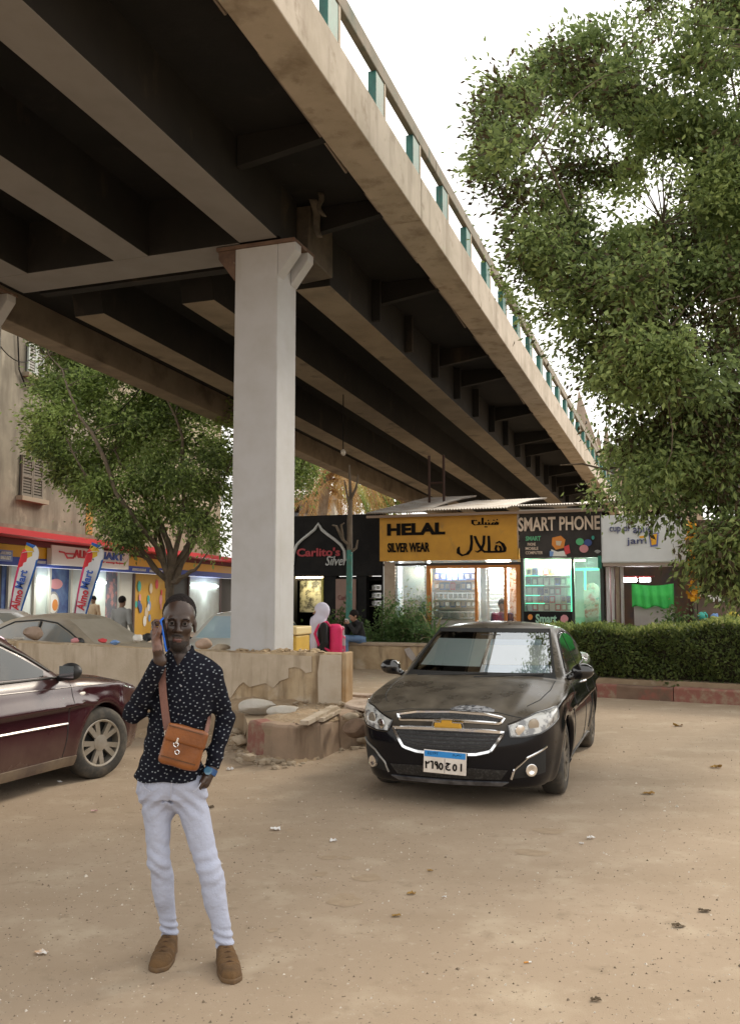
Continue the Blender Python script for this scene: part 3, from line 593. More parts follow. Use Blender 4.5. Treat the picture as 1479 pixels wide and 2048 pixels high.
tl = SF.pt(V_(900), Z_(900, 1128) - .07, .30)
tb = thing('strip_lamp', 'white strip lamp along the top of the silver shop display window', 'lamp', tl)
mb = MB(); mb.box(tl, (1.0, .05, .04), ax=[VV, U2, ZZ_]); mb.build('diffuser', lamp_e, tb, world=True)
lamp_light('strip_light', tl + U2 * -.1 - ZZ_ * .09, 75); lamp_light('strip_light', SF.pt(V_(982), Z_(980, 1145), .4), 55)
# ---------------- phone shop
t = thing('phone_shop', 'phone shop with dark sign board and green lit windows', 'shop', SF.pt(V_(1120), ZB))
zs0 = Z_(1120, 1116); zs1 = Z_(1120, 1022)
mb = MB(); SF.bx(mb, V_(1041) , V_(1204), zs0, zs1, -.10, .02); sg = mb.build('sign_board', M('brown_black_sign', (.024, .020, .019), .7, col2=(.05, .042, .038), scale=3), t, world=True)
mb = MB(); SF.bx(mb, V_(1041), V_(1204), zs1 + .002, zs1 + .04, -.12, .0); mb.build('sign_trim', M('alu_trim', (.5, .46, .42), .4, metal=.6), t, world=True)
cream_l = M('cream_letters', (.72, .58, .46), .5)
sign_txt('SMART PHONE', 1038, 1034, 1200, 1062, t, cream_l, d=-.13, bold=.022)
sign_txt('SMART', 1052, 1073, 1082, 1082, t, M('green_letters', (.12, .42, .22), .5), d=-.11, bold=.03)
for i, s_ in enumerate(('PHONE', 'MOBILE', 'COMPUTER')): sign_txt(s_, 1056 if i == 0 else 1052, 1086 + i * 8.5, [1072, 1077, 1086][i], 1092 + i * 8.5, t, cream_l, d=-.11, bold=.01)
pz = [('orange', [(1105, 1076), (1122, 1072), (1131, 1080), (1128, 1096), (1112, 1100), (1104, 1090)]), ('white', [(1103, 1099), (1116, 1104), (1128, 1102), (1134, 1113), (1102, 1113)]), ('red', [(1128, 1094), (1138, 1090), (1141, 1106), (1131, 1110)]), ('cream', [(1112, 1082), (1124, 1083), (1121, 1092), (1113, 1091)]),
      ('sky', [(1100, 1102), (1108, 1104), (1106, 1113), (1100, 1113)]), ('green', arc(1160, 1084, 8, 7, 0, 330)), ('navy', arc(1176, 1086, 8, 7, 0, 330)), ('pink', arc(1168, 1098, 9, 8, 0, 330)), ('teal', arc(1186, 1076, 3, 4, 0, 330))]
for i, (k, pl) in enumerate(pz): mb = MB(); mb.prism([(V_(x, y), Z_(x, y)) for x, y in pl], SF.pt(0, 0, -.112 - .002 * i), VV, ZZ_, U2 * .01); mb.build('sign_motif', cols[k], t, world=True)
for i, r_ in enumerate((2.2, 4.6, 7.0)): strokes([ribbon(arc(1195, 1108, r_, r_, 215, 325, 8), 1.4)], 0, 0, 1, 1, t, white_p, d=-.114 - .002 * i, th=.01, name='wave_mark')
teal_s = M('teal_strip', (.02, .25, .16), .5); mb = MB(); fill(mb, 1196, 1112, 1203, 1137, -.14, -.101); mb.build('blade_sign', teal_s, t, world=True)
room(t, 1042, 1206, zs0 + .2, 3.0, {'side_wall': M('mint', (.35, .55, .45), .7), 'back_wall': M('mint'), 'ceiling': white_p, 'floor': tan_p})
for x0, x1 in ((1041, 1046), (1142, 1147), (1199, 1206)):
    mb = MB(); SF.bx(mb, V_(x0), V_(x1), ZB, zs0 - .003, -.03, .06); mb.build('door_post', M('dark_frame', (.04, .045, .04), .5), t, world=True, bevel=.006)
led = M('green_led', (.1, .9, .5), .5, emit=(.06, .85, .42), estr=1.6)
for k, y in enumerate((1150, 1170, 1190, 1206, 1222)):
    mb = MB(); SF.bx(mb, V_(1047), V_(1141), Z_(1095, y) - .02, Z_(1095, y), .12, .45); sh = mb.build('shelf', M('mint_board', (.5, .62, .55), .5), t, world=True)
    if k < 4:
        mb = MB(); SF.bx(mb, V_(1048), V_(1085 if k % 2 else 1076), Z_(1095, y) - .018, Z_(1095, y) - .002, .112, .118); o = mb.build('led_strip', led, sh); 
        Mi = np.array(wmat(sh).inverted()); [setattr(v, 'co', (Mi @ np.array([*v.co, 1]))[:3]) for v in o.data.vertices]
mb = MB(); SF.bx(mb, V_(1046), V_(1142), ZB, Z_(1095, 1118), .46, .5); mb.build('window_backing', M('pale_back', (.6, .66, .6), .6, col2=(.6, .45, .35), scale=3), t, world=True)
mb = MB(); SF.bx(mb, V_(1046), V_(1142), Z_(1095, 1222), Z_(1095, 1118), -.005, .004); mb.build('window_pane', window_glass, t, world=True)
mb = MB(); SF.bx(mb, V_(1046), V_(1142), ZB, Z_(1095, 1223), -.03, .3); mb.build('stall_riser', black_m, t, world=True)
sign_txt('Smart', 1071, 1228, 1113, 1246, t, M('pale_green_letters', (.35, .6, .45), .5), d=-.045, bold=.03)
strokes([arc(1128, 1238, 8, 9, 0, 340, 9)], 0, 0, 1, 1, t, cols['pink'], d=-.04, th=.01, name='sign_motif'); strokes([arc(1060, 1234, 5, 6, 0, 340, 8)], 0, 0, 1, 1, t, cols['orange'], d=-.04, th=.01, name='sign_motif')
mb = MB(); SF.bx(mb, V_(1147), V_(1199), ZB + .03, zs0 - .01, .0, .01); mb.build('door_pane', window_glass, t, world=True)
for a in ((V_(1149), V_(1196), Z_(1170, 1141), Z_(1170, 1136), .05, .09), (V_(1166), V_(1170), Z_(1170, 1180), Z_(1170, 1141), .05, .09), (V_(1139), V_(1142), Z_(1140, 1225), Z_(1140, 1140), .07, .11)): mb = MB(); SF.bx(mb, *a); mb.build('led_strip', led, t, world=True)
rs = np.random.default_rng(9); kk = ['white', 'orange', 'red', 'cream', 'pink', 'teal', 'grey', 'navy', 'white']
pc = {k: carton('phone_box', .10, .09, .15, cols[k], cols['dark' if i % 2 else 'white']) for i, k in enumerate(kk)}
cn = dict(white='white', orange='orange', red='red', cream='cream', pink='pink', teal='teal', grey='grey', navy='navy')
for ri, y in enumerate((1150, 1170, 1190, 1206, 1222)):
    for i in range(8):
        k = kk[rs.integers(len(kk))]; v = V_(1048) + (V_(1140) - V_(1048)) * (i + .5) / 8
        place(pc[k], v, Z_(1095, y) + .002, .25, f"{cn[k]} phone box, {nth[i]} from the left on the {['top', 'second', 'third', 'fourth', 'lowest'][ri]} shelf of the green lit window", 'phone box', f'phone boxes on the {["top", "second", "third", "fourth", "lowest"][ri]} shelf')
lp = SF.pt(V_(1115), Z_(1115, 1121), .12); tb = thing('strip_lamp', 'orange tinted strip lamp at the top of the phone shop window', 'lamp', lp)
mb = MB(); mb.box(lp, (1.1, .05, .035), ax=[VV, U2, ZZ_]); mb.build('diffuser', M('lamp_warm', (1, .9, .7), .5, emit=(1, .72, .42), estr=9), tb, world=True); lamp_light('strip_light', lp - ZZ_ * .12, 42, (.82, 1, .8)); lamp_light('strip_light', SF.pt(V_(1172), Z_(1170, 1130), .6), 40, (.78, 1, .82))
mb = MB(); pl = [(-.16, 1.05), (-.13, .1), (.13, .1), (.17, 1.05), (.05, 1.15), (-.06, 1.13)]; mb.prism(pl, SF.pt(V_(1175), ZB + .55, .5), VV, ZZ_, U2 * .06); tag(mb.build('poster', M('mixed_poster', (.6, .55, .5), .6, col2=(.5, .16, .12), scale=5, lo=.5, hi=.6, layers=[((.15, .35, .3), 4, .55, .62)])), 'patchy red and white poster board inside the phone shop door', 'poster')
# ---------------- white sign shop with a green sheet on the counter
t = thing('juice_shop', 'open fronted shop under a large white sign board with yellow cup', 'shop', SF.pt(V_(1290), ZB))
zs0 = Z_(1290, 1127); zs1 = Z_(1290, 1032)
mb = MB(); SF.bx(mb, V_(1207), V_(1373), zs0, zs1, -.45, -.28); mb.build('sign_board', M('white_sign', (.66, .68, .70), .5, col2=(.6, .62, .63), scale=2), t, world=True, bevel=.03)
mb = MB(); SF.bx(mb, V_(1209), V_(1371), zs0 - .06, zs0 + .02, -.42, .3); mb.build('sign_soffit', M('buff_board', (.35, .28, .23), .7), t, world=True)
navy_l = M('navy_letters', (.04, .05, .16), .5)
sign_txt('cup of', 1222, 1052, 1262, 1070, t, navy_l, d=-.46, bold=.0); sign_txt('apue', 1268, 1058, 1306, 1074, t, navy_l, d=-.46, bold=.0); sign_txt('jam', 1256, 1078, 1294, 1094, t, navy_l, d=-.46, bold=.0)
strokes([[(1298, 1070), (1318, 1068), (1316, 1095), (1302, 1096)]], 0, 0, 1, 1, t, M('cup_blue', (.12, .16, .42), .5), d=-.463, name='cup_outline'); strokes([[(1301, 1073), (1315, 1070), (1313, 1091), (1304, 1093)]], 0, 0, 1, 1, t, M('cup_yellow', (.75, .38, .02), .5), d=-.475, name='cup_mark'); strokes([[(1280, 1075), (1292, 1074), (1292, 1078), (1281, 1079)]], 0, 0, 1, 1, t, M('cup_yellow'), d=-.463, name='cup_mark')
for i, (x0, x1) in enumerate(((1210, 1218), (1220, 1227), (1229, 1237), (1239, 1246))): mb = MB(); mb.tube([SF.pt(V_((x0 + x1) / 2), ZB, .0), SF.pt(V_((x0 + x1) / 2), zs0 - .065, .0)], (V_(x1) - V_(x0)) / 2, 12); mb.build('shutter_fold', M('white_shutter', (.62, .58, .58), .5, col2=(.5, .46, .45), scale=3) if i != 2 else tan_p, t, world=True, smooth=True)
room(t, 1207, 1380, zs0 + .2, 3.0, {'side_wall': M('dark_red_wall', (.12, .05, .04), .8), 'back_wall': M('dim_wall', (.10, .08, .07), .8, col2=(.2, .11, .05), scale=2), 'ceiling': M('dim_wall'), 'floor': tan_p})
lp = SF.pt(V_(1268), Z_(1268, 1158), .9); tb = thing('tube_lamp', 'glowing white tube lamp inside the open shop above the green sheet', 'lamp', lp)
mb = MB(); mb.tube([lp - VV * .32, lp - VV * .02], .045, 10); mb.build('tube', lamp_e, tb, world=True, smooth=True); mb = MB(); mb.tube([lp + VV * .04, lp + VV * .26], .045, 10); mb.build('tube', lamp_e, tb, world=True, smooth=True); mb = MB(); mb.box(lp + ZZ_ * .07, (.7, .1, .03), ax=[VV, U2, ZZ_]); mb.build('batten', M('red_batten', (.4, .06, .05), .5), tb, world=True)
lamp_light('tube_light', lp - ZZ_ * .12, 12, (1, .95, .95))
ct = thing('counter', 'grey block counter in front of the open shop under the green sheet', 'counter', SF.pt(V_(1300), ZB))
mb = MB(); SF.bx(mb, V_(1268), V_(1345), ZB, Z_(1300, 1212), -.5, -.05); mb.build('base', M('grey_blocks', (.40, .36, .33), .8, col2=(.33, .29, .27), scale=4), ct, world=True, bevel=.01)
for k in range(3): mb = MB(); z = ZB + .12 + k * .3; SF.bx(mb, V_(1269), V_(1344), z, z + .025, -.512, -.495); mb.build('block_joint', M('joint', (.16, .14, .13), .9), ct, world=True)
mb = MB(); rows = []
for i in range(25):
    s_ = i / 24; row = []
    for j in range(13):
        q = j / 12; row.append(SF.pt(V_(1265) + (V_(1346) - V_(1265)) * s_, Z_(1300, 1214) + (Z_(1300, 1168) - Z_(1300, 1214)) * q + .03 * math.sin(s_ * 14) * (1 - q) - .04 * math.sin(s_ * 3.1) * q, -.56 + .03 * math.sin(s_ * 31 + q * 2) + .22 * max(0, q - .55)))
    rows.append(row)
mb.grid(np.array(rows)); o = mb.build('green_sheet', M('green_fabric', (.06, .55, .10), .7, col2=(.04, .44, .09), scale=5, layers=[((.08, .5, .34), (.1, .1, 3), .6, .62)]), smooth=True, angle=180); o.modifiers.new('s', 'SOLIDIFY').thickness = .01; tag(o, 'bright green sheet hung over the grey block counter', 'sheet')
# ---------------- kiosk at the right edge, half behind the tree
t = thing('kiosk', 'dim brown kiosk with steel edged counter behind the hedge at the right edge', 'kiosk', SF.pt(V_(1440), ZB))
room(t, 1385, 1560, Z_(1440, 1120), 2.6, {'side_wall': M('brown_wall', (.10, .065, .045), .8), 'back_wall': M('black_back', (.03, .025, .022), .8), 'ceiling': M('brown_wall'), 'floor': M('brown_wall')})
mb = MB(); SF.bx(mb, V_(1384), V_(1562), Z_(1440, 1120), Z_(1440, 1040), -.2, 0); mb.build('fascia', M('brown_wall'), t, world=True)
mb = MB(); SF.bx(mb, V_(1392), V_(1552), ZB, Z_(1440, 1193), -.6, -.2); mb.build('counter', M('brown_front', (.17, .11, .08), .6, col2=(.12, .08, .06), scale=3), t, world=True)
mb = MB(); SF.bx(mb, V_(1388), V_(1556), Z_(1440, 1193) + .002, Z_(1440, 1190) + .012, -.64, -.15); mb.build('steel_edge', M('steel_edge', (.7, .68, .64), .3, metal=.8), t, world=True)
for i, (x0, x1, l) in enumerate(((1418, 1431, 'left'), (1434, 1450, 'right'))):
    mb = MB(); fill(mb, x0, 1194, x1, 1203, -.645, -.605); tag(mb.build('notice_card', M('white_card'), None), f'{l} one of two white cards fixed below the steel counter edge', 'card')
for i, (x, y, k, n) in enumerate(((1403, 1222, 'teal', 'teal'), (1427, 1225, 'sky', 'pale blue'), (1461, 1222, 'orange', 'mustard yellow'))):
    c = SF.pt(V_(x, y), Z_(x, y) - .08, -.85); mb = MB(); mb.blob(c, (.10, .08, .09), 2, .25); tag(mb.build('plastic_bag', cols[k] if k != 'orange' else M('mustard', (.5, .42, .05), .6), None, smooth=True), f'{n} crumpled bag hanging at the front of the brown kiosk', 'bag')
    mb = MB()
# ---------------- black silver shop on the left, a little further back
t = thing('black_shop', 'black fronted shop with white pointed arch outline and red script sign', 'shop', SF.pt(V_(680), ZB, .5))
zs0 = SF.z(680, 1152, .5); zs1 = SF.z(680, 1030, .5); BF = Facade(SF.pt(0, 0, .5), VV, U2); v_ = lambda x, y=1150: BF.v(x, y); z_ = lambda x, y: BF.z(x, y)
mb = MB(); BF.bx(mb, v_(560), v_(766), zs0, zs1, -.05, .2); mb.build('fascia', black_m, t, world=True)
mb = MB()
mb.build('x', black_m, t) if False else None
for a in ((v_(560), v_(588), ZB, zs0, 0, .2), (v_(646), v_(672), ZB, zs0, 0, .2), (v_(712), v_(732), ZB, zs0, 0, .2), (v_(762), v_(772), ZB, zs0, 0, .2)): mb = MB(); BF.bx(mb, *a); mb.build('pier', black_m, t, world=True)
for nm, a in (('back_wall', (v_(560), v_(770), ZB, zs0, 2.0, 2.1)), ('side_wall', (v_(556), v_(560), ZB, zs1, 0, 2.1)), ('ceiling', (v_(560), v_(770), zs0 - .1, zs0 - .01, .2, 2.0)), ('roof', (v_(556), v_(772), zs1 - .1, zs1 - .005, .21, 3))): mb = MB(); BF.bx(mb, *a); mb.build(nm, black_m, t, world=True)
arch = [(588, 1130), (590, 1108), (596, 1090), (606, 1080), (620, 1069), (631, 1060), (639, 1048), (646, 1060), (657, 1069), (671, 1079), (684, 1090), (691, 1102), (692, 1122)]
mb = MB(); P = [BF.pt(v_(x, y), z_(x, y), -.08) for x, y in arch]; mb.tube(P, .035, 6); mb.build('arch_outline', M('arch_white', (.55, .56, .55), .5), t, world=True)
def bf_txt(txt, x0, y0, x1, y1, m, shear=0, bold=.02):
    mb = MB(); xm, ym = (x0 + x1) / 2, (y0 + y1) / 2; put_text(mb, txt, BF.pt((v_(x0, ym) + v_(x1, ym)) / 2, (z_(xm, y0) + z_(xm, y1)) / 2, -.065), VV, ZZ_, 1, .015, bold, shear=shear, fit=v_(x1, ym) - v_(x0, ym), fith=z_(xm, y0) - z_(xm, y1)); mb.build('lettering', m, t, world=True)
bf_txt("Carlito's", 596, 1096, 682, 1113, M('red_letters', (.35, .02, .03), .5), .0, .03); bf_txt('Silver', 653, 1112, 697, 1131, M('arch_white'), .35, .0)
mb = MB(); BF.bx(mb, v_(588), v_(646), z_(615, 1225), z_(615, 1156), .35, .38); mb.build('lit_panel', M('jewel_panel', (.60, .55, .35), .5, col2=(.09, .08, .05), scale=7, lo=.45, hi=.58, layers=[((.75, .7, .5), 15, .62, .68)]), t, world=True)
lp = BF.pt(v_(615), z_(615, 1153) - .02, .14); tb = thing('strip_lamp', 'yellowish strip lamp in the window of the black fronted shop', 'lamp', lp); mb = MB(); mb.box(lp, (.7, .05, .04), ax=[VV, U2, ZZ_]); mb.build('diffuser', M('lamp_warm'), tb, world=True); lamp_light('strip_light', lp - ZZ_ * .14 - U2 * .05, 6, (1, .92, .6))
mb = MB(); BF.bx(mb, v_(643), v_(647), z_(615, 1222), z_(615, 1156), -.02, .06); mb.build('gold_edge', M('gold_edge', (.45, .40, .08), .4), t, world=True)
mb = MB(); BF.bx(mb, v_(672), v_(712), ZB, z_(690, 1158), -.03, .03); mb.build('panel', M('dusty_pink', (.30, .19, .15), .7, col2=(.25, .16, .13), scale=3), t, world=True)
bf2 = MB(); put_text(bf2, 'Carlito', BF.pt(v_(690), z_(690, 1195), -.04), VV, ZZ_, .2, .004, 0, fit=v_(704) - v_(678), fith=.12); bf2.build('lettering', M('maroon_letters', (.2, .05, .05), .6), t, world=True)
for k, y in enumerate((1180, 1196, 1212)):
    mb = MB(); BF.bx(mb, v_(733), v_(761), z_(747, y) - .02, z_(747, y), .2, .5); mb.build('shelf', M('dim_shelf', (.2, .17, .13), .6), t, world=True)
    for i in range(3): pq = pr['silver'].copy(); COL.objects.link(pq); pq.location = tuple(BF.pt(v_(738 + 9 * i), z_(747, y) + .002, .35)); pq.rotation_euler = (0, 0, -AZ); pq.scale = (.8, .8, .7); tag(pq, f'small silver case on the {["top", "middle", "lowest"][k]} shelf of the dark right window of the black shop', 'display box', f'silver cases on the {["top", "middle", "lowest"][k]} dark shelf')
# ---------------- roof of rusty corrugated sheets over the row
t = thing('tin_roof', 'sagging rusty corrugated iron lean-to roof over the row of shops', 'roof', SF.pt(V_(950), Z_(950, 1020)))
def sheet(va, vb, ze, zr, d0, d1, n, m=steel_sh):
    mb = MB(); rows = []
    for i in range(n + 1):
        s_ = i / n; v = va + (vb - va) * s_; a = .018 * math.cos(i * math.pi); rows.append([SF.pt(v, (ze + (zr - ze) * q) + a - .05 * math.sin(q * 3.1) * math.sin(s_ * 5), d0 + (d1 - d0) * q) for q in (0, .25, .5, .75, 1)])
    mb.grid(np.array(rows)); o = mb.build('corrugated_sheet', m, t, world=True); o.modifiers.new('s', 'SOLIDIFY').thickness = .006
ze = Z_(800, 1030) + .02; ze2 = Z_(1100, 1017) + .04
sheet(V_(742), V_(860), ze - .0, ze + .85, -.35, 4.6, 46); sheet(V_(860) - .02, V_(1030), ze + .03, ze + .72, -.36, 4.6, 60); sheet(V_(1030) - .03, V_(1215), ze2, ze2 + .5, -.42, 4.6, 70, M('pale_iron', (.5, .47, .43), .6, metal=.2, col2=(.36, .31, .26), scale=2)); sheet(V_(1210), V_(1385), ze2 + .03, ze2 + .42, -.5, 4.6, 60, M('pale_iron'))
mb = MB(); SF.bx(mb, V_(742), V_(1385), ze - .10, ze - .045, -.33, -.28); mb.build('eave_batten', M('eave_wood', (.28, .2, .15), .8), t, world=True)
# the rusty ladder frame that stands on the roof
t = thing('rusty_frame', 'thin rusty ladder frame standing on the tin roof in the dark', 'frame', SF.pt(V_(870), ze + .6, 2))
for x in (858, 887): mb = MB(); mb.tube([SF.pt(SF.v(x, 1000, 2), ze + .45, 2), SF.pt(SF.v(x, 1000, 2), ze + 1.6, 2)], .035, 6); mb.build('upright', M('rust', (.055, .028, .02), .9), t, world=True)
mb = MB(); mb.tube([SF.pt(SF.v(858, 1000, 2), ze + .92, 2), SF.pt(SF.v(887, 1000, 2), ze + .92, 2)], .03, 6); mb.build('rung', M('rust'), t, world=True)
# ---------------- planter in front of the shops
PW = Facade(A(790, 1310, 18.0), VV, U2)
t = thing('planter_wall', 'low ochre plastered planter wall where the boy sits', 'wall', PW.pt(0, PZ))
zpt = PW.z(790, 1286)
mb = MB(); PW.bx(mb, PW.v(560, 1300), PW.v(910, 1300), 0, zpt - .06, 0, .25); mb.build('wall_body', plaster, t, world=True, bevel=.02)
mb = MB(); PW.bx(mb, PW.v(560, 1300), PW.v(910, 1300) + .02, zpt - .058, zpt, -.03, .28); mb.build('coping', M('coping', (.42, .33, .24), .9, col2=(.34, .26, .19), scale=4, bump=.3), t, world=True, bevel=.012)
mb = MB(); P = [PW.pt(PW.v(560, 1300), zpt - .08, .25), PW.pt(PW.v(905, 1300), zpt - .08, .25), PW.pt(PW.v(905, 1300), zpt - .05, 1.9), PW.pt(PW.v(560, 1300), zpt - .05, 1.9)]
mb.hexa([p - ZZ_ * .5 for p in P] + P); struct('planter_earth', mb, M('planter_soil', (.13, .10, .07), 1, bump=.5))
mb = MB(); c = PW.pt(PW.v(905, 1290), 0, .3); PW.bx(mb, PW.v(880, 1290), PW.v(925, 1290), zpt - .3, zpt + .12, .35, 1.0); tag(mb.build('concrete_block', M('coping'), None, bevel=.03), 'rough concrete block standing at the right end of the planter wall', 'block')
# ================================================================ THE OLD BLOCK on the left with the mini market
SV = A(1032, 1192, 1.0); eL = SV - np.array([0, 0, CAM_H]); eL[2] = 0; eL /= np.linalg.norm(eL); nL = np.array([-eL[1], eL[0], 0])
LF = Facade(A(0, 1124, 28.5), eL, nL); lv = lambda x, y=1120: LF.v(x, y); lz = lambda x, y: LF.z(x, y)
old_w = M('old_wall', (.27, .235, .18), .95, col2=(.185, .158, .12), scale=.9, stain=(.095, .078, .058), sscale=(.9, .9, .25), slo=.48, shi=.70, bump=.2, bscale=15, layers=[((.33, .29, .225), 1.7, .56, .7)])
t = thing('old_block', 'stained old apartment block with shuttered windows above the mini market', 'building', LF.pt(4, 0))
va, vb = lv(-330), lv(470); zr0 = lz(0, 1066); ZT = 16.0
vm = lv(166, 1060)
mb = MB(); LF.bx(mb, va, vm, zr0 + .25, ZT, -.35, 7); mb.build('wall', old_w, t, world=True)
mb = MB(); LF.bx(mb, vm + .01, vb, zr0 + .25, ZT - 1, .9, 7); mb.build('wall', M('recess_wall', (.34, .28, .20), .95, col2=(.26, .21, .15), scale=1.2, stain=(.18, .13, .09), sscale=(1, 1, .3)), t, world=True)
mb = MB(); LF.bx(mb, vm - .5, vm + .03, zr0 + .3, zr0 + 3.0, -.37, -.34); mb.build('orange_patch', M('orange_wash', (.45, .22, .05), .9, col2=(.36, .17, .04), scale=2), t, world=True)
mb = MB(); LF.bx(mb, va, vm, zr0 + .02, zr0 + .24, -.6, 1); mb.build('ledge', M('ledge', (.24, .19, .14), .9, col2=(.16, .12, .09), scale=2), t, world=True)
def shutter(x0, x1, y0, y1, m):
    d = -.36; a, b = LF.v(x0, (y0 + y1) / 2, d), LF.v(x1, (y0 + y1) / 2, d); z0, z1 = LF.z((x0 + x1) / 2, y1, d), LF.z((x0 + x1) / 2, y0, d)
    mb = MB(); LF.bx(mb, a, b, z0, z1, d - .04, d + .02); w = mb.build('window', M('dark_opening', (.05, .045, .04), .7), t, world=True)
    Mi = np.array(wmat(w).inverted())
    def sub(mb, nm, mm): mb.v = [v @ Mi[:3, :3].T + Mi[:3, 3] for v in mb.v]; return mb.build(nm, mm, w)
    n = 2
    for k in range(n):
        mb = MB(); p, q = a + (b - a) * k / n, a + (b - a) * (k + 1) / n; fr = .07 * (q - p) + .03
        for i in range(int((z1 - z0) / .09)): z = z0 + .04 + i * .09; LF.bx(mb, p + fr, q - fr, z, z + .06, d - .08, d - .045)
        sub(mb, 'shutter_slats', m)
        mb = MB(); LF.bx(mb, p + .01, p + fr, z0, z1, d - .1, d - .04); LF.bx(mb, q - fr, q - .01, z0, z1, d - .1, d - .04); LF.bx(mb, p + fr, q - fr, z0, z0 + .08, d - .1, d - .045); LF.bx(mb, p + fr, q - fr, z1 - .08, z1, d - .1, d - .045); zm = (z0 + z1) / 2; LF.bx(mb, p + fr, q - fr, zm - .04, zm + .04, d - .1, d - .045); sub(mb, 'shutter_frame', M('pale_shutter', (.42, .45, .42), .7) if m is not None and y0 < 800 else M('brown_frame', (.17, .14, .11), .8))
    mb = MB(); LF.bx(mb, a - .15, b + .2, z0 - .16, z0 - .02, d - .22, d + .02); sub(mb, 'sill', M('sill', (.32, .26, .19), .9))
shutter(52, 84, 693, 752, M('grey_slats', (.32, .30, .28), .8)); shutter(39, 82, 915, 995, M('brown_slats', (.15, .125, .10), .8)); shutter(150, 178, 735, 790, M('brown_slats'))
mb = MB(); mb.tube([LF.pt(lv(10, 640), lz(10, 640), -.42), LF.pt(lv(14, 740), lz(14, 740), -.42), LF.pt(lv(28, 775), lz(28, 775), -.42), LF.pt(lv(56, 782), lz(56, 782), -.42)], .025, 5); mb.build('cable', ink, t, world=True)
# ground floor: mini market under a red canopy
t = thing('mini_market', 'mini market with red canopy, yellow and blue fascia and white sign', 'shop', LF.pt(4, 0, -.3))
zy1 = lz(0, 1090); zy0 = lz(0, 1114); zb0 = lz(0, 1130)
red_m = M('red_canopy', (.55, .015, .025), .5); yel = M('yellow_band', (.68, .36, .01), .5); blu = M('blue_band', (.015, .05, .34), .5)
mb = MB(); LF.bx(mb, va, vb, zr0 - .18, zr0 + .0, -1.5, -.1); mb.build('canopy', red_m, t, world=True)
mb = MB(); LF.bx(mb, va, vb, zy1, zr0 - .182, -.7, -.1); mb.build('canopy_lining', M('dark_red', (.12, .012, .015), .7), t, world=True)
mb = MB(); LF.bx(mb, va, vb, zy0, zy1 - .002, -.55, -.1); mb.build('yellow_band', yel, t, world=True)
mb = MB(); LF.bx(mb, va, vb, zb0, zy0 - .002, -.57, -.1); mb.build('blue_band', blu, t, world=True)
d = -.75; a, b = LF.v(104, 1110, d), LF.v(258, 1115, d); z1, z0 = LF.z(180, 1098, d), LF.z(180, 1134, d)
mb = MB(); LF.bx(mb, a, b, z0, z1, d, -.58); mb.build('sign_board', M('sign_white', (.7, .68, .66), .5), t, world=True)
def lf_txt(txt, x0, x1, y0, y1, m, dd=None, bold=.03, shear=.0):
    dd = d - .02 if dd is None else dd; mb = MB(); ym = (y0 + y1) / 2; xm = (x0 + x1) / 2
    put_text(mb, txt, LF.pt((LF.v(x0, ym, dd) + LF.v(x1, ym, dd)) / 2, (LF.z(xm, y0, dd) + LF.z(xm, y1, dd)) / 2, dd), eL, ZZ_, 1, .02, bold, shear=shear, fit=LF.v(x1, ym, dd) - LF.v(x0, ym, dd), fith=LF.z(xm, y0, dd) - LF.z(xm, y1, dd)); mb.build('lettering', m, t, world=True)
redl = M('red_sign_letters', (.55, .02, .04), .5); blul = M('blue_sign_letters', (.03, .10, .42), .5)
lf_txt('ALMO', 148, 190, 1101, 1117, redl); lf_txt('MART', 198, 248, 1105, 1120, blul); lf_txt('for every home', 200, 250, 1123, 1128, M('red_sign_letters')); lf_txt('ALMO MART', 265, 292, 1137, 1142, white_p, -.59, .0); lf_txt('MINI MARKET', 300, 325, 1140, 1145, white_p, -.59, .0); lf_txt('ALMO MART', 62, 92, 1121, 1127, white_p, -.59, .0)
# trolley drawn on the board
mb = MB(); pth = [(118, 1103), (128, 1105), (134, 1116), (146, 1116), (148, 1108), (131, 1107)]; mb.tube([LF.pt(LF.v(x, y, d), LF.z(x, y, d), d - .02) for x, y in pth], .03, 5); mb.build('trolley_mark', redl, t, world=True)
mb = MB(); LF.bx(mb, LF.v(-2, 1105, d), LF.v(26, 1108, d), LF.z(12, 1122, d), LF.z(12, 1100, d), d, -.58); mb.build('sign_board', M('sign_blue', (.18, .25, .5), .5), t, world=True); lf_txt('ALMO', 2, 22, 1103, 1109, white_p); lf_txt('MART', 2, 22, 1112, 1119, white_p)
# shop front bays, left to right
bays = [(-330, -2, 'dark'), (-2, 10, 'blue'), (62, 92, 'lit'), (92, 135, 'poster'), (180, 208, 'lit'), (208, 232, 'shelf'), (232, 262, 'white'), (262, 333, 'yellow'), (333, 372, 'dark'), (372, 436, 'litw'), (436, 470, 'dark'), (10, 62, 'litw'), (135, 180, 'litw')]
bm_ = dict(dark=M('dark_bay', (.05, .045, .04), .7), blue=M('blue_poster', (.03, .06, .22), .5, col2=(.1, .2, .4), scale=2), lit=M('bay_lit', (.45, .50, .46), .6, col2=(.55, .6, .55), scale=2), poster=M('blue_poster'), shelf=M('bay_shelf', (.12, .13, .16), .6, col2=(.4, .2, .2), scale=4, lo=.5, hi=.6), white=M('bay_white', (.55, .56, .52), .6), yellow=M('yellow_wrap', (.58, .33, .03), .5, col2=(.52, .28, .02), scale=2), litw=M('bay_lit2', (.62, .68, .66), .6, col2=(.5, .55, .52), scale=1.5))
for x0, x1, k in bays:
    mb = MB(); LF.bx(mb, lv(x0) + .02, lv(x1) - .02, 0, zb0 - .01, -.12, .0); o = mb.build({'yellow': 'vinyl_panel', 'poster': 'poster_panel', 'blue': 'poster_panel'}.get(k, 'shop_window'), bm_[k], t, world=True)
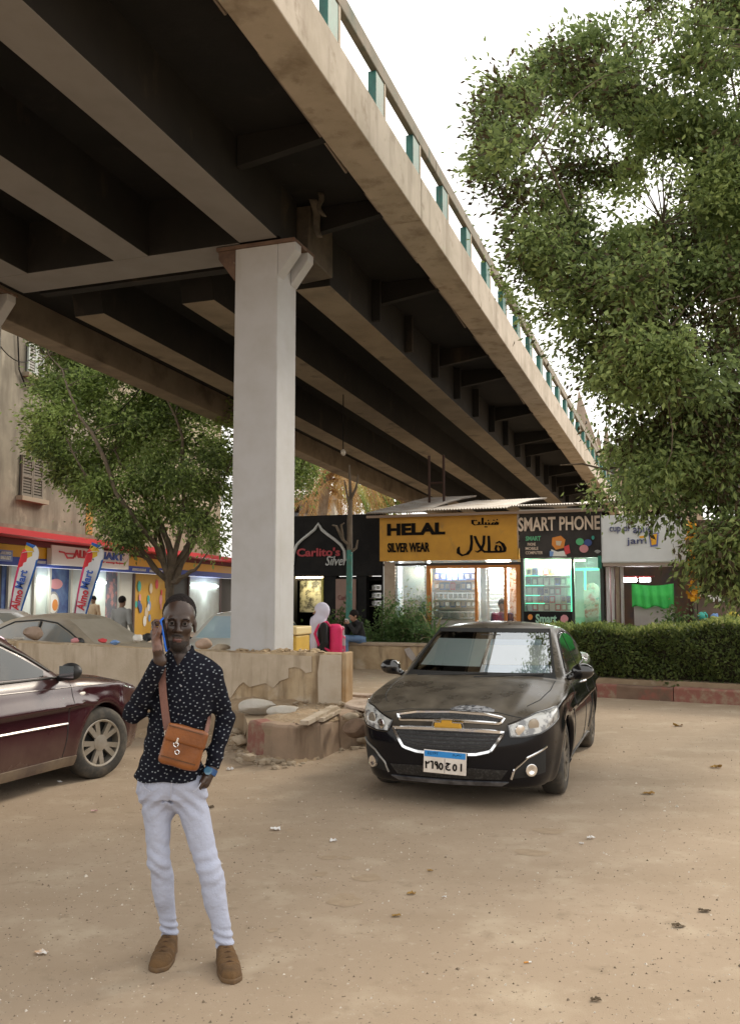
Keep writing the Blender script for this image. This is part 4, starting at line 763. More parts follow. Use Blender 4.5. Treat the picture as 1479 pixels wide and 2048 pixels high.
for x in (10, 62, 92, 135, 180, 232, 262, 333, 372, 436): mb = MB(); LF.bx(mb, lv(x) - .07, lv(x) + .07, 0, zb0 - .012, -.2, -.06); mb.build('mullion', M('mullion', (.5, .48, .42), .5) if x < 262 else M('dark_mullion', (.10, .06, .05), .6), t, world=True)
rs = np.random.default_rng(4)
for i in range(16):
    x = rs.uniform(268, 325); y = rs.uniform(1152, 1245); k = ['pink', 'teal', 'red', 'sky', 'cream', 'white', 'navy'][i % 7]; c = LF.pt(LF.v(x, y, -.13), LF.z(x, y, -.13), -.13); r_ = rs.uniform(.10, .24)
    mb = MB(); mb.prism([(r_ * math.cos(a) * .8, r_ * math.sin(a)) for a in np.linspace(0, 2 * math.pi, 10)[:-1]], c - nL * .002 * i, eL, ZZ_, nL * -.004); mb.build('fruit_motif', cols[k], t, world=True)
# cup and biscuit motif on the blue poster
for (x, y, r_, k) in ((107, 1207, .42, 'grey'), (107, 1207, .34, 'white'), (110, 1210, .2, 'orange'), (112, 1168, .3, 'pink')):
    c = LF.pt(LF.v(x, y, -.14), LF.z(x, y, -.14), -.14 - .004 * (r_ < .4) - .004 * (r_ < .25)); mb = MB(); mb.prism([(r_ * math.cos(a) * (1.6 if k == 'pink' else 1), r_ * math.sin(a) * (.6 if k == 'pink' else 1)) for a in np.linspace(0, 2 * math.pi, 15)[:-1]], c, eL, ZZ_, nL * -.003); mb.build('poster_motif', cols[k], t, world=True)
lamp_m = M('bay_lamp', (1, 1, 1), .5, emit=(.9, 1, .95), estr=2.6)
for i, (x0, x1) in enumerate(((186, 204), (66, 88), (378, 430))):
    p0, p1 = LF.pt(lv(x0), zb0 - .45, -.16), LF.pt(lv(x1), zb0 - .45, -.16); o = thing('tube_lamp', ['white tube lamp above the market door beside the right flag', 'white tube lamp over the market window between the flags', 'white tube lamp over the pale bay nearest the column'][i], 'lamp', (p0 + p1) / 2)
    mb = MB(); mb.tube([p0, p1], .05, 8); mb.build('tube', M('bay_tube', (1, 1, 1), .5, emit=(.9, 1, .96), estr=10), o, world=True); lamp_light('tube_light', (p0 + p1) / 2 - nL * .5 - ZZ_ * .3, 22, (.9, 1, .95), .3)
# ================================================================ FAR THINGS
spire_m = M('spire_stone', (.32, .25, .19), .9, col2=(.22, .17, .13), scale=.6)
t = thing('church_spire', 'thin brown stone spire far behind the overpass', 'tower', A(1180, 1000, 70) * np.array([1, 1, 0]))
c0 = A(1178, 960, 70); ap = A(1161, 778, 70)[2]; base = np.array([c0[0] - .2, 70, 0])
mb = MB(); zz = A(1178, 905, 70)[2]
for (z0, z1, r0, r1) in ((0, zz, 1.45, 1.45),): mb.hexa([base + np.array([x * r0, y * r0, z0]) for x, y in ((-1, -1), (1, -1), (1, 1), (-1, 1))] + [base + np.array([x * r1, y * r1, z1]) for x, y in ((-1, -1), (1, -1), (1, 1), (-1, 1))])
mb.build('tower', spire_m, t, world=True)
mb = MB(); tip = base + np.array([-.5, 0, ap]); n = 8; ring = [base + np.array([1.1 * math.cos(2 * math.pi * k / n), 1.1 * math.sin(2 * math.pi * k / n), zz]) for k in range(n)]; mb.add(ring + [tip], [(k, (k + 1) % n, n) for k in range(n)] + [tuple(range(n - 1, -1, -1))]); mb.build('spire', spire_m, t, world=True)
for sx in (-1, 1):
    for sy in (-1, 1):
        b_ = base + np.array([sx * 1.25, sy * 1.25, zz]); mb = MB(); mb.add([b_ + np.array([x * .25, y * .25, 0]) for x, y in ((-1, -1), (1, -1), (1, 1), (-1, 1))] + [b_ + ZZ_ * 2.3], [(0, 1, 4), (1, 2, 4), (2, 3, 4), (3, 0, 4), (3, 2, 1, 0)]); mb.build('pinnacle', spire_m, t, world=True)
def house(name, label, px0, px1, py_top, Y, depth, m, wins):
    p0, p1 = A(px0, py_top, Y), A(px1, py_top, Y); t = thing(name, label, 'building', ((p0[0] + p1[0]) / 2, Y, 0)); zt = p0[2]
    mb = MB(); mb.box(((p0[0] + p1[0]) / 2, Y + depth / 2, zt / 2), (p1[0] - p0[0], depth, zt)); mb.build('wall', m, t, world=True)
    mb = MB(); mb.box(((p0[0] + p1[0]) / 2, Y + depth / 2, zt + .12), (p1[0] - p0[0] + .4, depth + .4, .24)); mb.build('parapet', m, t, world=True)
    for (x, y, w, h) in wins: q = A(x, y, Y - .03); mb = MB(); mb.box(q, (w, .12, h)); mb.build('window', M('far_window', (.10, .11, .13), .3), t, world=True)
    return t
house('white_house', 'pale rendered house seen beyond the black shop', 560, 668, 1000, 46, 8, M('pale_house', (.60, .57, .53), .9, col2=(.52, .49, .45), scale=.5), [(602, 1008, .7, .9), (637, 1013, .7, .9), (620, 1020, .4, .5), (585, 1015, .7, .9)])
house('tan_block', 'tall tan apartment block far beyond the leaning trees on the right', 1160, 1400, 905, 80, 12, M('tan_block', (.42, .32, .23), .9, col2=(.33, .25, .18), scale=.3), [(1180, 940, 1.2, 1.8), (1215, 940, 1.2, 1.8), (1250, 940, 1.2, 1.8), (1180, 975, 1.2, 1.8), (1215, 975, 1.2, 1.8), (1285, 940, 1.2, 1.8)])
# ================================================================ TREES, HEDGE, PLANTS
bark = M('grey_bark', (.16, .125, .09), .95, col2=(.10, .08, .06), scale=6, bump=.6, bscale=25, stain=(.22, .18, .14), sscale=(8, 8, 1.5))
def inside(poly, x, y):
    c = False; j = len(poly) - 1
    for i in range(len(poly)):
        xi, yi = poly[i]; xj, yj = poly[j]
        if (yi > y) != (yj > y) and x < (xj - xi) * (y - yi) / (yj - yi) + xi: c = not c
        j = i
    return c
def fbm(x, y, s): return math.sin(x * .021 * s + y * .013 * s + s) + .7 * math.sin(x * .047 * s - y * .039 * s + 2 * s) + .5 * math.sin(x * .083 * s + y * .097 * s)
def limb(mb, p, q, r0, r1, rs, n=7, sag=.06):
    p, q = np.asarray(p, float), np.asarray(q, float); L = np.linalg.norm(q - p); P = []
    off = rs.normal(size=3) * L * sag
    for i in range(n): t = i / (n - 1); P.append(p + (q - p) * t + off * math.sin(t * math.pi) + rs.normal(size=3) * L * .012 * (0 < i < n - 1))
    mb.tube(P, np.linspace(r0, r1, n), 7); return np.array(P)
def crown_tree(name, label, cat, poly, yc, yr, base, fork, nclu, nleaf, lsize, mats, seed, spread, limbs=11, gap=None, trunk_r=.16, boughs=(100, .4), edge_sparse=None, extra_limbs=()):
    rs = np.random.default_rng(seed); t = thing(name, label, cat, (base[0], base[1], base[2]))
    xs = [p[0] for p in poly]; ys = [p[1] for p in poly]; C = []; CM = []; nb, rb = boughs; BC = []
    while len(BC) < nb:                  # boughs first, then leaf sprays round each of them, so the crown is lumpy with gaps
        x = rs.uniform(min(xs), max(xs)); y = rs.uniform(min(ys), max(ys))
        if not inside(poly, x, y) or (gap and gap(x, y, rs)): continue
        BC.append(A(x, y, yc + rs.uniform(-1, 1) * yr * (.55 + .45 * rs.random())))
    for c in BC:
        pm = rs.dirichlet(np.ones(len(mats)) * .55); r_ = rb * rs.uniform(.65, 1.3); k = 0; n_ = max(3, int(nclu / nb * (r_ / rb) ** 2 * rs.uniform(.7, 1.2)))
        for _ in range(n_ * 3):
            d = rs.normal(size=3); d /= np.linalg.norm(d); q = c + d * r_ * rs.uniform(.35, 1) * np.array([1.1, 1.1, .75]); x, y = PX(q)
            if not inside(poly, x, y) and rs.random() > .12: continue
            if gap and gap(x, y, rs) and rs.random() < .6: continue
            C.append(q); CM.append(pm); k += 1
            if k >= n_: break
    C = np.array(C); mb = MB(); ctr = C.mean(0)
    for c, pm in zip(C, CM):
        n = int(nleaf * rs.uniform(.5, 1.5)); g = rs.normal(size=(n, 3)); g *= (spread * rs.uniform(.6, 1.25)) * np.array([1, 1, .8]); o = g / (np.linalg.norm(g, axis=1)[:, None] + 1e-6) + (c - ctr) / (np.linalg.norm(c - ctr) + 1e-6) * .6
        leaf_mesh(mb, c + g, o, lsize * rs.uniform(.85, 1.15), m=list(range(len(mats))) , rs=rs, pm=pm)
    mb.build('crown', mats, t, world=True)
    mb = MB(); limb(mb, np.asarray(base) - ZZ_ * .1, fork, trunk_r, trunk_r * .75, rs, sag=.04); nodes = []
    idx = [0]; d = np.linalg.norm(C - C[0], axis=1)
    for _ in range(limbs - 1): k = int(np.argmax(d)); idx.append(k); d = np.minimum(d, np.linalg.norm(C - C[k], axis=1))
    for k in idx:
        P = limb(mb, fork, fork + (C[k] - fork) * .85, trunk_r * .55, trunk_r * .1, rs, n=10); nodes += list(P[3:])
    for e in extra_limbs: P = limb(mb, e[0], e[1], e[2], e[3], rs, n=8); nodes += list(P[2:])
    nodes = np.array(nodes)
    for c in C[::5]:
        k = np.argmin(np.linalg.norm(nodes - c, axis=1))
        if np.linalg.norm(nodes[k] - c) > 1.3: continue
        limb(mb, nodes[k], c, trunk_r * .09, trunk_r * .035, rs, n=5, sag=.1)
    mb.build('trunk', bark, t, world=True, smooth=True); return t
lfA = leaf_mat('leaf_dark', (.07, .10, .036), (.15, .20, .075)); lfB = leaf_mat('leaf_mid', (.14, .20, .07), (.26, .34, .125)); lfC = leaf_mat('leaf_light', (.24, .32, .11), (.40, .49, .18)); lfD = leaf_mat('leaf_brown', (.06, .045, .022), (.11, .085, .04), .4)
polyR = [(1290, -130), (1232, 0), (1200, 25), (1165, 58), (1110, 85), (1070, 120), (1010, 140), (962, 150), (950, 195), (958, 255), (975, 300), (950, 345), (985, 392), (992, 425), (1015, 480), (1060, 530), (1052, 560), (1075, 610), (1102, 630), (1125, 655), (1165, 690), (1160, 720), (1185, 762), (1197, 797), (1215, 845), (1232, 880), (1222, 905), (1190, 925), (1130, 935), (1140, 955), (1170, 990), (1180, 1020), (1215, 1035), (1255, 1048), (1290, 1030), (1330, 1062), (1362, 1085), (1385, 1120), (1365, 1160), (1350, 1215), (1420, 1190), (1520, 1170), (1700, 1100), (1760, 500), (1720, -60), (1560, -170), (1400, -150)]
def gapR(x, y, rs):
    n = fbm(x, y, 1.0)
    if x > 1600 and rs.random() < .4: return True
    if (1050 < x < 1235) and (480 < y < 900): return rs.random() < .45 + .35 * (n > .2)      # thin lower left side
    if y < 110 and 1270 < x < 1430: return rs.random() < .75
    if (1330 < x < 1440 and 255 < y < 345): return rs.random() < .85
    if (1290 < x < 1380 and 950 < y < 1010): return rs.random() < .8
    if x < 1010: return rs.random() < .35
    if (1200 < x < 1345 and y > 1010): return rs.random() < .90
    if (1365 < x < 1405 and y > 1040): return rs.random() < .75
    if (1120 < x < 1200 and y > 900): return rs.random() < .6
    if x < 1340 and n > 1.15: return rs.random() < .9
    if x > 1335 and y > 480: return False
    if rs.random() < .16: return True
    return n > .9 and rs.random() < .5
bR = A(1560, 1240, 14.4); bR[2] = PZ
crown_tree('ficus_tree', 'large dark leafy tree leaning over the hedge at the right edge', 'tree', polyR, 10.5, 1.9, bR, A(1530, 930, 11.6), 2500, 92, .082, [lfA, lfB, lfB, lfC, lfC, lfD], 21, .135, 18, gapR, .10, (255, .36),
           extra_limbs=[(A(1460, 700, 10.6), A(1290, 690, 9.4), .03, .010), (A(1400, 690, 10.0), A(1330, 640, 9.3), .016, .007), (A(1440, 860, 10.8), A(1120, 930, 10.4), .03, .007), (A(1370, 710, 9.4), A(1330, 780, 9.2), .010, .005)])
lfE = leaf_mat('leaf_bright', (.27, .37, .10), (.42, .54, .18))
polyL = [(70, 640), (95, 700), (75, 760), (80, 800), (62, 838), (75, 890), (95, 955), (140, 975), (190, 1000), (182, 1050), (235, 1105), (290, 1080), (325, 1035), (350, 1060), (385, 1095), (450, 1100), (475, 1000), (480, 900), (470, 820), (420, 740), (300, 640), (180, 600)]
def gapL(x, y, rs): return (x > 380 and rs.random() < .45) or (300 < x < 345 and y > 980 and rs.random() < .7) or (fbm(x, y, 1.7) > 1.0 and rs.random() < .8)
bL = A(346, 1240, 25.0); bL[2] = 0
crown_tree('street_tree', 'green bushy tree with forked grey trunk in front of the mini market', 'tree', polyL, 25.0, 1.7, bL, A(340, 1165, 25), 1050, 80, .135, [lfB, lfC, lfE, lfE, lfA], 33, .24, 8, gapL, .15, (150, .55),
           extra_limbs=[(A(338, 1175, 25), A(318, 1040, 24.8), .12, .07), (A(346, 1165, 25), A(392, 1075, 25.2), .12, .06), (A(318, 1040, 24.8), A(230, 900, 24.5), .07, .03)])
# trees beyond
def blob_tree(name, label, px, py, Y, w, h, n, ls, mats, seed, base_z=0.0, grp=None):
    rs = np.random.default_rng(seed); c = A(px, py, Y); t = thing(name, label, 'tree', (c[0], Y, base_z), 0, grp); mb = MB(); K = 60
    D = rs.normal(size=(K, 3)); D /= np.linalg.norm(D, axis=1)[:, None]; Cc = c + D * np.array([w, w * .8, h]) * (rs.random((K, 1)) ** .4)
    g = rs.normal(size=(n, 3)) * np.array([w, w, h]) * .2; ci = rs.integers(0, K, n); leaf_mesh(mb, Cc[ci] + g, g + D[ci] * w * .3, ls, m=list(range(len(mats))), rs=rs); mb.build('crown', mats, t, world=True)
    mb = MB(); limb(mb, np.array([c[0], Y, base_z - .1]), c, .2, .09, rs)
    for k in range(0, K, 8): limb(mb, c - ZZ_ * h * .4, Cc[k], .07, .02, rs)
    mb.build('trunk', bark, t, world=True, smooth=True)
blob_tree('background_tree', 'dark green tree just right of the column, above the white house', 585, 930, 34, 1.1, 1.4, 5000, .16, [lfB, lfE, lfC], 3)
blob_tree('background_tree', 'pale green tree behind the left end of the tin roof', 772, 985, 46, 1.9, 1.4, 5000, .2, [lfE, lfC], 4)
blob_tree('background_tree', 'sunlit yellow green tree filling the gap behind the palm', 730, 945, 56, 3.0, 2.0, 3500, .25, [lfE, lfE], 5)
# palm with its skirt of dead fronds
t = thing('palm_tree', 'palm with a shaggy skirt of dead orange brown fronds behind the black shop', 'tree', A(716, 1100, 40) * np.array([1, 1, 0]))
c = A(675, 895, 40); rs = np.random.default_rng(8); mb = MB(); limb(mb, np.array([A(680, 1100, 40)[0], 40, -.1]), c, .24, .2, rs); mb.build('trunk', M('palm_trunk', (.42, .35, .28), .95, col2=(.3, .24, .18), scale=5, bump=.5), t, world=True, smooth=True)
def frond(mb, o, az, L, rise, droop, wid, rs, m):
    P = []; 
    for i in range(8): s_ = i / 7; P.append(o + np.array([math.cos(az) * L * s_ * (1 - .35 * s_ * (droop > 1)), math.sin(az) * L * s_ * (1 - .35 * s_ * (droop > 1)), rise * L * s_ - droop * L * s_ * s_]))
    P = np.array(P); mb.tube(P, np.linspace(.03, .008, 8), 4, m=m)
    for i in range(1, 8):
        for q in range(5):
            s_ = (i - 1 + q / 5) / 7; p = P[i - 1] * (1 - q / 5) + P[i] * q / 5; T = P[i] - P[i - 1]; T /= np.linalg.norm(T); S = np.cross(T, ZZ_); S /= np.linalg.norm(S) + 1e-6
            for sg in (-1, 1): e = p + S * sg * wid * (1 - .5 * s_) + T * wid * .7 - ZZ_ * wid * (.25 + .5 * rs.random()); b = T * .03; mb.add([p - b, p + b, e], [(0, 1, 2)], m)
dead = leaf_mat('dead_frond', (.50, .28, .10), (.70, .52, .26), .45)
mb = MB()
for i in range(64): frond(mb, c + rs.normal(size=3) * np.array([.25, .25, .5]) - ZZ_ * rs.uniform(0, 1.2), rs.uniform(0, 6.28), rs.uniform(2.2, 4.0), rs.uniform(-.1, .35), rs.uniform(.7, 1.3), .42, rs, 0)
mb.build('dead_fronds', dead, t, world=True)
mb = MB()
for i in range(22): frond(mb, c + ZZ_ * .6, i * .9, 3.0, rs.uniform(.4, 1.1), rs.uniform(.5, .9), .45, rs, 0)
mb.build('fronds', lfC, t, world=True)
# hedge
eh = np.array([*(b_h := (G(1345, 1403)[:2] - G(1186, 1394)[:2])), 0]); eh /= np.linalg.norm(eh); nh = np.array([-eh[1], eh[0], 0])
h0 = np.array([*G(1186, 1394)[:2], 0]) + nh * .16 - eh * 1.3; HL = 9.0
t = thing('hedge', 'clipped green hedge behind the brown kerb beside the black car', 'hedge', h0 + eh * 3 + ZZ_ * PZ); rs = np.random.default_rng(12)
mb = MB()
def htop(s): return 1.10 + .045 * s + .05 * math.sin(s * 2.3) + .03 * math.sin(s * 6.1)
rows = []
for i in range(37):
    s_ = HL * i / 36; z = htop(s_) - .10; b = .30 + .05 * math.sin(s_ * 5); rows.append([h0 + eh * s_ + nh * (b + .04) + ZZ_ * .2, h0 + eh * s_ + nh * b + ZZ_ * z * .6, h0 + eh * s_ + nh * (b + .03) + ZZ_ * z, h0 + eh * s_ + nh * 1.15 + ZZ_ * z, h0 + eh * s_ + nh * 1.2 + ZZ_ * .3])
mb.grid(np.array(rows)[::-1]); mb.add(rows[0], [(0, 1, 2, 3, 4)]); mb.add(rows[-1], [(4, 3, 2, 1, 0)])
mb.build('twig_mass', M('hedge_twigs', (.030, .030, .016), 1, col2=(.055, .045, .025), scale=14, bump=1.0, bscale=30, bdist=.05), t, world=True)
n = 26000; s_ = rs.random(n) * HL; kind = rs.random(n); zt = np.array([htop(q) for q in s_]); cl = np.sin(s_ * 9.1 + rs.normal(size=n) * .3) * .03
d = np.where(kind < .55, .05 + cl + np.abs(rs.normal(size=n)) * .07, rs.random(n) * 1.25); z = np.where(kind < .55, .21 + (zt - .21) * rs.random(n) ** .85, zt + rs.normal(size=n) * .035 + .01)
d += .07 * np.sin(s_ * 3.7 + z * 7); thin = (kind < .55) & (z < .36) & (rs.random(n) < .45); keep = ~thin
Pn = h0 + eh * s_[:, None] + nh * d[:, None]; Pn[:, 2] = z; Nn = np.where((kind < .55)[:, None], -nh + ZZ_ * .4, ZZ_ * 1.0 - nh * .2)
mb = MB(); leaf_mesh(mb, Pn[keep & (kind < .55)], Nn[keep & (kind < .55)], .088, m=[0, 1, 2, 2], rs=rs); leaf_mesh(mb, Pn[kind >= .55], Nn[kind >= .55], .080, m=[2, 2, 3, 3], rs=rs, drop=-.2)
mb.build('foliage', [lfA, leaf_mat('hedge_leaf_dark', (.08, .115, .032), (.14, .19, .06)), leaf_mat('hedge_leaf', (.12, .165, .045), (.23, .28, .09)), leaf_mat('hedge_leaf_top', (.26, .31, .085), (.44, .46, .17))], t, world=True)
# shrubs
def shrub(name, label, P, w, h, n, ls, mats, seed, asp=.45, grp=None):
    rs = np.random.default_rng(seed); P = np.asarray(P, float); t = thing(name, label, 'shrub', P, 0, grp); mb = MB(); K = 26
    D = np.abs(rs.normal(size=(K, 3))) * np.array([1, 1, 1]); D[:, :2] *= rs.choice([-1, 1], (K, 2)); D /= np.linalg.norm(D, axis=1)[:, None]; C = P + D * np.array([w, w * .7, h]) * (.45 + .5 * rs.random((K, 1)))
    ci = rs.integers(0, K, n); g = rs.normal(size=(n, 3)) * np.array([w, w * .7, h]) * .17; Q = C[ci] + g; Q[:, 2] = np.maximum(Q[:, 2], P[2] + .02); leaf_mesh(mb, Q, g + D[ci] * .2, ls, m=list(range(len(mats))), rs=rs, asp=asp, drop=0); mb.build('foliage', mats, t, world=True)
    mb = MB()
    for k in range(0, K, 2): limb(mb, P + np.array([rs.normal() * .05, rs.normal() * .05, -.05]), C[k], .018, .006, rs)
    mb.build('stems', bark, t, world=True)
def spiky(name, label, P, L, n, wid, mats, seed, up=.9):
    rs = np.random.default_rng(seed); P = np.asarray(P, float); t = thing(name, label, 'plant', P); mb = MB()
    for i in range(n):
        az = rs.uniform(0, 6.28); l = L * rs.uniform(.6, 1.1); el = rs.uniform(.35, 1.35) * up; pts = []
        for j in range(7): s_ = j / 6; pts.append(P + np.array([math.cos(az) * math.cos(el) * l * s_, math.sin(az) * math.cos(el) * l * s_, math.sin(el) * l * s_ - .38 * l * s_ * s_]))
        S = np.array([-math.sin(az), math.cos(az), 0]); rows = []
        for j, p in enumerate(pts): w_ = wid * (1 - (j / 6) ** 2) * (.4 + .6 * min(1, j / 2)) + .002; rows.append([p - S * w_ + ZZ_ * w_ * .5, p, p + S * w_ + ZZ_ * w_ * .5])
        mb.grid(np.array(rows), m=int(rs.integers(len(mats))))
    mb.build('blades', mats, t, world=True)
    mb = MB(); mb.blob(P + ZZ_ * .02, (.09, .09, .1), 1); mb.build('crown_base', bark, t, world=True)
zb = zpt - .05
pp = lambda x, d: PW.pt(PW.v(x, 1290), zb, d)
shA = leaf_mat('shrub_a', (.05, .10, .03), (.13, .24, .07)); shB = leaf_mat('shrub_b', (.09, .16, .05), (.22, .33, .12)); shC = leaf_mat('shrub_dry', (.25, .24, .12), (.42, .38, .2))
for i, (x, d, w, h, n, ls, ms, l) in enumerate([(612, .9, .5, .6, 1500, .09, [shA, lfB], 'dark leafy shrub beside the column, behind the veiled woman'), (660, 1.0, .45, .75, 1500, .10, [shA, lfA], 'shrub behind the head of the boy, left of the green painted pole'),
        (745, .8, .5, .85, 2200, .085, [shA, shB, lfB], 'leafy shrub directly behind the boy seated on the planter wall'), (780, .7, .45, .6, 1800, .075, [shB, shA], 'low light green shrub right of the seated boy'), (800, 1.2, .5, 1.0, 2000, .085, [shB, shA, shC], 'tall loose shrub in front of the pale shop pilaster'), (725, .45, .3, .3, 900, .06, [shB], 'small ground shrub at the edge of the planter behind the boy'), (820, .55, .35, .4, 1200, .06, [shA, shB], 'small shrub at the foot of the spiky plant')]):
    shrub('shrub', l, pp(x, d), w, h, n, ls, ms, 50 + i, .3 if i in (2, 4) else .45)
spiky('spiky_plant', 'spiky long bladed plant at the right end of the planter', pp(845, .8), 1.15, 70, .028, [shA, shB, shC], 5); spiky('spiky_plant', 'dark sword leaved plant between the veiled woman and the green painted pole', pp(672, .6), .8, 46, .03, [lfA, shA], 6)
spiky('spiky_plant', 'drooping dry bladed plant against the concrete block', pp(868, .5), .8, 40, .02, [shC, shA, lfB], 7, .7)
# young tree with a trunk painted green
t = thing('sapling', 'thin young tree with green painted trunk and bare lopped branches', 'tree', pp(697, .75)); rs = np.random.default_rng(14); Y_ = pp(697, .75)[1]
mb = MB(); P0 = A(697, 1285, Y_); P0[2] = zb; q1 = A(699, 1100, Y_); mb.tube([P0 - ZZ_ * .1, A(698, 1180, Y_), q1], [.075, .068, .062], 10); mb.build('painted_trunk', M('teal_trunk_paint', (.03, .19, .15), .6, col2=(.05, .14, .1), scale=9, layers=[((.2, .2, .15), 12, .62, .68)]), t, world=True, smooth=True)
mb = MB(); mb.tube([q1, A(699, 1040, Y_), A(701, 1000, Y_), A(698, 930, Y_)], [.062, .055, .04, .018], 8)
for a, b, c_ in (((699, 1092), (686, 1080), (684, 1058)), ((686, 1080), (672, 1052), (664, 1050)), ((684, 1070), (682, 1050), (688, 1046)), ((700, 1105), (712, 1096), (715, 1080)), ((700, 1020), (694, 990), (688, 960)), ((700, 1000), (712, 975), (716, 950))): mb.tube([A(*a, Y_), A(*b, Y_ - .1), A(*c_, Y_ - .15)], [.035, .025, .015], 6)
mb.build('bare_branches', bark, t, world=True, smooth=True)
# greenery by the open shop, orange flowers, ivy on the railing
shrub('shrub', 'dark shrub standing in front of the counter with the green sheet', SF.pt(V_(1360), PZ, -1.6), .6, 1.15, 2600, .10, [lfA, shA, lfB], 70); shrub('shrub', 'leafy shrub right of the green sheet, before the brown kiosk', SF.pt(V_(1405), PZ, -2.0), .5, .8, 1800, .09, [lfB, shA], 71)
t = thing('flowering_creeper', 'hanging creeper of orange yellow flowers between the white sign and the kiosk', 'creeper', SF.pt(V_(1388), PZ, -.7)); mb = MB(); rs = np.random.default_rng(15); Q = []
for i in range(260): y = 1050 + 150 * i / 259; Q.append(SF.pt(V_(1386 + rs.normal() * 5), Z_(1388, y), -.7 + rs.normal() * .08))
leaf_mesh(mb, np.array(Q), rs.normal(size=(260, 3)), .12, rs=rs, asp=.9); mb.build('flowers', leaf_mat('orange_flower', (.55, .24, .01), (.75, .42, .03), .3), t, world=True)
mb = MB(); mb.tube([SF.pt(V_(1388), PZ, -.7), SF.pt(V_(1386), 2.2, -.68), SF.pt(V_(1389), Z_(1388, 1045), -.7)], .03, 6); mb.build('stem', bark, t, world=True)
mb = MB(); Q = []; rs = np.random.default_rng(16)
for i in range(420): u = rs.normal(7.0, 1.1); Q.append(B(u, 2.20 + rs.normal() * .05, 1.55 + rs.normal() * .17))
for i in range(160): u = rs.uniform(2, 26); Q.append(B(u, 2.17 + rs.normal() * .03, 1.68 + rs.normal() * .03))
Q = np.array(Q); leaf_mesh(mb, Q, np.tile(VV + ZZ_ * .3, (len(Q), 1)), .10, rs=rs); tag(mb.build('ivy', leaf_mat('ivy_leaf', (.08, .12, .03), (.2, .26, .07)), None), 'wisps of pale ivy growing over the railing of the flyover', 'ivy', kind='stuff')
# ================================================================ CARS
def spl(x, pts):                         # monotone cubic through points
    xs = np.array([p[0] for p in pts], float); ys = np.array([p[1] for p in pts], float); h = np.diff(xs); d = np.diff(ys) / h; m = np.zeros(len(xs)); m[0] = d[0]; m[-1] = d[-1]
    for i in range(1, len(xs) - 1): m[i] = 0 if d[i - 1] * d[i] <= 0 else 2 * d[i - 1] * d[i] / (d[i - 1] + d[i])
    x = np.clip(x, xs[0], xs[-1]); i = np.clip(np.searchsorted(xs, x) - 1, 0, len(h) - 1); t = (x - xs[i]) / h[i]; t2 = t * t; t3 = t2 * t
    return (2 * t3 - 3 * t2 + 1) * ys[i] + (t3 - 2 * t2 + t) * h[i] * m[i] + (-2 * t3 + 3 * t2) * ys[i + 1] + (t3 - t2) * h[i] * m[i + 1]
CARP = dict(
 sedan=dict(top=[(-2.32, .92), (-2.2, 1.04), (-1.9, 1.085), (-1.3, 1.05), (0, .99), (1.0, .985), (1.5, .925), (1.9, .845), (2.12, .765), (2.24, .68), (2.32, .6)],
   wp=[(-2.32, .66), (-2.2, .77), (-1.9, .855), (-1.4, .89), (-.8, .895), (1.2, .895), (1.6, .885), (1.9, .845), (2.08, .77), (2.2, .66), (2.28, .50), (2.34, .25)],
   w0=[(.15, .80), (.28, .855), (.45, .885), (.60, .895), (.72, .889), (.86, .876), (.95, .855), (1.1, .80)], xf=[(.15, 2.18), (.25, 2.26), (.36, 2.30), (.5, 2.30), (.62, 2.275), (.72, 2.225), (.8, 2.15), (.9, 2.0)],
   roof=[(-1.7, 1.16), (-1.2, 1.375), (-.8, 1.448), (-.35, 1.475), (.05, 1.455), (.3, 1.415), (.6, 1.3)], ws=((1.08, .965), (.20, 1.425)), rw=((-1.92, 1.05), (-1.05, 1.43)), ax=(1.36, -1.325), ar=.36),
 saloon=dict(top=[(-2.32, .90), (-2.2, 1.0), (-1.8, 1.05), (-1.2, 1.01), (0, .96), (.95, .965), (1.4, .93), (1.8, .86), (2.08, .77), (2.22, .68), (2.32, .6)],
   wp=[(-2.32, .62), (-2.2, .74), (-1.9, .83), (-1.4, .87), (-.8, .88), (1.2, .88), (1.6, .87), (1.9, .82), (2.08, .74), (2.2, .62), (2.28, .45), (2.34, .2)],
   w0=[(.15, .80), (.28, .85), (.45, .878), (.60, .88), (.75, .874), (.88, .855), (.95, .84), (1.1, .79)], xf=[(.15, 2.18), (.25, 2.25), (.4, 2.29), (.55, 2.28), (.68, 2.24), (.8, 2.14), (.9, 2.0)],
   roof=[(-1.6, 1.15), (-1.2, 1.34), (-.8, 1.43), (-.3, 1.46), (.1, 1.44), (.35, 1.39), (.6, 1.28)], ws=((1.0, .95), (.22, 1.40)), rw=((-1.75, 1.03), (-1.0, 1.40)), ax=(1.34, -1.34), ar=.36))
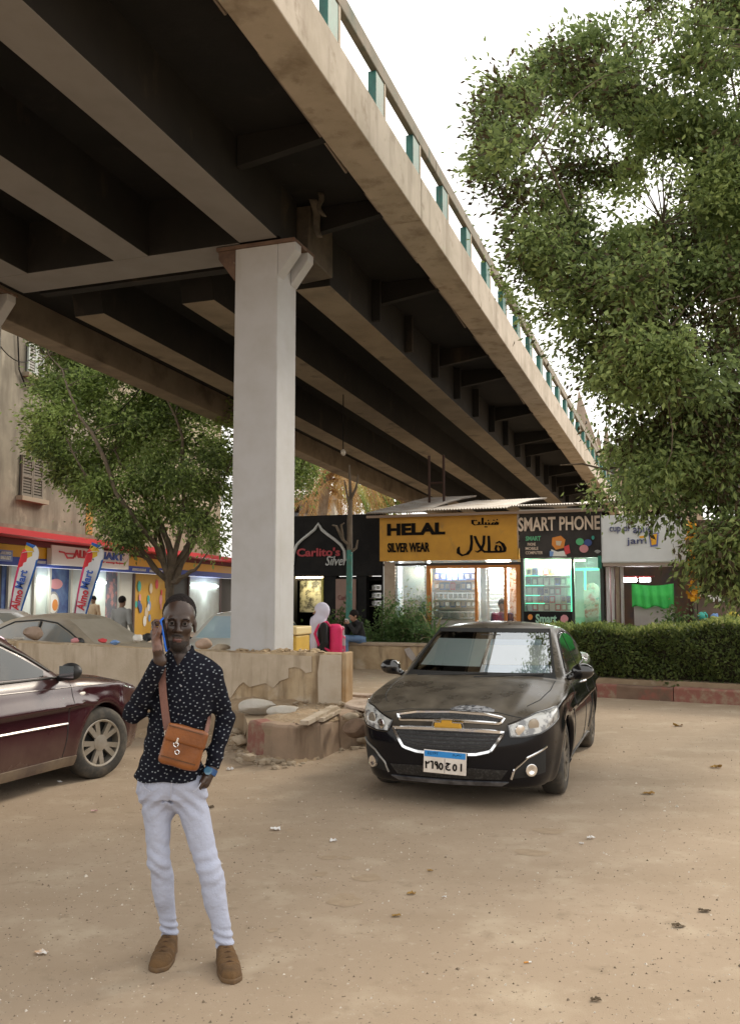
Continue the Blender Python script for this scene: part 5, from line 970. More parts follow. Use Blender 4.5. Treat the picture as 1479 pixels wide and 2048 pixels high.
def car_f(p):
    def f(P):
        x, y, z = P[:, 0], np.abs(P[:, 1]), P[:, 2]
        wz = spl(z, p['w0']) - .895 + .010 * np.exp(-((z - .845) / .035) ** 2) - .012 * np.exp(-((z - .70) / .10) ** 2) * (np.abs(x) < 1.6); r1 = np.sqrt((x - p['ax'][0]) ** 2 + (z - .32) ** 2); r2 = np.sqrt((x - p['ax'][1]) ** 2 + (z - .32) ** 2); rr = np.minimum(r1, r2)
        side = y - (spl(x, p['wp']) + wz + .018 * np.exp(-((rr - .41) / .07) ** 2))
        front = x - (spl(z, p['xf']) - .11 * (y / .8) ** 2); rear = (-2.28 + .10 * (y / .8) ** 2 + .10 * np.clip(z - .75, 0, 1) - .0) - x
        hood = np.clip((x - .9) / .4, 0, 1); zt = spl(x, p['top']) - .045 * (y / .85) ** 2.5 + hood * (.016 * np.exp(-((y - .56) / .10) ** 2) - .010 * np.exp(-(y / .30) ** 2))
        top = (z - zt) * .93
        lo = smax(smax(side, front, .13), rear, .13); lo = smax(lo, top, .055); lo = smax(lo, .17 - z, .04)
        (ax, az), (bx, bz) = p['ws']; n = np.array([bz - az, ax - bx]); n = n / np.linalg.norm(n); ws = (x + .13 * (y / .7) ** 2 - ax) * n[0] + (z - az) * n[1]
        (ax, az), (bx, bz) = p['rw']; m = np.array([-(bz - az), bx - ax]); m = m / np.linalg.norm(m); rw = (x - .10 * (y / .7) ** 2 - ax) * m[0] + (z - az) * m[1]
        rf = z - (spl(x, p['roof']) - .055 * (y / .6) ** 2); sg = (y - (.815 - (z - .98) * .46) + .05 * np.clip((x - .3) / .8, 0, 1) ** 2 + .08 * np.clip((-x - .8) / .9, 0, 1) ** 2) * .91
        g = smax(smax(smax(ws, rw, .05), rf, .06), sg, .075); g = smax(g, .7 - z, .02); b = smin(lo, g, .035)
        well = np.maximum(rr - p['ar'], .50 - y); return smax(b, -well, .018)
    return f
class Car:
    def __init__(s, name, label, loc, rz, kind, paint, h=.024, group=None, scale=1.0):
        s.t = thing(name, label, 'car', loc, rz, group); s.t.scale = (scale,) * 3; p = s.p = CARP[kind]; V, F = nets(car_f(p), (-2.42, -.97, .12), (2.42, .97, 1.54), h); s.V, s.F = V, F
        s.bvh = BVHTree.FromPolygons(V.tolist(), F.tolist()); s.cut = np.zeros(len(F), bool); s.paint = paint
    def body(s):
        mb = MB(); mb.add(s.V, s.F[~s.cut].tolist()); o = mb.build('body', s.paint, s.t, smooth=True, angle=180); return o
    def cast(s, o, d):
        h = s.bvh.ray_cast(Vector(o), Vector(d)); return (np.array(h[0]), np.array(h[1])) if h[0] is not None else (None, None)
    def dirs(s, mode):
        if mode == 'front': return np.array([-1., 0, 0])
        if mode == 'left': return np.array([0, -1., 0])
        if mode == 'right': return np.array([0, 1., 0])
        if mode == 'top': return np.array([0, 0, -1.])
        if mode == 'rear': return np.array([1., 0, 0])
        d = np.array(mode, float); return d / np.linalg.norm(d)
    def org(s, q, mode):
        a, b = q[0], q[1]
        if mode == 'front': return np.array([4., a, b])
        if mode == 'left': return np.array([a, 3., b])
        if mode == 'right': return np.array([a, -3., b])
        if mode == 'top': return np.array([a, b, 4.])
        if mode == 'rear': return np.array([-4., a, b])
        d = s.dirs(mode); e = np.cross([0, 0, 1.], d); e /= np.linalg.norm(e); e = e * np.sign(e[1] + 1e-9); up = np.cross(d, e); up *= np.sign(up[2]); return e * a + up * b - d * 5
    def at(s, q, mode, off=0.0):
        d = s.dirs(mode); h, n = s.cast(s.org(q, mode), d)
        if h is None: return None
        if n @ d > 0: n = -n
        return h + n * off
    def patch(s, A_, B_, mode, name, m, off=.006, nu=24, nv=8, parent=None, skirt=True, solid=False):
        def res(C, n): C = np.array(C, float); L = np.concatenate([[0], np.cumsum(np.linalg.norm(np.diff(C, axis=0), axis=1))]); t = np.linspace(0, L[-1], n); return np.stack([np.interp(t, L, C[:, 0]), np.interp(t, L, C[:, 1])], 1)
        a, b = res(A_, nu), res(B_, nu); d = s.dirs(mode); P = np.zeros((nv, nu, 3)); last = None; N = np.zeros((nv, nu, 3))
        for j in range(nv):
            for i in range(nu):
                q = a[i] + (b[i] - a[i]) * j / (nv - 1); h, n = s.cast(s.org(q, mode), d)
                if h is None: h, n = (last if last is not None else (s.org(q, mode) + d * 4, -d))
                if n @ d > 0: n = -n
                last = (h, n); P[j, i] = h; N[j, i] = n
        for _ in range(3):
            N[:, 1:-1] = (N[:, :-2] + N[:, 1:-1] * 2 + N[:, 2:]) / 4; N[1:-1] = (N[:-2] + N[1:-1] * 2 + N[2:]) / 4
        N /= np.linalg.norm(N, axis=2)[..., None] + 1e-9; T = P + N * off
        mb = MB(); fl = np.cross(T[0, 1] - T[0, 0], T[1, 0] - T[0, 0]) @ N[0, 0] < 0; G_ = T[:, ::-1] if fl else T; mb.grid(G_)
        if skirt:
            Lw = P - N * .012
            for top, low in ((T[0], Lw[0]), (T[-1], Lw[-1]), (T[:, 0], Lw[:, 0]), (T[:, -1], Lw[:, -1])): mb.grid(np.array([top, low]))
        return mb.build(name, m, parent or s.t, smooth=True, angle=50)
    def line(s, Q, mode, name, m, r=.004, off=.0, n=30, parent=None, nseg=5):
        Q = np.array(Q, float); L = np.concatenate([[0], np.cumsum(np.linalg.norm(np.diff(Q, axis=0), axis=1))]); t = np.linspace(0, L[-1], n); P = []
        for k in t:
            p = s.at((np.interp(k, L, Q[:, 0]), np.interp(k, L, Q[:, 1])), mode, off)
            if p is not None: P.append(p)
        mb = MB(); mb.tube(P, r, nseg); return mb.build(name, m, parent or s.t, smooth=True)
    def mirror_box(s, m, gl, sides=(1, -1), x=.78, z=1.0):
        for sg in sides:
            c = np.array([x, sg * .965, z]); f = lambda P: smin(smax(ell(P, c, (.07, .105, .075)), (c[0] - .055) - P[:, 0], .02), cone(P, (x + .02, sg * .84, z - .06), (x, sg * .93, z - .04), .03, .03), .03)
            V, F = nets(f, c - .2, c + .2, .014); mb = MB(); mb.add(V, F.tolist()); o = mb.build('wing_mirror', m, s.t, smooth=True, angle=180)
            mb = MB(); mb.box(c + np.array([-.056, 0, 0]), (.006, .15, .10)); mb.build('mirror_glass', gl, o)
    def wheels(s, tyre_m, rim_m, spokes=5, r=.32, w=.205, steer=0.0, dbl=True, ys=.765):
        prof = [(-.5, .60), (-.5, .72), (-.47, .86), (-.40, .95), (-.30, .985), (0, 1.0), (.30, .985), (.40, .95), (.47, .86), (.5, .72), (.47, .66), (.40, .62), (.40, .60)]
        nseg = 40; rows = []
        for (a, b) in prof: rows.append([[b * r * math.cos(2 * math.pi * k / nseg), a * w, b * r * math.sin(2 * math.pi * k / nseg)] for k in range(nseg)])
        tmb = MB(); tmb.grid(np.array(rows), close=True); tmb.v[-1] = tmb.v[-1]; me_t = None
        for i in range(2):
            for sg in (1, -1):
                wo = bpy.data.objects.new('wheel', None); COL.objects.link(wo); wo.parent = s.t; wo.location = (s.p['ax'][i], sg * ys, r - .004); wo.rotation_euler = (0, RNG.uniform(0, 6), (0 if sg > 0 else math.pi) + (steer if i == 0 else 0)); wo.empty_display_size = .1
                if me_t is None:
                    to = tmb.build('tyre', tyre_m, wo, smooth=True, angle=45); me_t = to.data
                    mb = MB(); rr = r * .66; n = 40
                    rows = [[[q * rr * math.cos(2 * math.pi * k / n), yy, q * rr * math.sin(2 * math.pi * k / n)] for k in range(n)] for (q, yy) in ((1.0, w * .46), (.97, w * .475), (.90, w * .45), (.88, w * .30), (.88, -w * .3))]
                    mb.grid(np.array(rows), close=True); mb.add([[.88 * rr * math.cos(2 * math.pi * k / n), w * .06, .88 * rr * math.sin(2 * math.pi * k / n)] for k in range(n)], [tuple(range(n))], 1)
                    for k in range(spokes):
                        for q in ((-.17, .17) if dbl else (0,)):
                            a0 = 2 * math.pi * k / spokes; a1 = a0 + q * 1.4; hw0, hw1 = .030, .024
                            p0 = np.array([math.cos(a0 + q * .6) * rr * .2, w * .40, math.sin(a0 + q * .6) * rr * .2]); p1 = np.array([math.cos(a1) * rr * .93, w * .44, math.sin(a1) * rr * .93]); d = (p1 - p0) / np.linalg.norm(p1 - p0); e = np.cross(d, [0, 1, 0])
                            top = [p0 - e * hw0 * .7, p0 + e * hw0 * .7, p1 + e * hw1, p1 - e * hw1]; bot = [q_ - np.array([0, .035, 0]) for q_ in top]; mb.hexa(bot + top)
                    rows = [[[q * math.cos(2 * math.pi * k / 20), yy, q * math.sin(2 * math.pi * k / 20)] for k in range(20)] for (q, yy) in ((.075, w * .38), (.07, w * .42), (.035, w * .44), (.001, w * .44))]; mb.grid(np.array(rows), close=True)
                    ro = mb.build('rim', [rim_m, M('brake_dark', (.02, .02, .02), .7)], wo, smooth=True, angle=30); me_r = ro.data
                else:
                    for nm, me in (('tyre', me_t), ('rim', me_r)): o = bpy.data.objects.new(nm, me); COL.objects.link(o); o.parent = wo
def paint_mat(name, col, dust, dz=.55, amt=.8, base=.10, rough=.16, lowd=.3, coat=.9, spec=.4):     # lacquer under street dust that settles on upward faces
    m = bpy.data.materials.new(name); m.use_nodes = True; nt = m.node_tree; L = nt.links; b = nt.nodes['Principled BSDF']
    tc = nd(nt, 'ShaderNodeTexCoord'); sp_ = nd(nt, 'ShaderNodeSeparateXYZ'); L.new(tc.outputs['Normal'], sp_.inputs[0])
    mr = nd(nt, 'ShaderNodeMapRange'); mr.inputs['From Min'].default_value = .25; mr.inputs['From Max'].default_value = .95; mr.inputs['To Max'].default_value = amt; L.new(sp_.outputs['Z'], mr.inputs['Value'])
    n = nd(nt, 'ShaderNodeTexNoise', Scale=3.0, Detail=8.0, Roughness=.65); L.new(tc.outputs['Object'], n.inputs['Vector']); nr = nd(nt, 'ShaderNodeMapRange'); nr.inputs['From Min'].default_value = .12; nr.inputs['From Max'].default_value = .72; L.new(n.outputs['Fac'], nr.inputs['Value'])
    sp2 = nd(nt, 'ShaderNodeSeparateXYZ'); L.new(tc.outputs['Object'], sp2.inputs[0]); lw = nd(nt, 'ShaderNodeMapRange'); lw.inputs['From Min'].default_value = .62; lw.inputs['From Max'].default_value = .18; lw.inputs['To Max'].default_value = lowd; L.new(sp2.outputs['Z'], lw.inputs['Value'])
    ad = nd(nt, 'ShaderNodeMath', operation='ADD'); L.new(mr.outputs[0], ad.inputs[0]); L.new(lw.outputs[0], ad.inputs[1]); a2 = nd(nt, 'ShaderNodeMath', operation='ADD'); a2.inputs[1].default_value = base; L.new(ad.outputs[0], a2.inputs[0])
    mu = nd(nt, 'ShaderNodeMath', operation='MULTIPLY', use_clamp=True); L.new(a2.outputs[0], mu.inputs[0]); L.new(nr.outputs[0], mu.inputs[1])
    x = nd(nt, 'ShaderNodeMix', data_type='RGBA'); x.inputs['A'].default_value = c4(col); x.inputs['B'].default_value = c4(dust); L.new(mu.outputs[0], x.inputs['Factor']); L.new(x.outputs['Result'], b.inputs['Base Color'])
    r_ = nd(nt, 'ShaderNodeMapRange'); r_.inputs['To Min'].default_value = rough; r_.inputs['To Max'].default_value = .75; L.new(mu.outputs[0], r_.inputs['Value']); L.new(r_.outputs[0], b.inputs['Roughness'])
    cw = nd(nt, 'ShaderNodeMapRange'); cw.inputs['To Min'].default_value = coat; cw.inputs['To Max'].default_value = .0; L.new(mu.outputs[0], cw.inputs['Value']); L.new(cw.outputs[0], b.inputs['Coat Weight']); b.inputs['Coat Roughness'].default_value = .06; b.inputs['Specular IOR Level'].default_value = spec; return m
DUST = (.36, .29, .20)
tyre_m = M('tyre_rubber', (.035, .032, .028), .85, col2=(.12, .10, .075), scale=8, lo=.45, hi=.75, bump=.2)
alloy = M('dusty_alloy', (.42, .38, .33), .4, metal=.6, col2=(.3, .26, .2), scale=5); chrome = M('chrome', (.85, .86, .88), .12, metal=1.0); plastic = M('black_plastic', (.018, .018, .019), .5); rubber = M('rubber_seal', (.01, .01, .01), .6)
dglass = M('tinted_glass', (.010, .014, .013), .05, spec=.35, coat=.1, col2=(.05, .045, .035), scale=3, lo=.5, hi=.8); lens = M('headlamp_lens', (.50, .50, .48), .12, spec=.8, coat=.9, col2=(.14, .14, .145), scale=14, lo=.45, hi=.58)
# ---------------- black saloon facing the camera
black_paint = paint_mat('black_lacquer', (.006, .006, .008), (.30, .25, .18), amt=.62, base=-.10, rough=.12, lowd=.0, coat=.10, spec=.2)
hd = np.array([-.318, -.948]); CBk = (1.36, 9.90, 0)
c = Car('parked_car', 'dusty black saloon facing the camera with white sunshades behind its windscreen', CBk, math.atan2(hd[1], hd[0]), 'sedan', black_paint, .021); T = c.t
cen = c.V[c.F].mean(1)
def in_ws(P, mg=0.0):
    (ax, az), (bx, bz) = c.p['ws']; t = (P[:, 2] - az) / (bz - az); y = np.abs(P[:, 1]); xs = ax + (bx - ax) * t - .13 * (y / .7) ** 2; yw = .70 - .155 * t
    return (np.abs(P[:, 0] - xs) < .05) & (t > .08 + mg) & (t < .90 - mg) & (y < yw - mg)
c.cut = in_ws(cen)
c.body()
# windscreen, black border under it, shades and cabin behind it
wsn = np.array([(1.08, .965), (.20, 1.425)]); ctr = lambda t, k: [(y_, .965 + .46 * t + .0) for y_ in np.linspace(-k, k, 9)]
wd = (-.46, 0, -.88)
def wsp(t, y, off): ax = 1.08 - .88 * t - .13 * (y / .7) ** 2; n = np.array([.463, 0, .886]); return np.array([ax, y, .965 + .46 * t]) + n * off
def wsgrid(t0, t1, yf, off, name, m, parent, n=17, mm=7, y0=-1, y1=1):
    mb = MB(); mb.grid(np.array([[wsp(t0 + (t1 - t0) * j / (mm - 1), yf(t0 + (t1 - t0) * j / (mm - 1)) * (y0 + (y1 - y0) * i / (n - 1)), off) for i in range(n)] for j in range(mm)])); return mb.build(name, m, parent, smooth=True)
yw_ = lambda t: .735 - .155 * t
ws_glass = glass_mat('windscreen_glass', (.96, .99, 1.0), .30, .02)
wsgrid(.03, .955, yw_, .004, 'windscreen', ws_glass, T)
for nm, (t0, t1, a, b) in dict(bottom=(.02, .10, -1, 1), top=(.88, .965, -1, 1), l=(.03, .955, -1.0, -.965), r=(.03, .955, .965, 1.0)).items(): wsgrid(t0, t1, yw_, .0075 if nm in ('l', 'r') else .0065, 'frit_band', rubber, T, y0=a, y1=b)
shade = M('sunshade_white', (.92, .93, .92), .6, col2=(.86, .88, .87), scale=3); shade2 = M('sunshade_mint', (.78, .92, .86), .6, col2=(.84, .94, .90), scale=4); shade3 = M('sunshade_blue', (.55, .68, .80), .6)
wsgrid(.26, .80, yw_, -.03, 'sunshade', shade2, T, y0=-.93, y1=-.02); wsgrid(.30, .68, yw_, -.028, 'sunshade', shade, T, y0=.02, y1=.92); wsgrid(.09, .295, yw_, -.028, 'sunshade', shade3, T, y0=.0, y1=.93); wsgrid(.685, .80, yw_, -.03, 'sunshade', shade3, T, y0=.02, y1=.84)
mb = MB(); mb.box((.62, 0, .90), (.75, 1.5, .10)); mb.build('dashboard', M('dash', (.05, .05, .05), .8), T, bevel=.03)
mb = MB(); mb.box((-.1, 0, .55), (2.2, 1.45, .1)); mb.build('cabin_floor', M('dash'), T)
for yy in (-.37, .37): mb = MB(); mb.box((-.15, yy, .85), (.18, .5, .7)); mb.box((-.2, yy, 1.25), (.12, .28, .2)); mb.build('seat', M('seat_grey', (.09, .085, .08), .9), T, bevel=.05)
mb = MB(); mb.box((.34, 0, 1.325), (.03, .22, .06)); mb.build('rear_view_mirror', plastic, T, bevel=.01)
# wipers and cowl
mb = MB(); mb.tube([wsp(-.01, -.60, .02), wsp(.03, -.2, .022), wsp(.07, .1, .02)], .009, 5); mb.build('wiper', plastic, T); mb = MB(); mb.tube([wsp(-.01, -.02, .02), wsp(.03, .3, .022), wsp(.06, .62, .02)], .009, 5); mb.build('wiper', plastic, T)
wsgrid(-.045, .025, lambda t: .74, .006, 'cowl_panel', plastic, T)
# side windows and trim, both sides
for sd, sg in (('left', 1), ('right', -1)):
    c.patch([(.62, 1.03), (.36, 1.17), (.10, 1.30), (-.24, 1.345)], [(.60, 1.005), (.36, 1.005), (.1, 1.01), (-.24, 1.015)], sd, 'front_door_window', dglass, .004, 20, 8)
    c.patch([(-.31, 1.345), (-.65, 1.335), (-.95, 1.28), (-1.22, 1.16)], [(-.31, 1.017), (-.65, 1.022), (-.95, 1.03), (-1.22, 1.05)], sd, 'rear_door_window', dglass, .004, 20, 8)
    c.line([(.72, .985), (.3, .99), (-.4, 1.0), (-1.3, 1.035)], sd, 'window_trim', chrome, .007, .004); c.line([(.60, 1.05), (.32, 1.21), (.05, 1.335), (-.3, 1.375), (-.8, 1.345), (-1.3, 1.15)], sd, 'window_seal', rubber, .010, .0, 40)
    for nm, q in dict(a=[(.80, .93), (.78, .6), (.74, .34), (.70, .24)], b=[(-.275, 1.0), (-.30, .6), (-.30, .24)], d=[(-1.18, .98), (-1.05, .75), (-.88, .5), (-.80, .3)], e=[(.70, .245), (-.8, .245)]).items(): c.line(q, sd, 'door_seam', rubber, .005, -.001, 24)
    for x in (-.12, -1.0):
        p0, p1 = c.at((x, .865), sd, .022), c.at((x - .17, .872), sd, .022); a0, a1 = c.at((x + .02, .865), sd, -.005), c.at((x - .19, .872), sd, -.005); mb = MB(); mb.tube([a0, p0, p1, a1], .013, 8); mb.build('door_handle', chrome, T, smooth=True)
    c.patch([(.95, .24), (-.9, .24)], [(.95, .185), (-.9, .185)], sd, 'sill_skirt', plastic, .012, 20, 4)
c.mirror_box(M('gloss_black', (.008, .008, .009), .15, coat=.8), chrome, x=.74, z=1.03)
# front end
c.line([(.70, .93), (.74, 1.2), (.70, 1.6), (.60, 1.88), (.50, 2.05)][0:0] or [(1.02, .74), (1.4, .745), (1.75, .70), (1.95, .62)], 'top', 'bonnet_seam', rubber, .005, -.001); c.line([(1.02, -.74), (1.4, -.745), (1.75, -.70), (1.95, -.62)], 'top', 'bonnet_seam', rubber, .005, -.001)
c.line([(-.60, .745), (-.4, .775), (0, .785), (.4, .775), (.60, .745)], 'front', 'bonnet_seam', rubber, .006, -.002)
mesh_m = M('grille_mesh', (.012, .012, .013), .45, col2=(.05, .05, .05), scale=60, lo=.5, hi=.6)
gu = ([(-.46, .735), (-.3, .757), (0, .765), (.3, .757), (.46, .735)], [(-.43, .695), (-.3, .70), (0, .705), (.3, .70), (.43, .695)])
gl_ = ([(-.475, .635), (-.3, .64), (0, .642), (.3, .64), (.475, .635)], [(-.37, .485), (-.25, .455), (0, .445), (.25, .455), (.37, .485)])
c.patch(*gu, 'front', 'upper_grille', mesh_m, .003, 24, 5); c.patch(*gl_, 'front', 'lower_grille', mesh_m, .003, 24, 7)
for k in range(6):
    t = (k + .5) / 6; A_, B_ = gl_; q = [(a[0] * (1 - t) + b[0] * t, a[1] * (1 - t) + b[1] * t) for a, b in zip(A_, B_)]; c.line(q, 'front', 'grille_bar', M('grille_bar', (.05, .05, .055), .3, metal=.3), .006, .008)
c.line(gu[0] + gu[1][::-1] + gu[0][:1], 'front', 'grille_surround', chrome, .014, .006, 60); c.line(gl_[0] + gl_[1][::-1] + gl_[0][:1], 'front', 'grille_surround', chrome, .018, .006, 60)
gold = M('gold_emblem', (.70, .40, .06), .3, metal=.7); pe = c.at((0, .672), 'front', 0.0)
bt = [(1.25 * a, 1.2 * b) for a, b in [(-.095, -.018), (-.03, -.018), (-.03, -.036), (.04, -.036), (.044, -.018), (.10, -.018), (.088, .018), (.03, .018), (.03, .036), (-.04, .036), (-.044, .018), (-.088, .018)]]
mb = MB(); mb.prism([(a, b) for a, b in bt], pe + np.array([.004, 0, 0]), (0, 1, 0), (0, 0, 1), (.018, 0, 0)); mb.build('emblem', gold, T, bevel=.004)
mb = MB(); mb.tube([pe + np.array([.02, a * 1.13, b * 1.2]) - np.array([.012, 0, 0]) for a, b in bt + bt[:1]], .005, 5); mb.build('emblem_rim', chrome, T)
for sg in (1, -1):
    hA = [(sg * .50, .69), (sg * .62, .735), (sg * .74, .775), (sg * .86, .815)]; hB = [(sg * .52, .60), (sg * .64, .60), (sg * .75, .625), (sg * .86, .72)]
    md = (-.80, -.58 * sg, 0.0)
    def tr(q): return [((abs(y) - .36) * sg * 1.0 + 0.0, z) for y, z in q]
    def fr(q, sg=sg, md=md):           # convert (y on the car, z) to the slanted casting plane
        out = []
        for y, z in q:
            xx = float(spl(np.array([z]), c.p['xf'])[0]) - .11 * (y / .8) ** 2; ay = abs(y); wpx = np.linspace(1.4, 2.3, 60); ww = spl(wpx, c.p['wp']); k = np.where(ww >= ay)[0]; xx = min(xx, wpx[k[-1]] if len(k) else 1.5)
            d = c.dirs(md); e = np.cross([0, 0, 1.], d); e /= np.linalg.norm(e); e *= np.sign(e[1] + 1e-9); out.append((np.array([xx, y, z]) @ e, z))
        return out
    hl = c.patch(fr(hA), fr(hB), md, 'headlight', lens, .006, 22, 8)
    c.line(fr(hA + hB[::-1] + hA[:1]), md, 'headlight_surround', M('gloss_black'), .008, .004, 50)
    for (y, z, r_) in ((.60, .655, .045), (.71, .695, .05)):
        q = c.at(fr([(sg * y, z)])[0], md, .004); n_ = -c.dirs(md); rows = [[q + n_ * dd + (np.cross(n_, ZZ_) * math.cos(a) + ZZ_ * math.sin(a)) * r_ * k for a in np.linspace(0, 2 * math.pi, 17)[:-1]] for k, dd in ((1, .004), (.95, .009), (.5, .011), (.02, .012))]
        mb = MB(); mb.grid(np.array(rows), close=True); mb.build('reflector', M('reflector', (.8, .8, .8), .12, metal=1) if y < .7 else M('amber_lens', (.40, .36, .30), .15, coat=.6, metal=.5), T, smooth=True)
    fA = [(sg * .56, .34), (sg * .66, .43), (sg * .78, .505)]; fB = [(sg * .53, .265), (sg * .66, .275), (sg * .79, .30)]
    c.patch(fr(fA), fr(fB), md, 'fog_lamp_recess', M('recess_black', (.008, .008, .008), .7), .004, 16, 6); c.line(fr([(sg * .525, .262), (sg * .56, .34), (sg * .66, .435), (sg * .785, .512)]), md, 'fog_trim', chrome if sg > 0 else M('dull_trim', (.3, .29, .27), .4, metal=.5), .009, .006, 26)
    q = c.at(fr([(sg * .685, .335)])[0], md, .004); n_ = -c.dirs(md); rows = [[q + n_ * dd + (np.cross(n_, ZZ_) * math.cos(a) + ZZ_ * math.sin(a)) * .046 * k for a in np.linspace(0, 2 * math.pi, 17)[:-1]] for k, dd in ((1.15, .0), (1.1, .02), (.9, .022), (.5, .016), (.02, .014))]
    mb = MB(); mb.grid(np.array(rows), close=True); mb.build('fog_lamp', chrome, T, smooth=True)
c.patch([(-.5, .335), (-.2, .345), (.2, .345), (.5, .335)], [(-.44, .255), (0, .25), (.44, .255)], 'front', 'lower_intake', mesh_m, .003, 24, 5)
c.patch([(-.50, .237), (0, .232), (.50, .237)], [(-.44, .205), (0, .20), (.44, .205)], 'front', 'lower_lip', M('worn_silver', (.30, .31, .34), .35, metal=.6, col2=(.08, .08, .09), scale=6), .012, 24, 4)
pq = c.at((.0, .40), 'front', 0); pl_o = bpy.data.objects.new('licence_plate', None); mbp = MB(); po = pq + np.array([.045, .0, -.012]); tl_ = R(-2); ex = np.array([0, math.cos(tl_), math.sin(tl_)]); ey = np.array([0, -math.sin(tl_), math.cos(tl_)]); exn = np.array([1., 0, 0])
bpy.data.objects.remove(pl_o); mbp.box(po, (.012, .36, .185), ax=[exn, ex, ey]); pl = mbp.build('licence_plate', M('plate_white', (.74, .68, .62), .5, col2=(.62, .55, .48), scale=9), T, bevel=.004)
mb = MB(); mb.box(po + ey * .062 + exn * .0065, (.003, .345, .048), ax=[exn, ex, ey]); mb.build('country_band', M('plate_blue', (.02, .24, .62), .5), pl)
mb = MB(); mb.box(po - ey * .026 + exn * .0065, (.003, .006, .115), ax=[exn, ex, ey]); mb.build('divider', M('plate_line', (.3, .27, .25), .6), pl)
mb = MB(); put_text(mb, 'EGYPT', po + ey * .064 - ex * .10 + exn * .008, ex, ey, .03, .001, .0, fit=.09); 
put_text(mb, '\u0645\u0635\u0631', po + ey * .064 + ex * .10 + exn * .008, ex, ey, .04, .001, .0, fit=.07, fith=.022); mb.build('country_name', ink, pl)
def glyph(mb, polys, cx, w, h, cy=-.028):
    for P in polys: q = ribbon([((a - .5) * w, (.5 - b) * h) for a, b in P], .0135); mb.prism(q, po + exn * .0085 + ex * cx + ey * cy, ex, ey, exn * .002)
AR = {'2': [[(.35, 1), (.3, .5), (.25, .05)], [(.25, .08), (.35, .3), (.6, .32), (.85, .25), (.9, .02)]], '6': [[(.1, .06), (.5, .05), (.75, .05), (.74, .5), (.76, 1)]], '9': [[(.75, .30), (.6, .05), (.3, .08), (.22, .28), (.4, .42), (.72, .36), (.75, .3), (.76, .6), (.8, 1)]], '5': [arc(.5, .58, .34, .38, 0, 360, 18)], 'g': [[(.15, .18), (.4, .10), (.9, .16), (.5, .3), (.2, .55), (.25, .85), (.6, .98), (.95, .9)]], '1': [[(.5, 0), (.5, 1)]]}
mb = MB()
for k, x, w in (('2', -.148, .040), ('6', -.108, .032), ('9', -.070, .040), ('5', -.030, .040), ('g', .028, .05), ('5', .086, .038), ('1', .140, .02)): glyph(mb, AR[k], x, w, .062)
glyph(mb, [[(.40, .4), (.6, .6)]], .030, .02, .03, -.034); mb.build('plate_characters', ink, pl)
# flaked patch on the nose of the bonnet
c.patch([(2.03, -.02), (1.98, .06), (1.97, .16), (1.99, .28), (2.04, .36)], [(2.10, -.02), (2.115, .08), (2.12, .16), (2.11, .26), (2.07, .36)], 'top', 'flaked_paint', M('flaked_lacquer', (.33, .33, .34), .8, col2=(.05, .05, .055), scale=22, lo=.45, hi=.58, layers=[((.5, .48, .45), 30, .6, .66)]), .0012, 20, 8, skirt=False)
c.wheels(tyre_m, M('dark_alloy', (.10, .095, .09), .4, metal=.5, col2=(.2, .17, .13), scale=5), 5, .325, .21)
for sx in c.p['ax']:
    for sg in (1, -1): mb = MB(); mb.add([[sx + .37 * math.cos(a), yy * sg, .32 + .37 * math.sin(a)] for yy in (.50, .80) for a in np.linspace(-.35, math.pi + .35, 15)], [(i, i + 1, 16 + i, 15 + i) for i in range(14)]); mb.build('arch_liner', rubber, T, smooth=True)
mb = MB(); mb.box((0, 0, .24), (3.8, 1.3, .12)); mb.build('underbody', rubber, T)
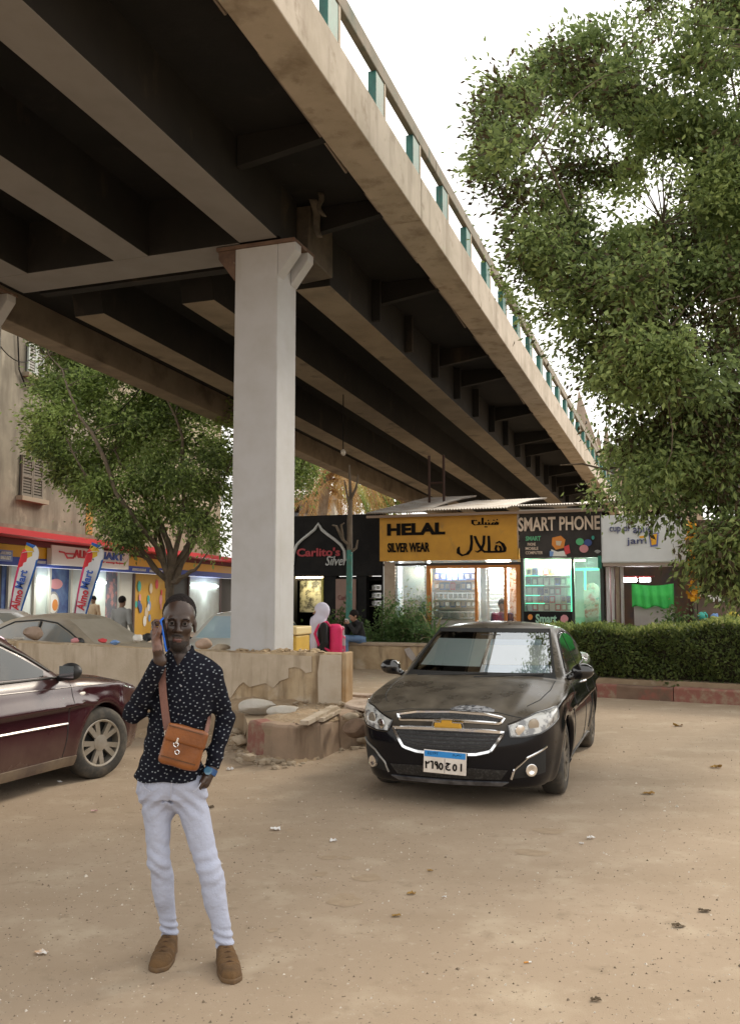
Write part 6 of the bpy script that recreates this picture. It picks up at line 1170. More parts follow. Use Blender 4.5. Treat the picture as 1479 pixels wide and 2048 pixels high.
# ---------------- maroon saloon at the left, seen from its right rear
maroon = paint_mat('maroon_lacquer', (.034, .006, .011), (.26, .19, .13), amt=.35, base=.03, rough=.16, coat=.35)
hd2 = np.array([math.sin(R(20)), math.cos(R(20))]); rt = np.array([hd2[1], -hd2[0]]); w_c = G(203, 1556)[:2]; sc_ = 1.05; c2 = w_c - hd2 * 1.34 * sc_ - rt * .84 * sc_
m = Car('parked_car', 'dark maroon saloon nose in to the kerb at the left edge', (c2[0], c2[1], 0), math.atan2(hd2[1], hd2[0]), 'saloon', maroon, .024, None, sc_); T = m.t; m.body()
for sd in ('right', 'left'):
    m.patch([(.56, 1.03), (.32, 1.16), (.06, 1.285), (-.22, 1.33)], [(.54, .985), (.32, .985), (.06, .99), (-.22, .995)], sd, 'front_door_window', dglass, .004, 20, 8)
    m.patch([(-.29, 1.33), (-.6, 1.32), (-.9, 1.26), (-1.15, 1.15)], [(-.29, .997), (-.6, 1.0), (-.9, 1.01), (-1.15, 1.03)], sd, 'rear_door_window', dglass, .004, 20, 8)
    m.line([(.94, .975), (.72, 1.08), (.42, 1.245), (.18, 1.345), (-.2, 1.39), (-.7, 1.37), (-1.25, 1.14)], sd, 'roof_trim', M('bright_trim', (.62, .45, .5), .18, metal=.9), .011, .002, 44); m.line([(.64, 1.02), (.40, 1.16), (.10, 1.30), (-.25, 1.345)], sd, 'window_seal', rubber, .014, .0, 30)
    m.line([(.70, .965), (0, .97), (-1.2, 1.0)], sd, 'window_seal', rubber, .010, .003)
    m.line([(.80, .56), (.5, .565), (-.9, .575)], sd, 'side_moulding', M('moulding_maroon', (.07, .02, .025), .3, coat=.5), .012, .006); m.line([(.80, .56), (.815, .48), (.80, .40)], sd, 'door_seam', rubber, .004); m.line([(1.6, .85), (.9, .87), (-1.6, .92)], sd, 'shoulder_crease', maroon, .006, .0)
    for q in ([(.86, .95), (.84, .7), (.80, .4), (.78, .25)], [(-.255, .98), (-.28, .6), (-.28, .25)], [(.78, .25), (-.8, .25)]): m.line(q, sd, 'door_seam', rubber, .0045, -.001, 22)
    p_ = m.at((1.0, .80), sd, 0); mb = MB(); mb.blob(p_, (.045, .012, .020), 2, 0); mb.build('side_repeater', M('repeater', (.8, .75, .68), .25, coat=.5), T, smooth=True)
    m.patch([(.95, .27), (-.9, .27)], [(.95, .19), (-.9, .19)], sd, 'sill_skirt', M('dirty_sill', (.10, .07, .055), .7, col2=(.2, .15, .1), scale=4), .014, 20, 4)
    for x in (-.1, -.95): mb = MB(); mb.tube([m.at((x + .02, .83), sd, -.004), m.at((x, .83), sd, .02), m.at((x - .17, .835), sd, .02), m.at((x - .19, .835), sd, -.004)], .014, 8); mb.build('door_handle', maroon, T, smooth=True)
m.patch([(y, 1.36) for y in np.linspace(-.52, .52, 9)], [(y, .99) for y in np.linspace(-.66, .66, 9)], 'front', 'windscreen', dglass, .004, 20, 8)
m.patch([(y, 1.33) for y in np.linspace(-.5, .5, 9)], [(y, 1.07) for y in np.linspace(-.6, .6, 9)], 'rear', 'rear_window', dglass, .004, 20, 8)
for sg in (1, -1): m.patch([(sg * .45, .72), (sg * .74, .80)], [(sg * .45, .60), (sg * .74, .64)], 'front', 'headlight', lens, .005, 12, 6); m.patch([(sg * .5, .92), (sg * .76, .9)], [(sg * .5, .78), (sg * .76, .76)], 'rear', 'tail_light', M('tail_red', (.3, .01, .01), .2, coat=.6), .005, 12, 6)
m.line([(.95, .72), (1.4, .73), (1.75, .69), (1.98, .60)], 'top', 'bonnet_seam', rubber, .005); m.line([(.95, -.72), (1.4, -.73), (1.75, -.69), (1.98, -.60)], 'top', 'bonnet_seam', rubber, .005)
m.mirror_box(plastic, chrome, x=.70, z=1.02); m.wheels(tyre_m, alloy, 5, .325, .215, steer=R(-16), ys=.755)
for sx in m.p['ax']:
    for sg in (1, -1): mb = MB(); mb.add([[sx + .37 * math.cos(a), yy * sg, .32 + .37 * math.sin(a)] for yy in (.50, .80) for a in np.linspace(-.35, math.pi + .35, 15)], [(i, i + 1, 16 + i, 15 + i) for i in range(14)]); mb.build('arch_liner', rubber, T, smooth=True)
mb = MB(); mb.box((0, 0, .24), (3.8, 1.3, .12)); mb.build('underbody', rubber, T); mb = MB(); mb.tube([wsp(0, -.5, .03) + np.array([-.06, 0, 0]), wsp(.05, .1, .03) + np.array([-.06, 0, 0])], .01, 5); mb.build('wiper', plastic, T)
# ---------------- cars in the street behind the wall
def back_car(label, loc, hd, kind, pm, h=.036, sh=None, glass=None):
    q = Car('parked_car', label, (loc[0], loc[1], 0), math.atan2(hd[1], hd[0]), kind, pm, h); q.body(); gm_ = glass or M('dusty_glass', (.20, .22, .22), .12, coat=.6, col2=(.30, .27, .22), scale=2)
    for sd in ('right', 'left'):
        q.patch([(.56, 1.03), (.32, 1.16), (.06, 1.285), (-.22, 1.325)], [(.54, .99), (.32, .99), (.06, .995), (-.22, 1.0)], sd, 'front_door_window', gm_, .005, 14, 6); q.patch([(-.31, 1.325), (-.6, 1.315), (-.9, 1.26), (-1.15, 1.15)], [(-.31, 1.0), (-.6, 1.005), (-.9, 1.015), (-1.15, 1.035)], sd, 'rear_door_window', gm_, .005, 14, 6)
        q.line([(.60, 1.03), (.34, 1.18), (.06, 1.31), (-.3, 1.355), (-.8, 1.32), (-1.22, 1.13)], sd, 'window_seal', rubber, .014, .002, 30); q.line([(-.265, 1.33), (-.265, 1.0)], sd, 'door_pillar', rubber, .022, .001, 8)
    q.patch([(y, 1.36) for y in np.linspace(-.54, .54, 9)], [(y, .985) for y in np.linspace(-.68, .68, 9)], 'front', 'windscreen', sh or gm_, .005, 16, 6); q.patch([(y, 1.34) for y in np.linspace(-.5, .5, 9)], [(y, 1.07) for y in np.linspace(-.6, .6, 9)], 'rear', 'rear_window', gm_, .005, 14, 6)
    for sg in (1, -1): q.patch([(sg * .45, .72), (sg * .74, .80)], [(sg * .45, .60), (sg * .74, .64)], 'front', 'headlight', lens, .005, 10, 4)
    q.mirror_box(plastic, chrome, x=.72, z=1.02); q.wheels(tyre_m, alloy, 5, .32, .2); mb = MB(); mb.box((0, 0, .24), (3.8, 1.3, .12)); mb.build('underbody', rubber, q.t); return q
dusty = paint_mat('beige_lacquer', (.20, .18, .15), (.42, .35, .26), amt=1.0, base=.45, rough=.35); white_c = paint_mat('white_lacquer', (.62, .62, .60), (.50, .45, .37), amt=.5, base=.1, rough=.3); silver_c = paint_mat('silver_lacquer', (.42, .43, .44), (.45, .40, .33), amt=.5, base=.1, rough=.3)
back_car('dust covered beige saloon behind the low wall, left of the man', (-4.95, 15.75), VV[:2], 'saloon', dusty, sh=M('dust_caked_glass', (.36, .31, .24), .7, col2=(.46, .41, .33), scale=2, lo=.3, hi=.6))
back_car('white car with blue tinted windscreen partly hidden by the column', (-2.42, 17.9), -U2[:2] * .97 + VV[:2] * .2, 'sedan', white_c, sh=M('sky_blue_glass', (.42, .56, .64), .08, coat=.8, col2=(.52, .64, .70), scale=1.5), glass=M('sky_blue_glass'))
back_car('small white car at the far left edge behind the dusty saloon', A(8, 1230, 21.5)[:2], VV[:2], 'saloon', silver_c)
# yellow cooler box behind the wall, right of the column
pb_ = A(598, 1290, 13.4); t = thing('cooler_box', 'yellow cooler box with blue and white picture just right of the column', 'box', (pb_[0], pb_[1], PZ)); zt_ = A(598, 1253, 13.4)[2]
mb = MB(); mb.box((pb_[0] - .10, pb_[1], (PZ + zt_ - .12) / 2), (.34, .5, zt_ - .12 - PZ), ax=[VV, U2, ZZ_]); mb.build('cabinet', M('cooler_yellow', (.60, .38, .06), .5, col2=(.5, .31, .05), scale=4), t, world=True, bevel=.02)
mb = MB(); mb.box((pb_[0] - .10, pb_[1], zt_ - .055), (.38, .56, .12), ax=[VV, U2, ZZ_]); mb.build('lid', M('cooler_lid', (.66, .52, .26), .5), t, world=True, bevel=.02)
q0 = np.array([pb_[0] - .04, pb_[1], zt_ - .27]) - U2 * .254; mb = MB(); mb.box(q0, (.17, .006, .19), ax=[VV, U2, ZZ_]); pc_ = mb.build('picture', white_p, t, world=True); mb = MB(); mb.box(q0 + ZZ_ * .05 - U2 * .004, (.155, .004, .08), ax=[VV, U2, ZZ_]); mb.build('picture_sky', cols['sky'], t, world=True)
# ================================================================ PEOPLE
def loft(P, tab):                        # upright body of elliptic sections: rows of z, cx, cy, a, b
    z = P[:, 2]; T = np.array(sorted(tab)); zz = np.clip(z, T[0, 0], T[-1, 0]); c = [spl(zz, [(r[0], r[k]) for r in T]) for k in (1, 2, 3, 4)]
    d = (np.sqrt(((P[:, 0] - c[0]) / c[2]) ** 2 + ((P[:, 1] - c[1]) / c[3]) ** 2) - 1) * np.minimum(c[2], c[3]); ov = np.maximum(np.maximum(T[0, 0] - z, z - T[-1, 0]), 0)
    return np.where(ov > 0, np.sqrt(np.maximum(d, 0) ** 2 + ov ** 2) + np.minimum(d, 0) * 0 + ov * .0 + np.minimum(np.maximum(d, -ov), 0), d)
def union(ds, k):
    r = ds[0]
    for d in ds[1:]: r = smin(r, d, k)
    return r
def face_mesh(f, lo, hi, h, name, m, parent, regions=None, **k):
    V, F = nets(f, lo, hi, h, **k); mb = MB(); cen = V[F].mean(1); mi = np.zeros(len(F), int)
    if regions:
        for i, fn in regions: mi[fn(cen)] = i
    mb.add(V, F.tolist(), mi.tolist()); o = mb.build(name, m, parent, smooth=True, angle=180, world=parent is not None); return o
def shirt_mat():
    m = bpy.data.materials.new('speckled_navy_cotton'); m.use_nodes = True; nt = m.node_tree; L = nt.links; b = nt.nodes['Principled BSDF']; tc = nd(nt, 'ShaderNodeTexCoord')
    mp = nd(nt, 'ShaderNodeMapping'); mp.inputs['Rotation'].default_value = (0, 0, R(32)); mp.inputs['Scale'].default_value = (36, 50, 1); sx_ = nd(nt, 'ShaderNodeSeparateXYZ'); cx_ = nd(nt, 'ShaderNodeCombineXYZ'); L.new(tc.outputs['Object'], sx_.inputs[0]); L.new(sx_.outputs['X'], cx_.inputs['X']); L.new(sx_.outputs['Z'], cx_.inputs['Y']); L.new(cx_.outputs[0], mp.inputs['Vector'])
    v = nd(nt, 'ShaderNodeTexVoronoi', voronoi_dimensions='2D', Scale=1.0, Randomness=.6); L.new(mp.outputs['Vector'], v.inputs['Vector'])
    mr = nd(nt, 'ShaderNodeMapRange'); mr.inputs['From Min'].default_value = .17; mr.inputs['From Max'].default_value = .115; L.new(v.outputs['Distance'], mr.inputs['Value'])
    n = nd(nt, 'ShaderNodeTexNoise', Scale=60.0); L.new(tc.outputs['Object'], n.inputs['Vector']); mu = nd(nt, 'ShaderNodeMath', operation='MULTIPLY'); L.new(mr.outputs[0], mu.inputs[0]); L.new(n.outputs['Fac'], mu.inputs[1])
    m2 = nd(nt, 'ShaderNodeMath', operation='MULTIPLY', use_clamp=True); m2.inputs[1].default_value = 1.5; L.new(mu.outputs[0], m2.inputs[0])
    x = nd(nt, 'ShaderNodeMix', data_type='RGBA'); x.inputs['A'].default_value = (.006, .0065, .012, 1); x.inputs['B'].default_value = (.26, .29, .32, 1); L.new(m2.outputs[0], x.inputs['Factor']); L.new(x.outputs['Result'], b.inputs['Base Color'])
    b.inputs['Roughness'].default_value = .9; b.inputs['Specular IOR Level'].default_value = .15; n2 = nd(nt, 'ShaderNodeTexNoise', Scale=14.0, Detail=3.0); L.new(tc.outputs['Object'], n2.inputs['Vector']); bp = nd(nt, 'ShaderNodeBump', Strength=.55, Distance=.015); L.new(n2.outputs['Fac'], bp.inputs['Height']); L.new(bp.outputs['Normal'], b.inputs['Normal']); return m
skin_d = M('dark_skin', (.034, .0185, .013), .36, col2=(.055, .030, .020), scale=14, bump=.08, bscale=160, spec=.5)
lip_m = M('lips', (.12, .052, .044), .42); beard_m = M('stubble', (.018, .012, .010), .8, col2=(.03, .02, .015), scale=60, bump=.4, bscale=200); hair_m = M('short_black_hair', (.010, .008, .008), .9, col2=(.03, .022, .02), scale=70, bump=.9, bscale=180, bdist=.01, spec=.15)
palm_m = M('palm_skin', (.17, .085, .06), .5, col2=(.10, .05, .035), scale=30, bump=.1, bscale=120)
denim = M('pale_denim', (.40, .43, .55), .85, col2=(.37, .395, .495), scale=3, bump=.5, bscale=14, bdist=.035)
suede = M('brown_suede', (.125, .066, .023), .9, col2=(.075, .04, .015), scale=16, bump=.4, bscale=90); sole_m = M('shoe_sole', (.15, .085, .035), .8, col2=(.09, .055, .03), scale=20)
Y0 = 4.62
def J(px, py, dy=0.0): return A(px, py, Y0 + dy)
z_ = lambda py, dy=0: J(355, py, dy)[2]; x_ = lambda px, py=1450, dy=0: J(px, py, dy)[0]
# joints
R_sh, R_el, R_wr = J(316, 1348, .0), J(268, 1425, -.07), J(320, 1322, -.17); L_sh, L_el, L_wr = J(424, 1350, .01), J(451, 1438, .08), J(423, 1538, -.02)
R_hip, R_kn, R_an = J(312, 1580, .0), J(318, 1722, -.03), J(340, 1864, .07); L_hip, L_kn, L_an = J(376, 1580, .0), J(418, 1738, -.05), J(449, 1884, -.06)
E0 = J(357.5, 1246, -.02)                  # head centre at eye level
hy = R(11); HR = np.array([[math.cos(hy), -math.sin(hy), 0], [math.sin(hy), math.cos(hy), 0], [0, 0, 1]])     # columns: head axes in the world
ht = R(3); HR = HR @ np.array([[math.cos(ht), 0, math.sin(ht)], [0, 1, 0], [-math.sin(ht), 0, math.cos(ht)]])
def H(x, y, z): return E0 + HR @ np.array([x, y, z])
def head_sdf(P):
    Q = (P - E0) @ HR; X = np.abs(Q[:, 0]); S = np.stack([X, Q[:, 1], Q[:, 2]], 1)
    d = ell(Q, (0, .018, .048), (.078, .095, .090)); d = smin(d, ell(Q, (0, -.022, .035), (.069, .066, .075)), .03)
    d = smin(d, ell(Q, (0, -.018, -.045), (.060, .066, .080)), .035); d = smin(d, ell(Q, (0, -.056, -.104), (.034, .030, .028)), .035)
    d = smin(d, ell(S, (.043, -.062, -.025), (.022, .020, .022)), .025)                                                     # cheekbones
    d = smin(d, ell(S, (.028, -.080, .020), (.026, .012, .010)), .016)                                                      # brow
    d = smax(d, -ell(S, (.031, -.096, .000), (.019, .016, .012)), .014)                                                     # eye sockets
    d = smin(d, cone(Q, (0, -.082, .008), (0, -.103, -.034), .008, .0125), .012); d = smin(d, ell(S, (.0135, -.094, -.037), (.0105, .012, .0085)), .008)   # nose
    d = smax(d, -ell(S, (.008, -.103, -.046), (.004, .005, .004)), .004)
    d = smin(d, ell(Q, (0, -.078, -.068), (.026, .016, .009)), .008); d = smin(d, ell(Q, (0, -.079, -.0795), (.023, .016, .0085)), .006); d = smax(d, -ell(Q, (0, -.098, -.0735), (.024, .010, .0022)), .004)
    d = smin(d, smax(ell(S, (.081, .012, -.012), (.010, .022, .034)), -ell(S, (.090, .004, -.010), (.008, .011, .020)), .006), .008)     # ears
    return d
def hand_sdf(P, wr, pa, fingers, thumb, rp=(.026, .030), sq=None):
    d = cone(P, wr, pa, rp[0], rp[1], sq)
    for f in fingers:
        q = cone(P, f[0], f[1], .0092, .0086)
        for a, b in zip(f[1:-1], f[2:]): q = smin(q, cone(P, a, b, .0086, .0076), .003)
        d = smin(d, q, .006)
    q = cone(P, thumb[0], thumb[1], .012, .0105)
    for a, b in zip(thumb[1:-1], thumb[2:]): q = smin(q, cone(P, a, b, .0105, .0085), .004)
    return smin(d, q, .010)
ph_a, ph_b = J(324, 1239, -.165), J(335, 1299, -.140)       # phone, top and bottom
pm_ = (ph_a + ph_b) / 2; pax = (ph_a - ph_b) / np.linalg.norm(ph_a - ph_b)
Rw, Rp = J(316, 1300, -.185), J(312, 1266, -.155)
ff = []
for i in range(4):                       # four fingers wrap the back of the phone, index highest
    s_ = i / 3; b0 = J(308.5 - 1.0 * s_, 1255 + 6.5 * i, -.145 + .018 * i); k1_ = J(309 + 1.5 * s_, 1241.5 + 8.0 * i, -.118 + .014 * i); tp = J(322 + 4.2 * i, 1242.5 + 8.2 * i - (1.5 if i == 1 else 0), -.112 + .012 * i); ff.append([b0, b0 * .35 + k1_ * .65 + np.array([-.008, .004, 0]), k1_ + np.array([.004, .008, .0]), tp])
th = [J(313, 1277, -.185), J(318.5, 1264, -.196), J(322, 1250, -.188)]
Lp = J(409, 1566, -.045); lf = [[J(402 + 3.2 * i, 1570, -.06 + .028 * i), J(397 + 3 * i, 1584, -.058 + .026 * i), J(394 + 2.6 * i, 1596 - (4 if i in (0, 3) else 0), -.056 + .024 * i)] for i in range(4)]; lt = [J(411, 1556, -.075), J(405, 1565, -.092), J(400, 1573, -.098)]
tor = [(z_(1301), x_(362), Y0 + .015, .052, .058), (z_(1311), x_(365), Y0 + .015, .100, .072), (z_(1324), x_(368), Y0 + .01, .138, .086), (z_(1348), x_(369), Y0 + .005, .160, .100), (z_(1390), x_(366), Y0, .158, .112), (z_(1440), x_(358), Y0 - .003, .148, .108), (z_(1490), x_(349), Y0 - .005, .146, .108), (z_(1530), x_(343), Y0 - .003, .156, .112), (z_(1560), x_(340), Y0, .182, .124)]
hips = [(z_(1500), x_(348), Y0, .118, .088), (z_(1540), x_(345), Y0, .140, .098), (z_(1570), x_(344), Y0 + .003, .166, .112), (z_(1592), x_(343), Y0 + .006, .160, .108)]
tor_b = [(a, b, c, d - .014, e - .014) for a, b, c, d, e in tor[:-2]] + [(z_(1530), x_(344), Y0, .122, .085), (z_(1556), x_(343), Y0, .125, .085)]
def shrink(t, k): return [(a, b, c, d - k, e - k) for a, b, c, d, e in t]
def legs(P, g=0.0):
    r = cone(P, R_hip, R_kn, .080 + g, .054 + g); r = smin(r, cone(P, R_kn, R_an, .054 + g, .043 + g), .02); r = smin(r, ell(P, R_kn + (R_an - R_kn) * .32 + np.array([0, .018, 0]), (.050 + g, .058 + g, .12)), .03)
    l = cone(P, L_hip, L_kn, .083 + g, .058 + g); l = smin(l, cone(P, L_kn, L_an, .058 + g, .046 + g), .02); l = smin(l, ell(P, L_kn + (L_an - L_kn) * .32 + np.array([0, .018, 0]), (.053 + g, .060 + g, .12)), .03)
    return np.minimum(r, l)
neck_b = J(362, 1325, .03)
def body_f(P):
    d = head_sdf(P); d = smin(d, cone(P, H(0, .022, -.06), neck_b, .053, .060), .025); d = smin(d, loft(P, tor_b), .03)
    d = smin(d, loft(P, shrink(hips, .016)), .03); d = smin(d, legs(P, -.014), .02)
    d = smin(d, cone(P, R_sh, R_el, .045, .038), .03); d = smin(d, smin(cone(P, R_el, R_wr, .038, .029), cone(P, R_wr, Rw, .029, .024, (1, 1, 1)), .015), .012)
    d = smin(d, hand_sdf(P, Rw, Rp, ff, th, (.023, .027)), .012)
    d = smin(d, cone(P, L_sh, L_el, .045, .038), .03); d = smin(d, cone(P, L_el, L_wr, .037, .027), .015); d = smin(d, hand_sdf(P, L_wr, Lp, lf, lt, (.026, .027)), .012)
    for an in (R_an, L_an): d = smin(d, cone(P, an, an - ZZ_ * .035, .026, .022), .02)
    return d
man_lo, man_hi = np.array([x_(235) - .02, Y0 - .36, -.01]), np.array([x_(480) + .06, Y0 + .24, 1.78])
base_m = np.array([x_(395, 1900), Y0 - .05, 0.0])
def reg_lip(c): q = (c - E0) @ HR; return (np.abs(q[:, 0]) < .022) & (q[:, 2] < -.0745) & (q[:, 2] > -.090) & (q[:, 1] < -.084)
def reg_beard(c): q = (c - E0) @ HR; return (q[:, 2] < -.084 - .10 * np.clip(np.abs(q[:, 0]) - .02, 0, .1)) & (q[:, 2] > -.150) & (q[:, 1] < -.015) & (np.abs(q[:, 0]) < .07) & (np.linalg.norm(q, axis=1) < .165) | ((q[:, 2] > -.066) & (q[:, 2] < -.055) & (np.abs(q[:, 0]) < .028) & (q[:, 1] < -.075))
def reg_palm(c): return (np.linalg.norm(c - Rp, axis=1) < .10) & (c[:, 0] > Rp[0] - .012) & (c[:, 0] < pm_[0])
V, F = nets(body_f, man_lo, man_hi, .0048); cen = V[F].mean(1); mi = np.zeros(len(F), int); mi[reg_beard(cen)] = 2; mi[reg_lip(cen)] = 1; mi[reg_palm(cen)] = 3
mb = MB(); mb.add(V - base_m, F.tolist(), mi.tolist()); mb.add(np.zeros((0, 3)), [])
me = bpy.data.meshes.new('person'); me.from_pydata((V - base_m).tolist(), [], F.tolist())
for q in (skin_d, lip_m, beard_m, palm_m): me.materials.append(q)
me.polygons.foreach_set('material_index', mi.astype(np.int32)); me.polygons.foreach_set('use_smooth', np.ones(len(F), bool)); me.update()
man = bpy.data.objects.new('person', me); COL.objects.link(man); man.location = tuple(base_m); tag(man, 'standing man in speckled dark shirt and pale jeans holding a phone to his ear', 'person')
# eyes, brows, hair
eye_w = M('eye_white', (.19, .165, .145), .5, spec=.2); eye_i = M('iris', (.006, .004, .003), .5, spec=.15)
for sg in (-1, 1):
    mb = MB(); c_ = H(sg * .031, -.079, .0); bm = bmesh.new(); bmesh.ops.create_uvsphere(bm, u_segments=16, v_segments=10, radius=.0118); mb.add(np.array([v.co[:] for v in bm.verts]) + c_, [[v.index for v in f.verts] for f in bm.faces]); bm.free(); ey_ = mb.build('eye', eye_w, man, world=True, smooth=True)
    n_ = -(HR[:, 1]); e1, e2 = HR[:, 0], HR[:, 2]; mb = MB(); rows = [[c_ + n_ * (.0118 * math.cos(b) + .0005) + (e1 * math.cos(a) + e2 * math.sin(a)) * .0118 * math.sin(b) for a in np.linspace(0, 6.283, 15)[:-1]] for b in (.02, .35, .72)]; mb.grid(np.array(rows), close=True); mb.build('iris', eye_i, ey_, smooth=True) if False else mb.build('iris', eye_i, man, world=True, smooth=True)
    for (zz0, zz1, nm) in ((.006, .0105, 'eyelid'),):
        mb = MB(); mb.tube([H(sg * (.031 + dx), -.0905 + 1.2 * dx * dx * 10, .0075 - dx * dx * 14) for dx in np.linspace(-.015, .015, 7)], .0022, 6); mb.build(nm, skin_d, man, world=True, smooth=True)
        mb = MB(); mb.tube([H(sg * (.031 + dx), -.0885 + 1.2 * dx * dx * 10, -.0088 + dx * dx * 14) for dx in np.linspace(-.013, .013, 7)], .0019, 6); mb.build(nm, skin_d, man, world=True, smooth=True)
    mb = MB(); mb.tube([H(sg * (.031 + dx), -.0925 + abs(dx + .004 * 1) * .32, .0225 - dx * dx * 16 + .03 * dx) for dx in np.linspace(-.019, .022, 7)], [.002, .0034, .0038, .0038, .0034, .0026, .0012], 6); mb.build('eyebrow', hair_m, man, world=True, smooth=True)
def hair_f(P):
    Q = (P - E0) @ HR; X = np.abs(Q[:, 0]); d = ell(Q, (0, .020, .052), (.0838, .0985, .0948)) - .0015 * np.sin(Q[:, 0] * 420) * np.sin(Q[:, 1] * 380) * np.sin(Q[:, 2] * 400)
    line = .086 - .010 * np.cos(X / .05 * 1.6); front = (.098 - .035 * (X / .07) ** 2) - Q[:, 2] + .62 * (Q[:, 1] + .055)        # hairline climbs to a high brow, drops to the temples
    cut = smax((-.020 + .25 * np.clip(-Q[:, 1], 0, .1)) - Q[:, 2], -Q[:, 1] - .085 - 0 * X, .01)
    side = np.where(Q[:, 1] < .0, np.minimum(1, 1) * ((.064 + .0035 * np.sin(Q[:, 0] * 310) + .0025 * np.sin(Q[:, 0] * 720 + 1) - 22.0 * np.clip(X - .025, 0, .1) ** 1.5 * 1.0) - Q[:, 2]) * .8, -1.0)
    lim = smax(side * np.clip(-Q[:, 1] / .02, 0, 1) - (1 - np.clip(-Q[:, 1] / .02, 0, 1)) * .02, (-.045 - .25 * np.clip(Q[:, 1], 0, .08)) - Q[:, 2], .01)
    return smax(d, lim, .006)
face_mesh(hair_f, E0 - .13, E0 + np.array([.13, .14, .17]), .005, 'hair', hair_m, man)
# shirt with raised right arm, V neck, folds
def folds(P, k, s): return (np.sin(P[:, 0] * 34 * s + P[:, 2] * 46 * s + np.sin(P[:, 2] * 21 * s) * 1.2) * .5 + np.sin(P[:, 2] * 71 * s - P[:, 0] * 27 * s + P[:, 1] * 40 * s) * .35 + np.sin(P[:, 1] * 50 * s + P[:, 2] * 33 * s) * .3) * k
def shirt_f(P):
    d = loft(P, tor); d = smin(d, smin(cone(P, R_sh, R_el, .055, .048), cone(P, R_el, R_wr + (R_el - R_wr) * .05, .049, .038), .02), .035)
    d = smin(d, smin(cone(P, L_sh, L_el, .054, .045), cone(P, L_el, L_wr + (L_el - L_wr) * .03, .046, .035), .02), .03)
    col = smax(cone(P, J(361, 1299, .035), J(362, 1315, .02), .066, .074), -cone(P, J(361, 1286, .03), J(362, 1322, .02), .058, .060), .006); d = smin(d, col, .014)
    d = d - folds(P, .0022, 1.0) - .004 * np.sin(P[:, 2] * 58 + P[:, 0] * 30) * np.exp(-((P[:, 2] - z_(1500)) / .10) ** 2) - .005 * np.sin((P[:, 2] + P[:, 0] * .6) * 90) * np.exp(-(np.linalg.norm(P - R_el, axis=1) / .09) ** 2) - .005 * np.sin((P[:, 2] - P[:, 0] * .4) * 85) * np.exp(-(np.linalg.norm(P - L_el, axis=1) / .09) ** 2)
    vx = P[:, 0] - x_(362, 1330); zt_, zb_ = z_(1298), z_(1331); w_ = np.clip((P[:, 2] - zb_) / (zt_ - zb_), -1, 1.4) * .046; V_n = np.maximum(np.maximum(np.abs(vx) - w_, P[:, 1] - (Y0 + .01)), zb_ - P[:, 2])
    d = smax(d, -V_n * .8, .006); d = np.maximum(d, -(cone(P, J(361, 1280, .03), J(362, 1304, .03), .05, .052)))
    for wr, el in ((R_wr, R_el), (L_wr, L_el)): ax_ = (wr - el) / np.linalg.norm(wr - el); q_ = P - wr; al = q_ @ ax_; pr_ = np.linalg.norm(q_ - al[:, None] * ax_, axis=1); d = np.where((pr_ < .047) & (np.abs(al) < .12), np.maximum(d, al + .012), d)
    return np.maximum(d, z_(1557) + .006 * np.sin(P[:, 0] * 30) + .10 * ((P[:, 0] - x_(340)) / .17) ** 2 * .12 - P[:, 2])
shm = shirt_mat(); face_mesh(shirt_f, man_lo, man_hi - np.array([0, 0, .28]), .0055, 'shirt', shm, man)
for wr, el, r_ in ((R_wr, R_el, .039), (L_wr, L_el, .036)):
    ax_ = (wr - el) / np.linalg.norm(wr - el); mb = MB(); mb.tube([wr - ax_ * .062, wr - ax_ * .058, wr - ax_ * .012, wr - ax_ * .008], [r_ * .98, r_ * 1.05, r_ * 1.0, r_ * .93], 18); mb.build('cuff', shm, man, world=True, smooth=True)
for (px, py) in ((363, 1345), (362, 1372), (360, 1400), (357, 1428)): mb = MB(); mb.blob(J(px, py, -.117), (.005, .003, .005), 2, 0); mb.build('button', M('shirt_button', (.25, .25, .27), .3), man, world=True, smooth=True)
# jeans
def jeans_f(P):
    d = smin(loft(P, hips), legs(P, -.0035), .035)
    for kn, s_ in ((R_kn, 1), (L_kn, -1)):
        q = P - kn; r_ = np.exp(-(q[:, 2] / .10) ** 2) * np.exp(-(np.abs(q[:, 0]) / .1) ** 2); d = d - .0036 * r_ * np.sin(q[:, 2] * 105 + q[:, 0] * 45 * s_ + np.sin(q[:, 0] * 40)) * (q[:, 1] < .03)
    d = d - folds(P, .0022, .8) - .005 * np.exp(-((P[:, 2] - z_(1600)) / .06) ** 2) * np.sin((np.abs(P[:, 0] - x_(343)) * .9 + P[:, 2]) * 95)
    for an in (R_an, L_an): q = P - an; d = d - .005 * np.exp(-((q[:, 2] - .02) / .05) ** 2) * np.sin(q[:, 2] * 160 + q[:, 0] * 50) * (np.abs(q[:, 0]) < .1)
    d = d - .006 * np.exp(-(np.linalg.norm((P - J(402, 1580, -.05)) / np.array([1, 1, 1.3]), axis=1) / .05) ** 2)
    for an, pr_ in ((R_an, J(340, 1880, .07)), (L_an, J(452, 1900, -.06))): d = np.where(P[:, 2] < .3, np.maximum(d, -1), d)
    cut = np.where(P[:, 0] < x_(395, 1880), R_an[2] - .028, L_an[2] - .028); return np.maximum(d, cut + .25 * np.clip(Y0 - .02 - P[:, 1], -.05, .05) * 0 - P[:, 2])
face_mesh(jeans_f, np.array([x_(262), Y0 - .20, .04]), np.array([x_(478), Y0 + .20, z_(1490)]), .0058, 'jeans', denim, man)
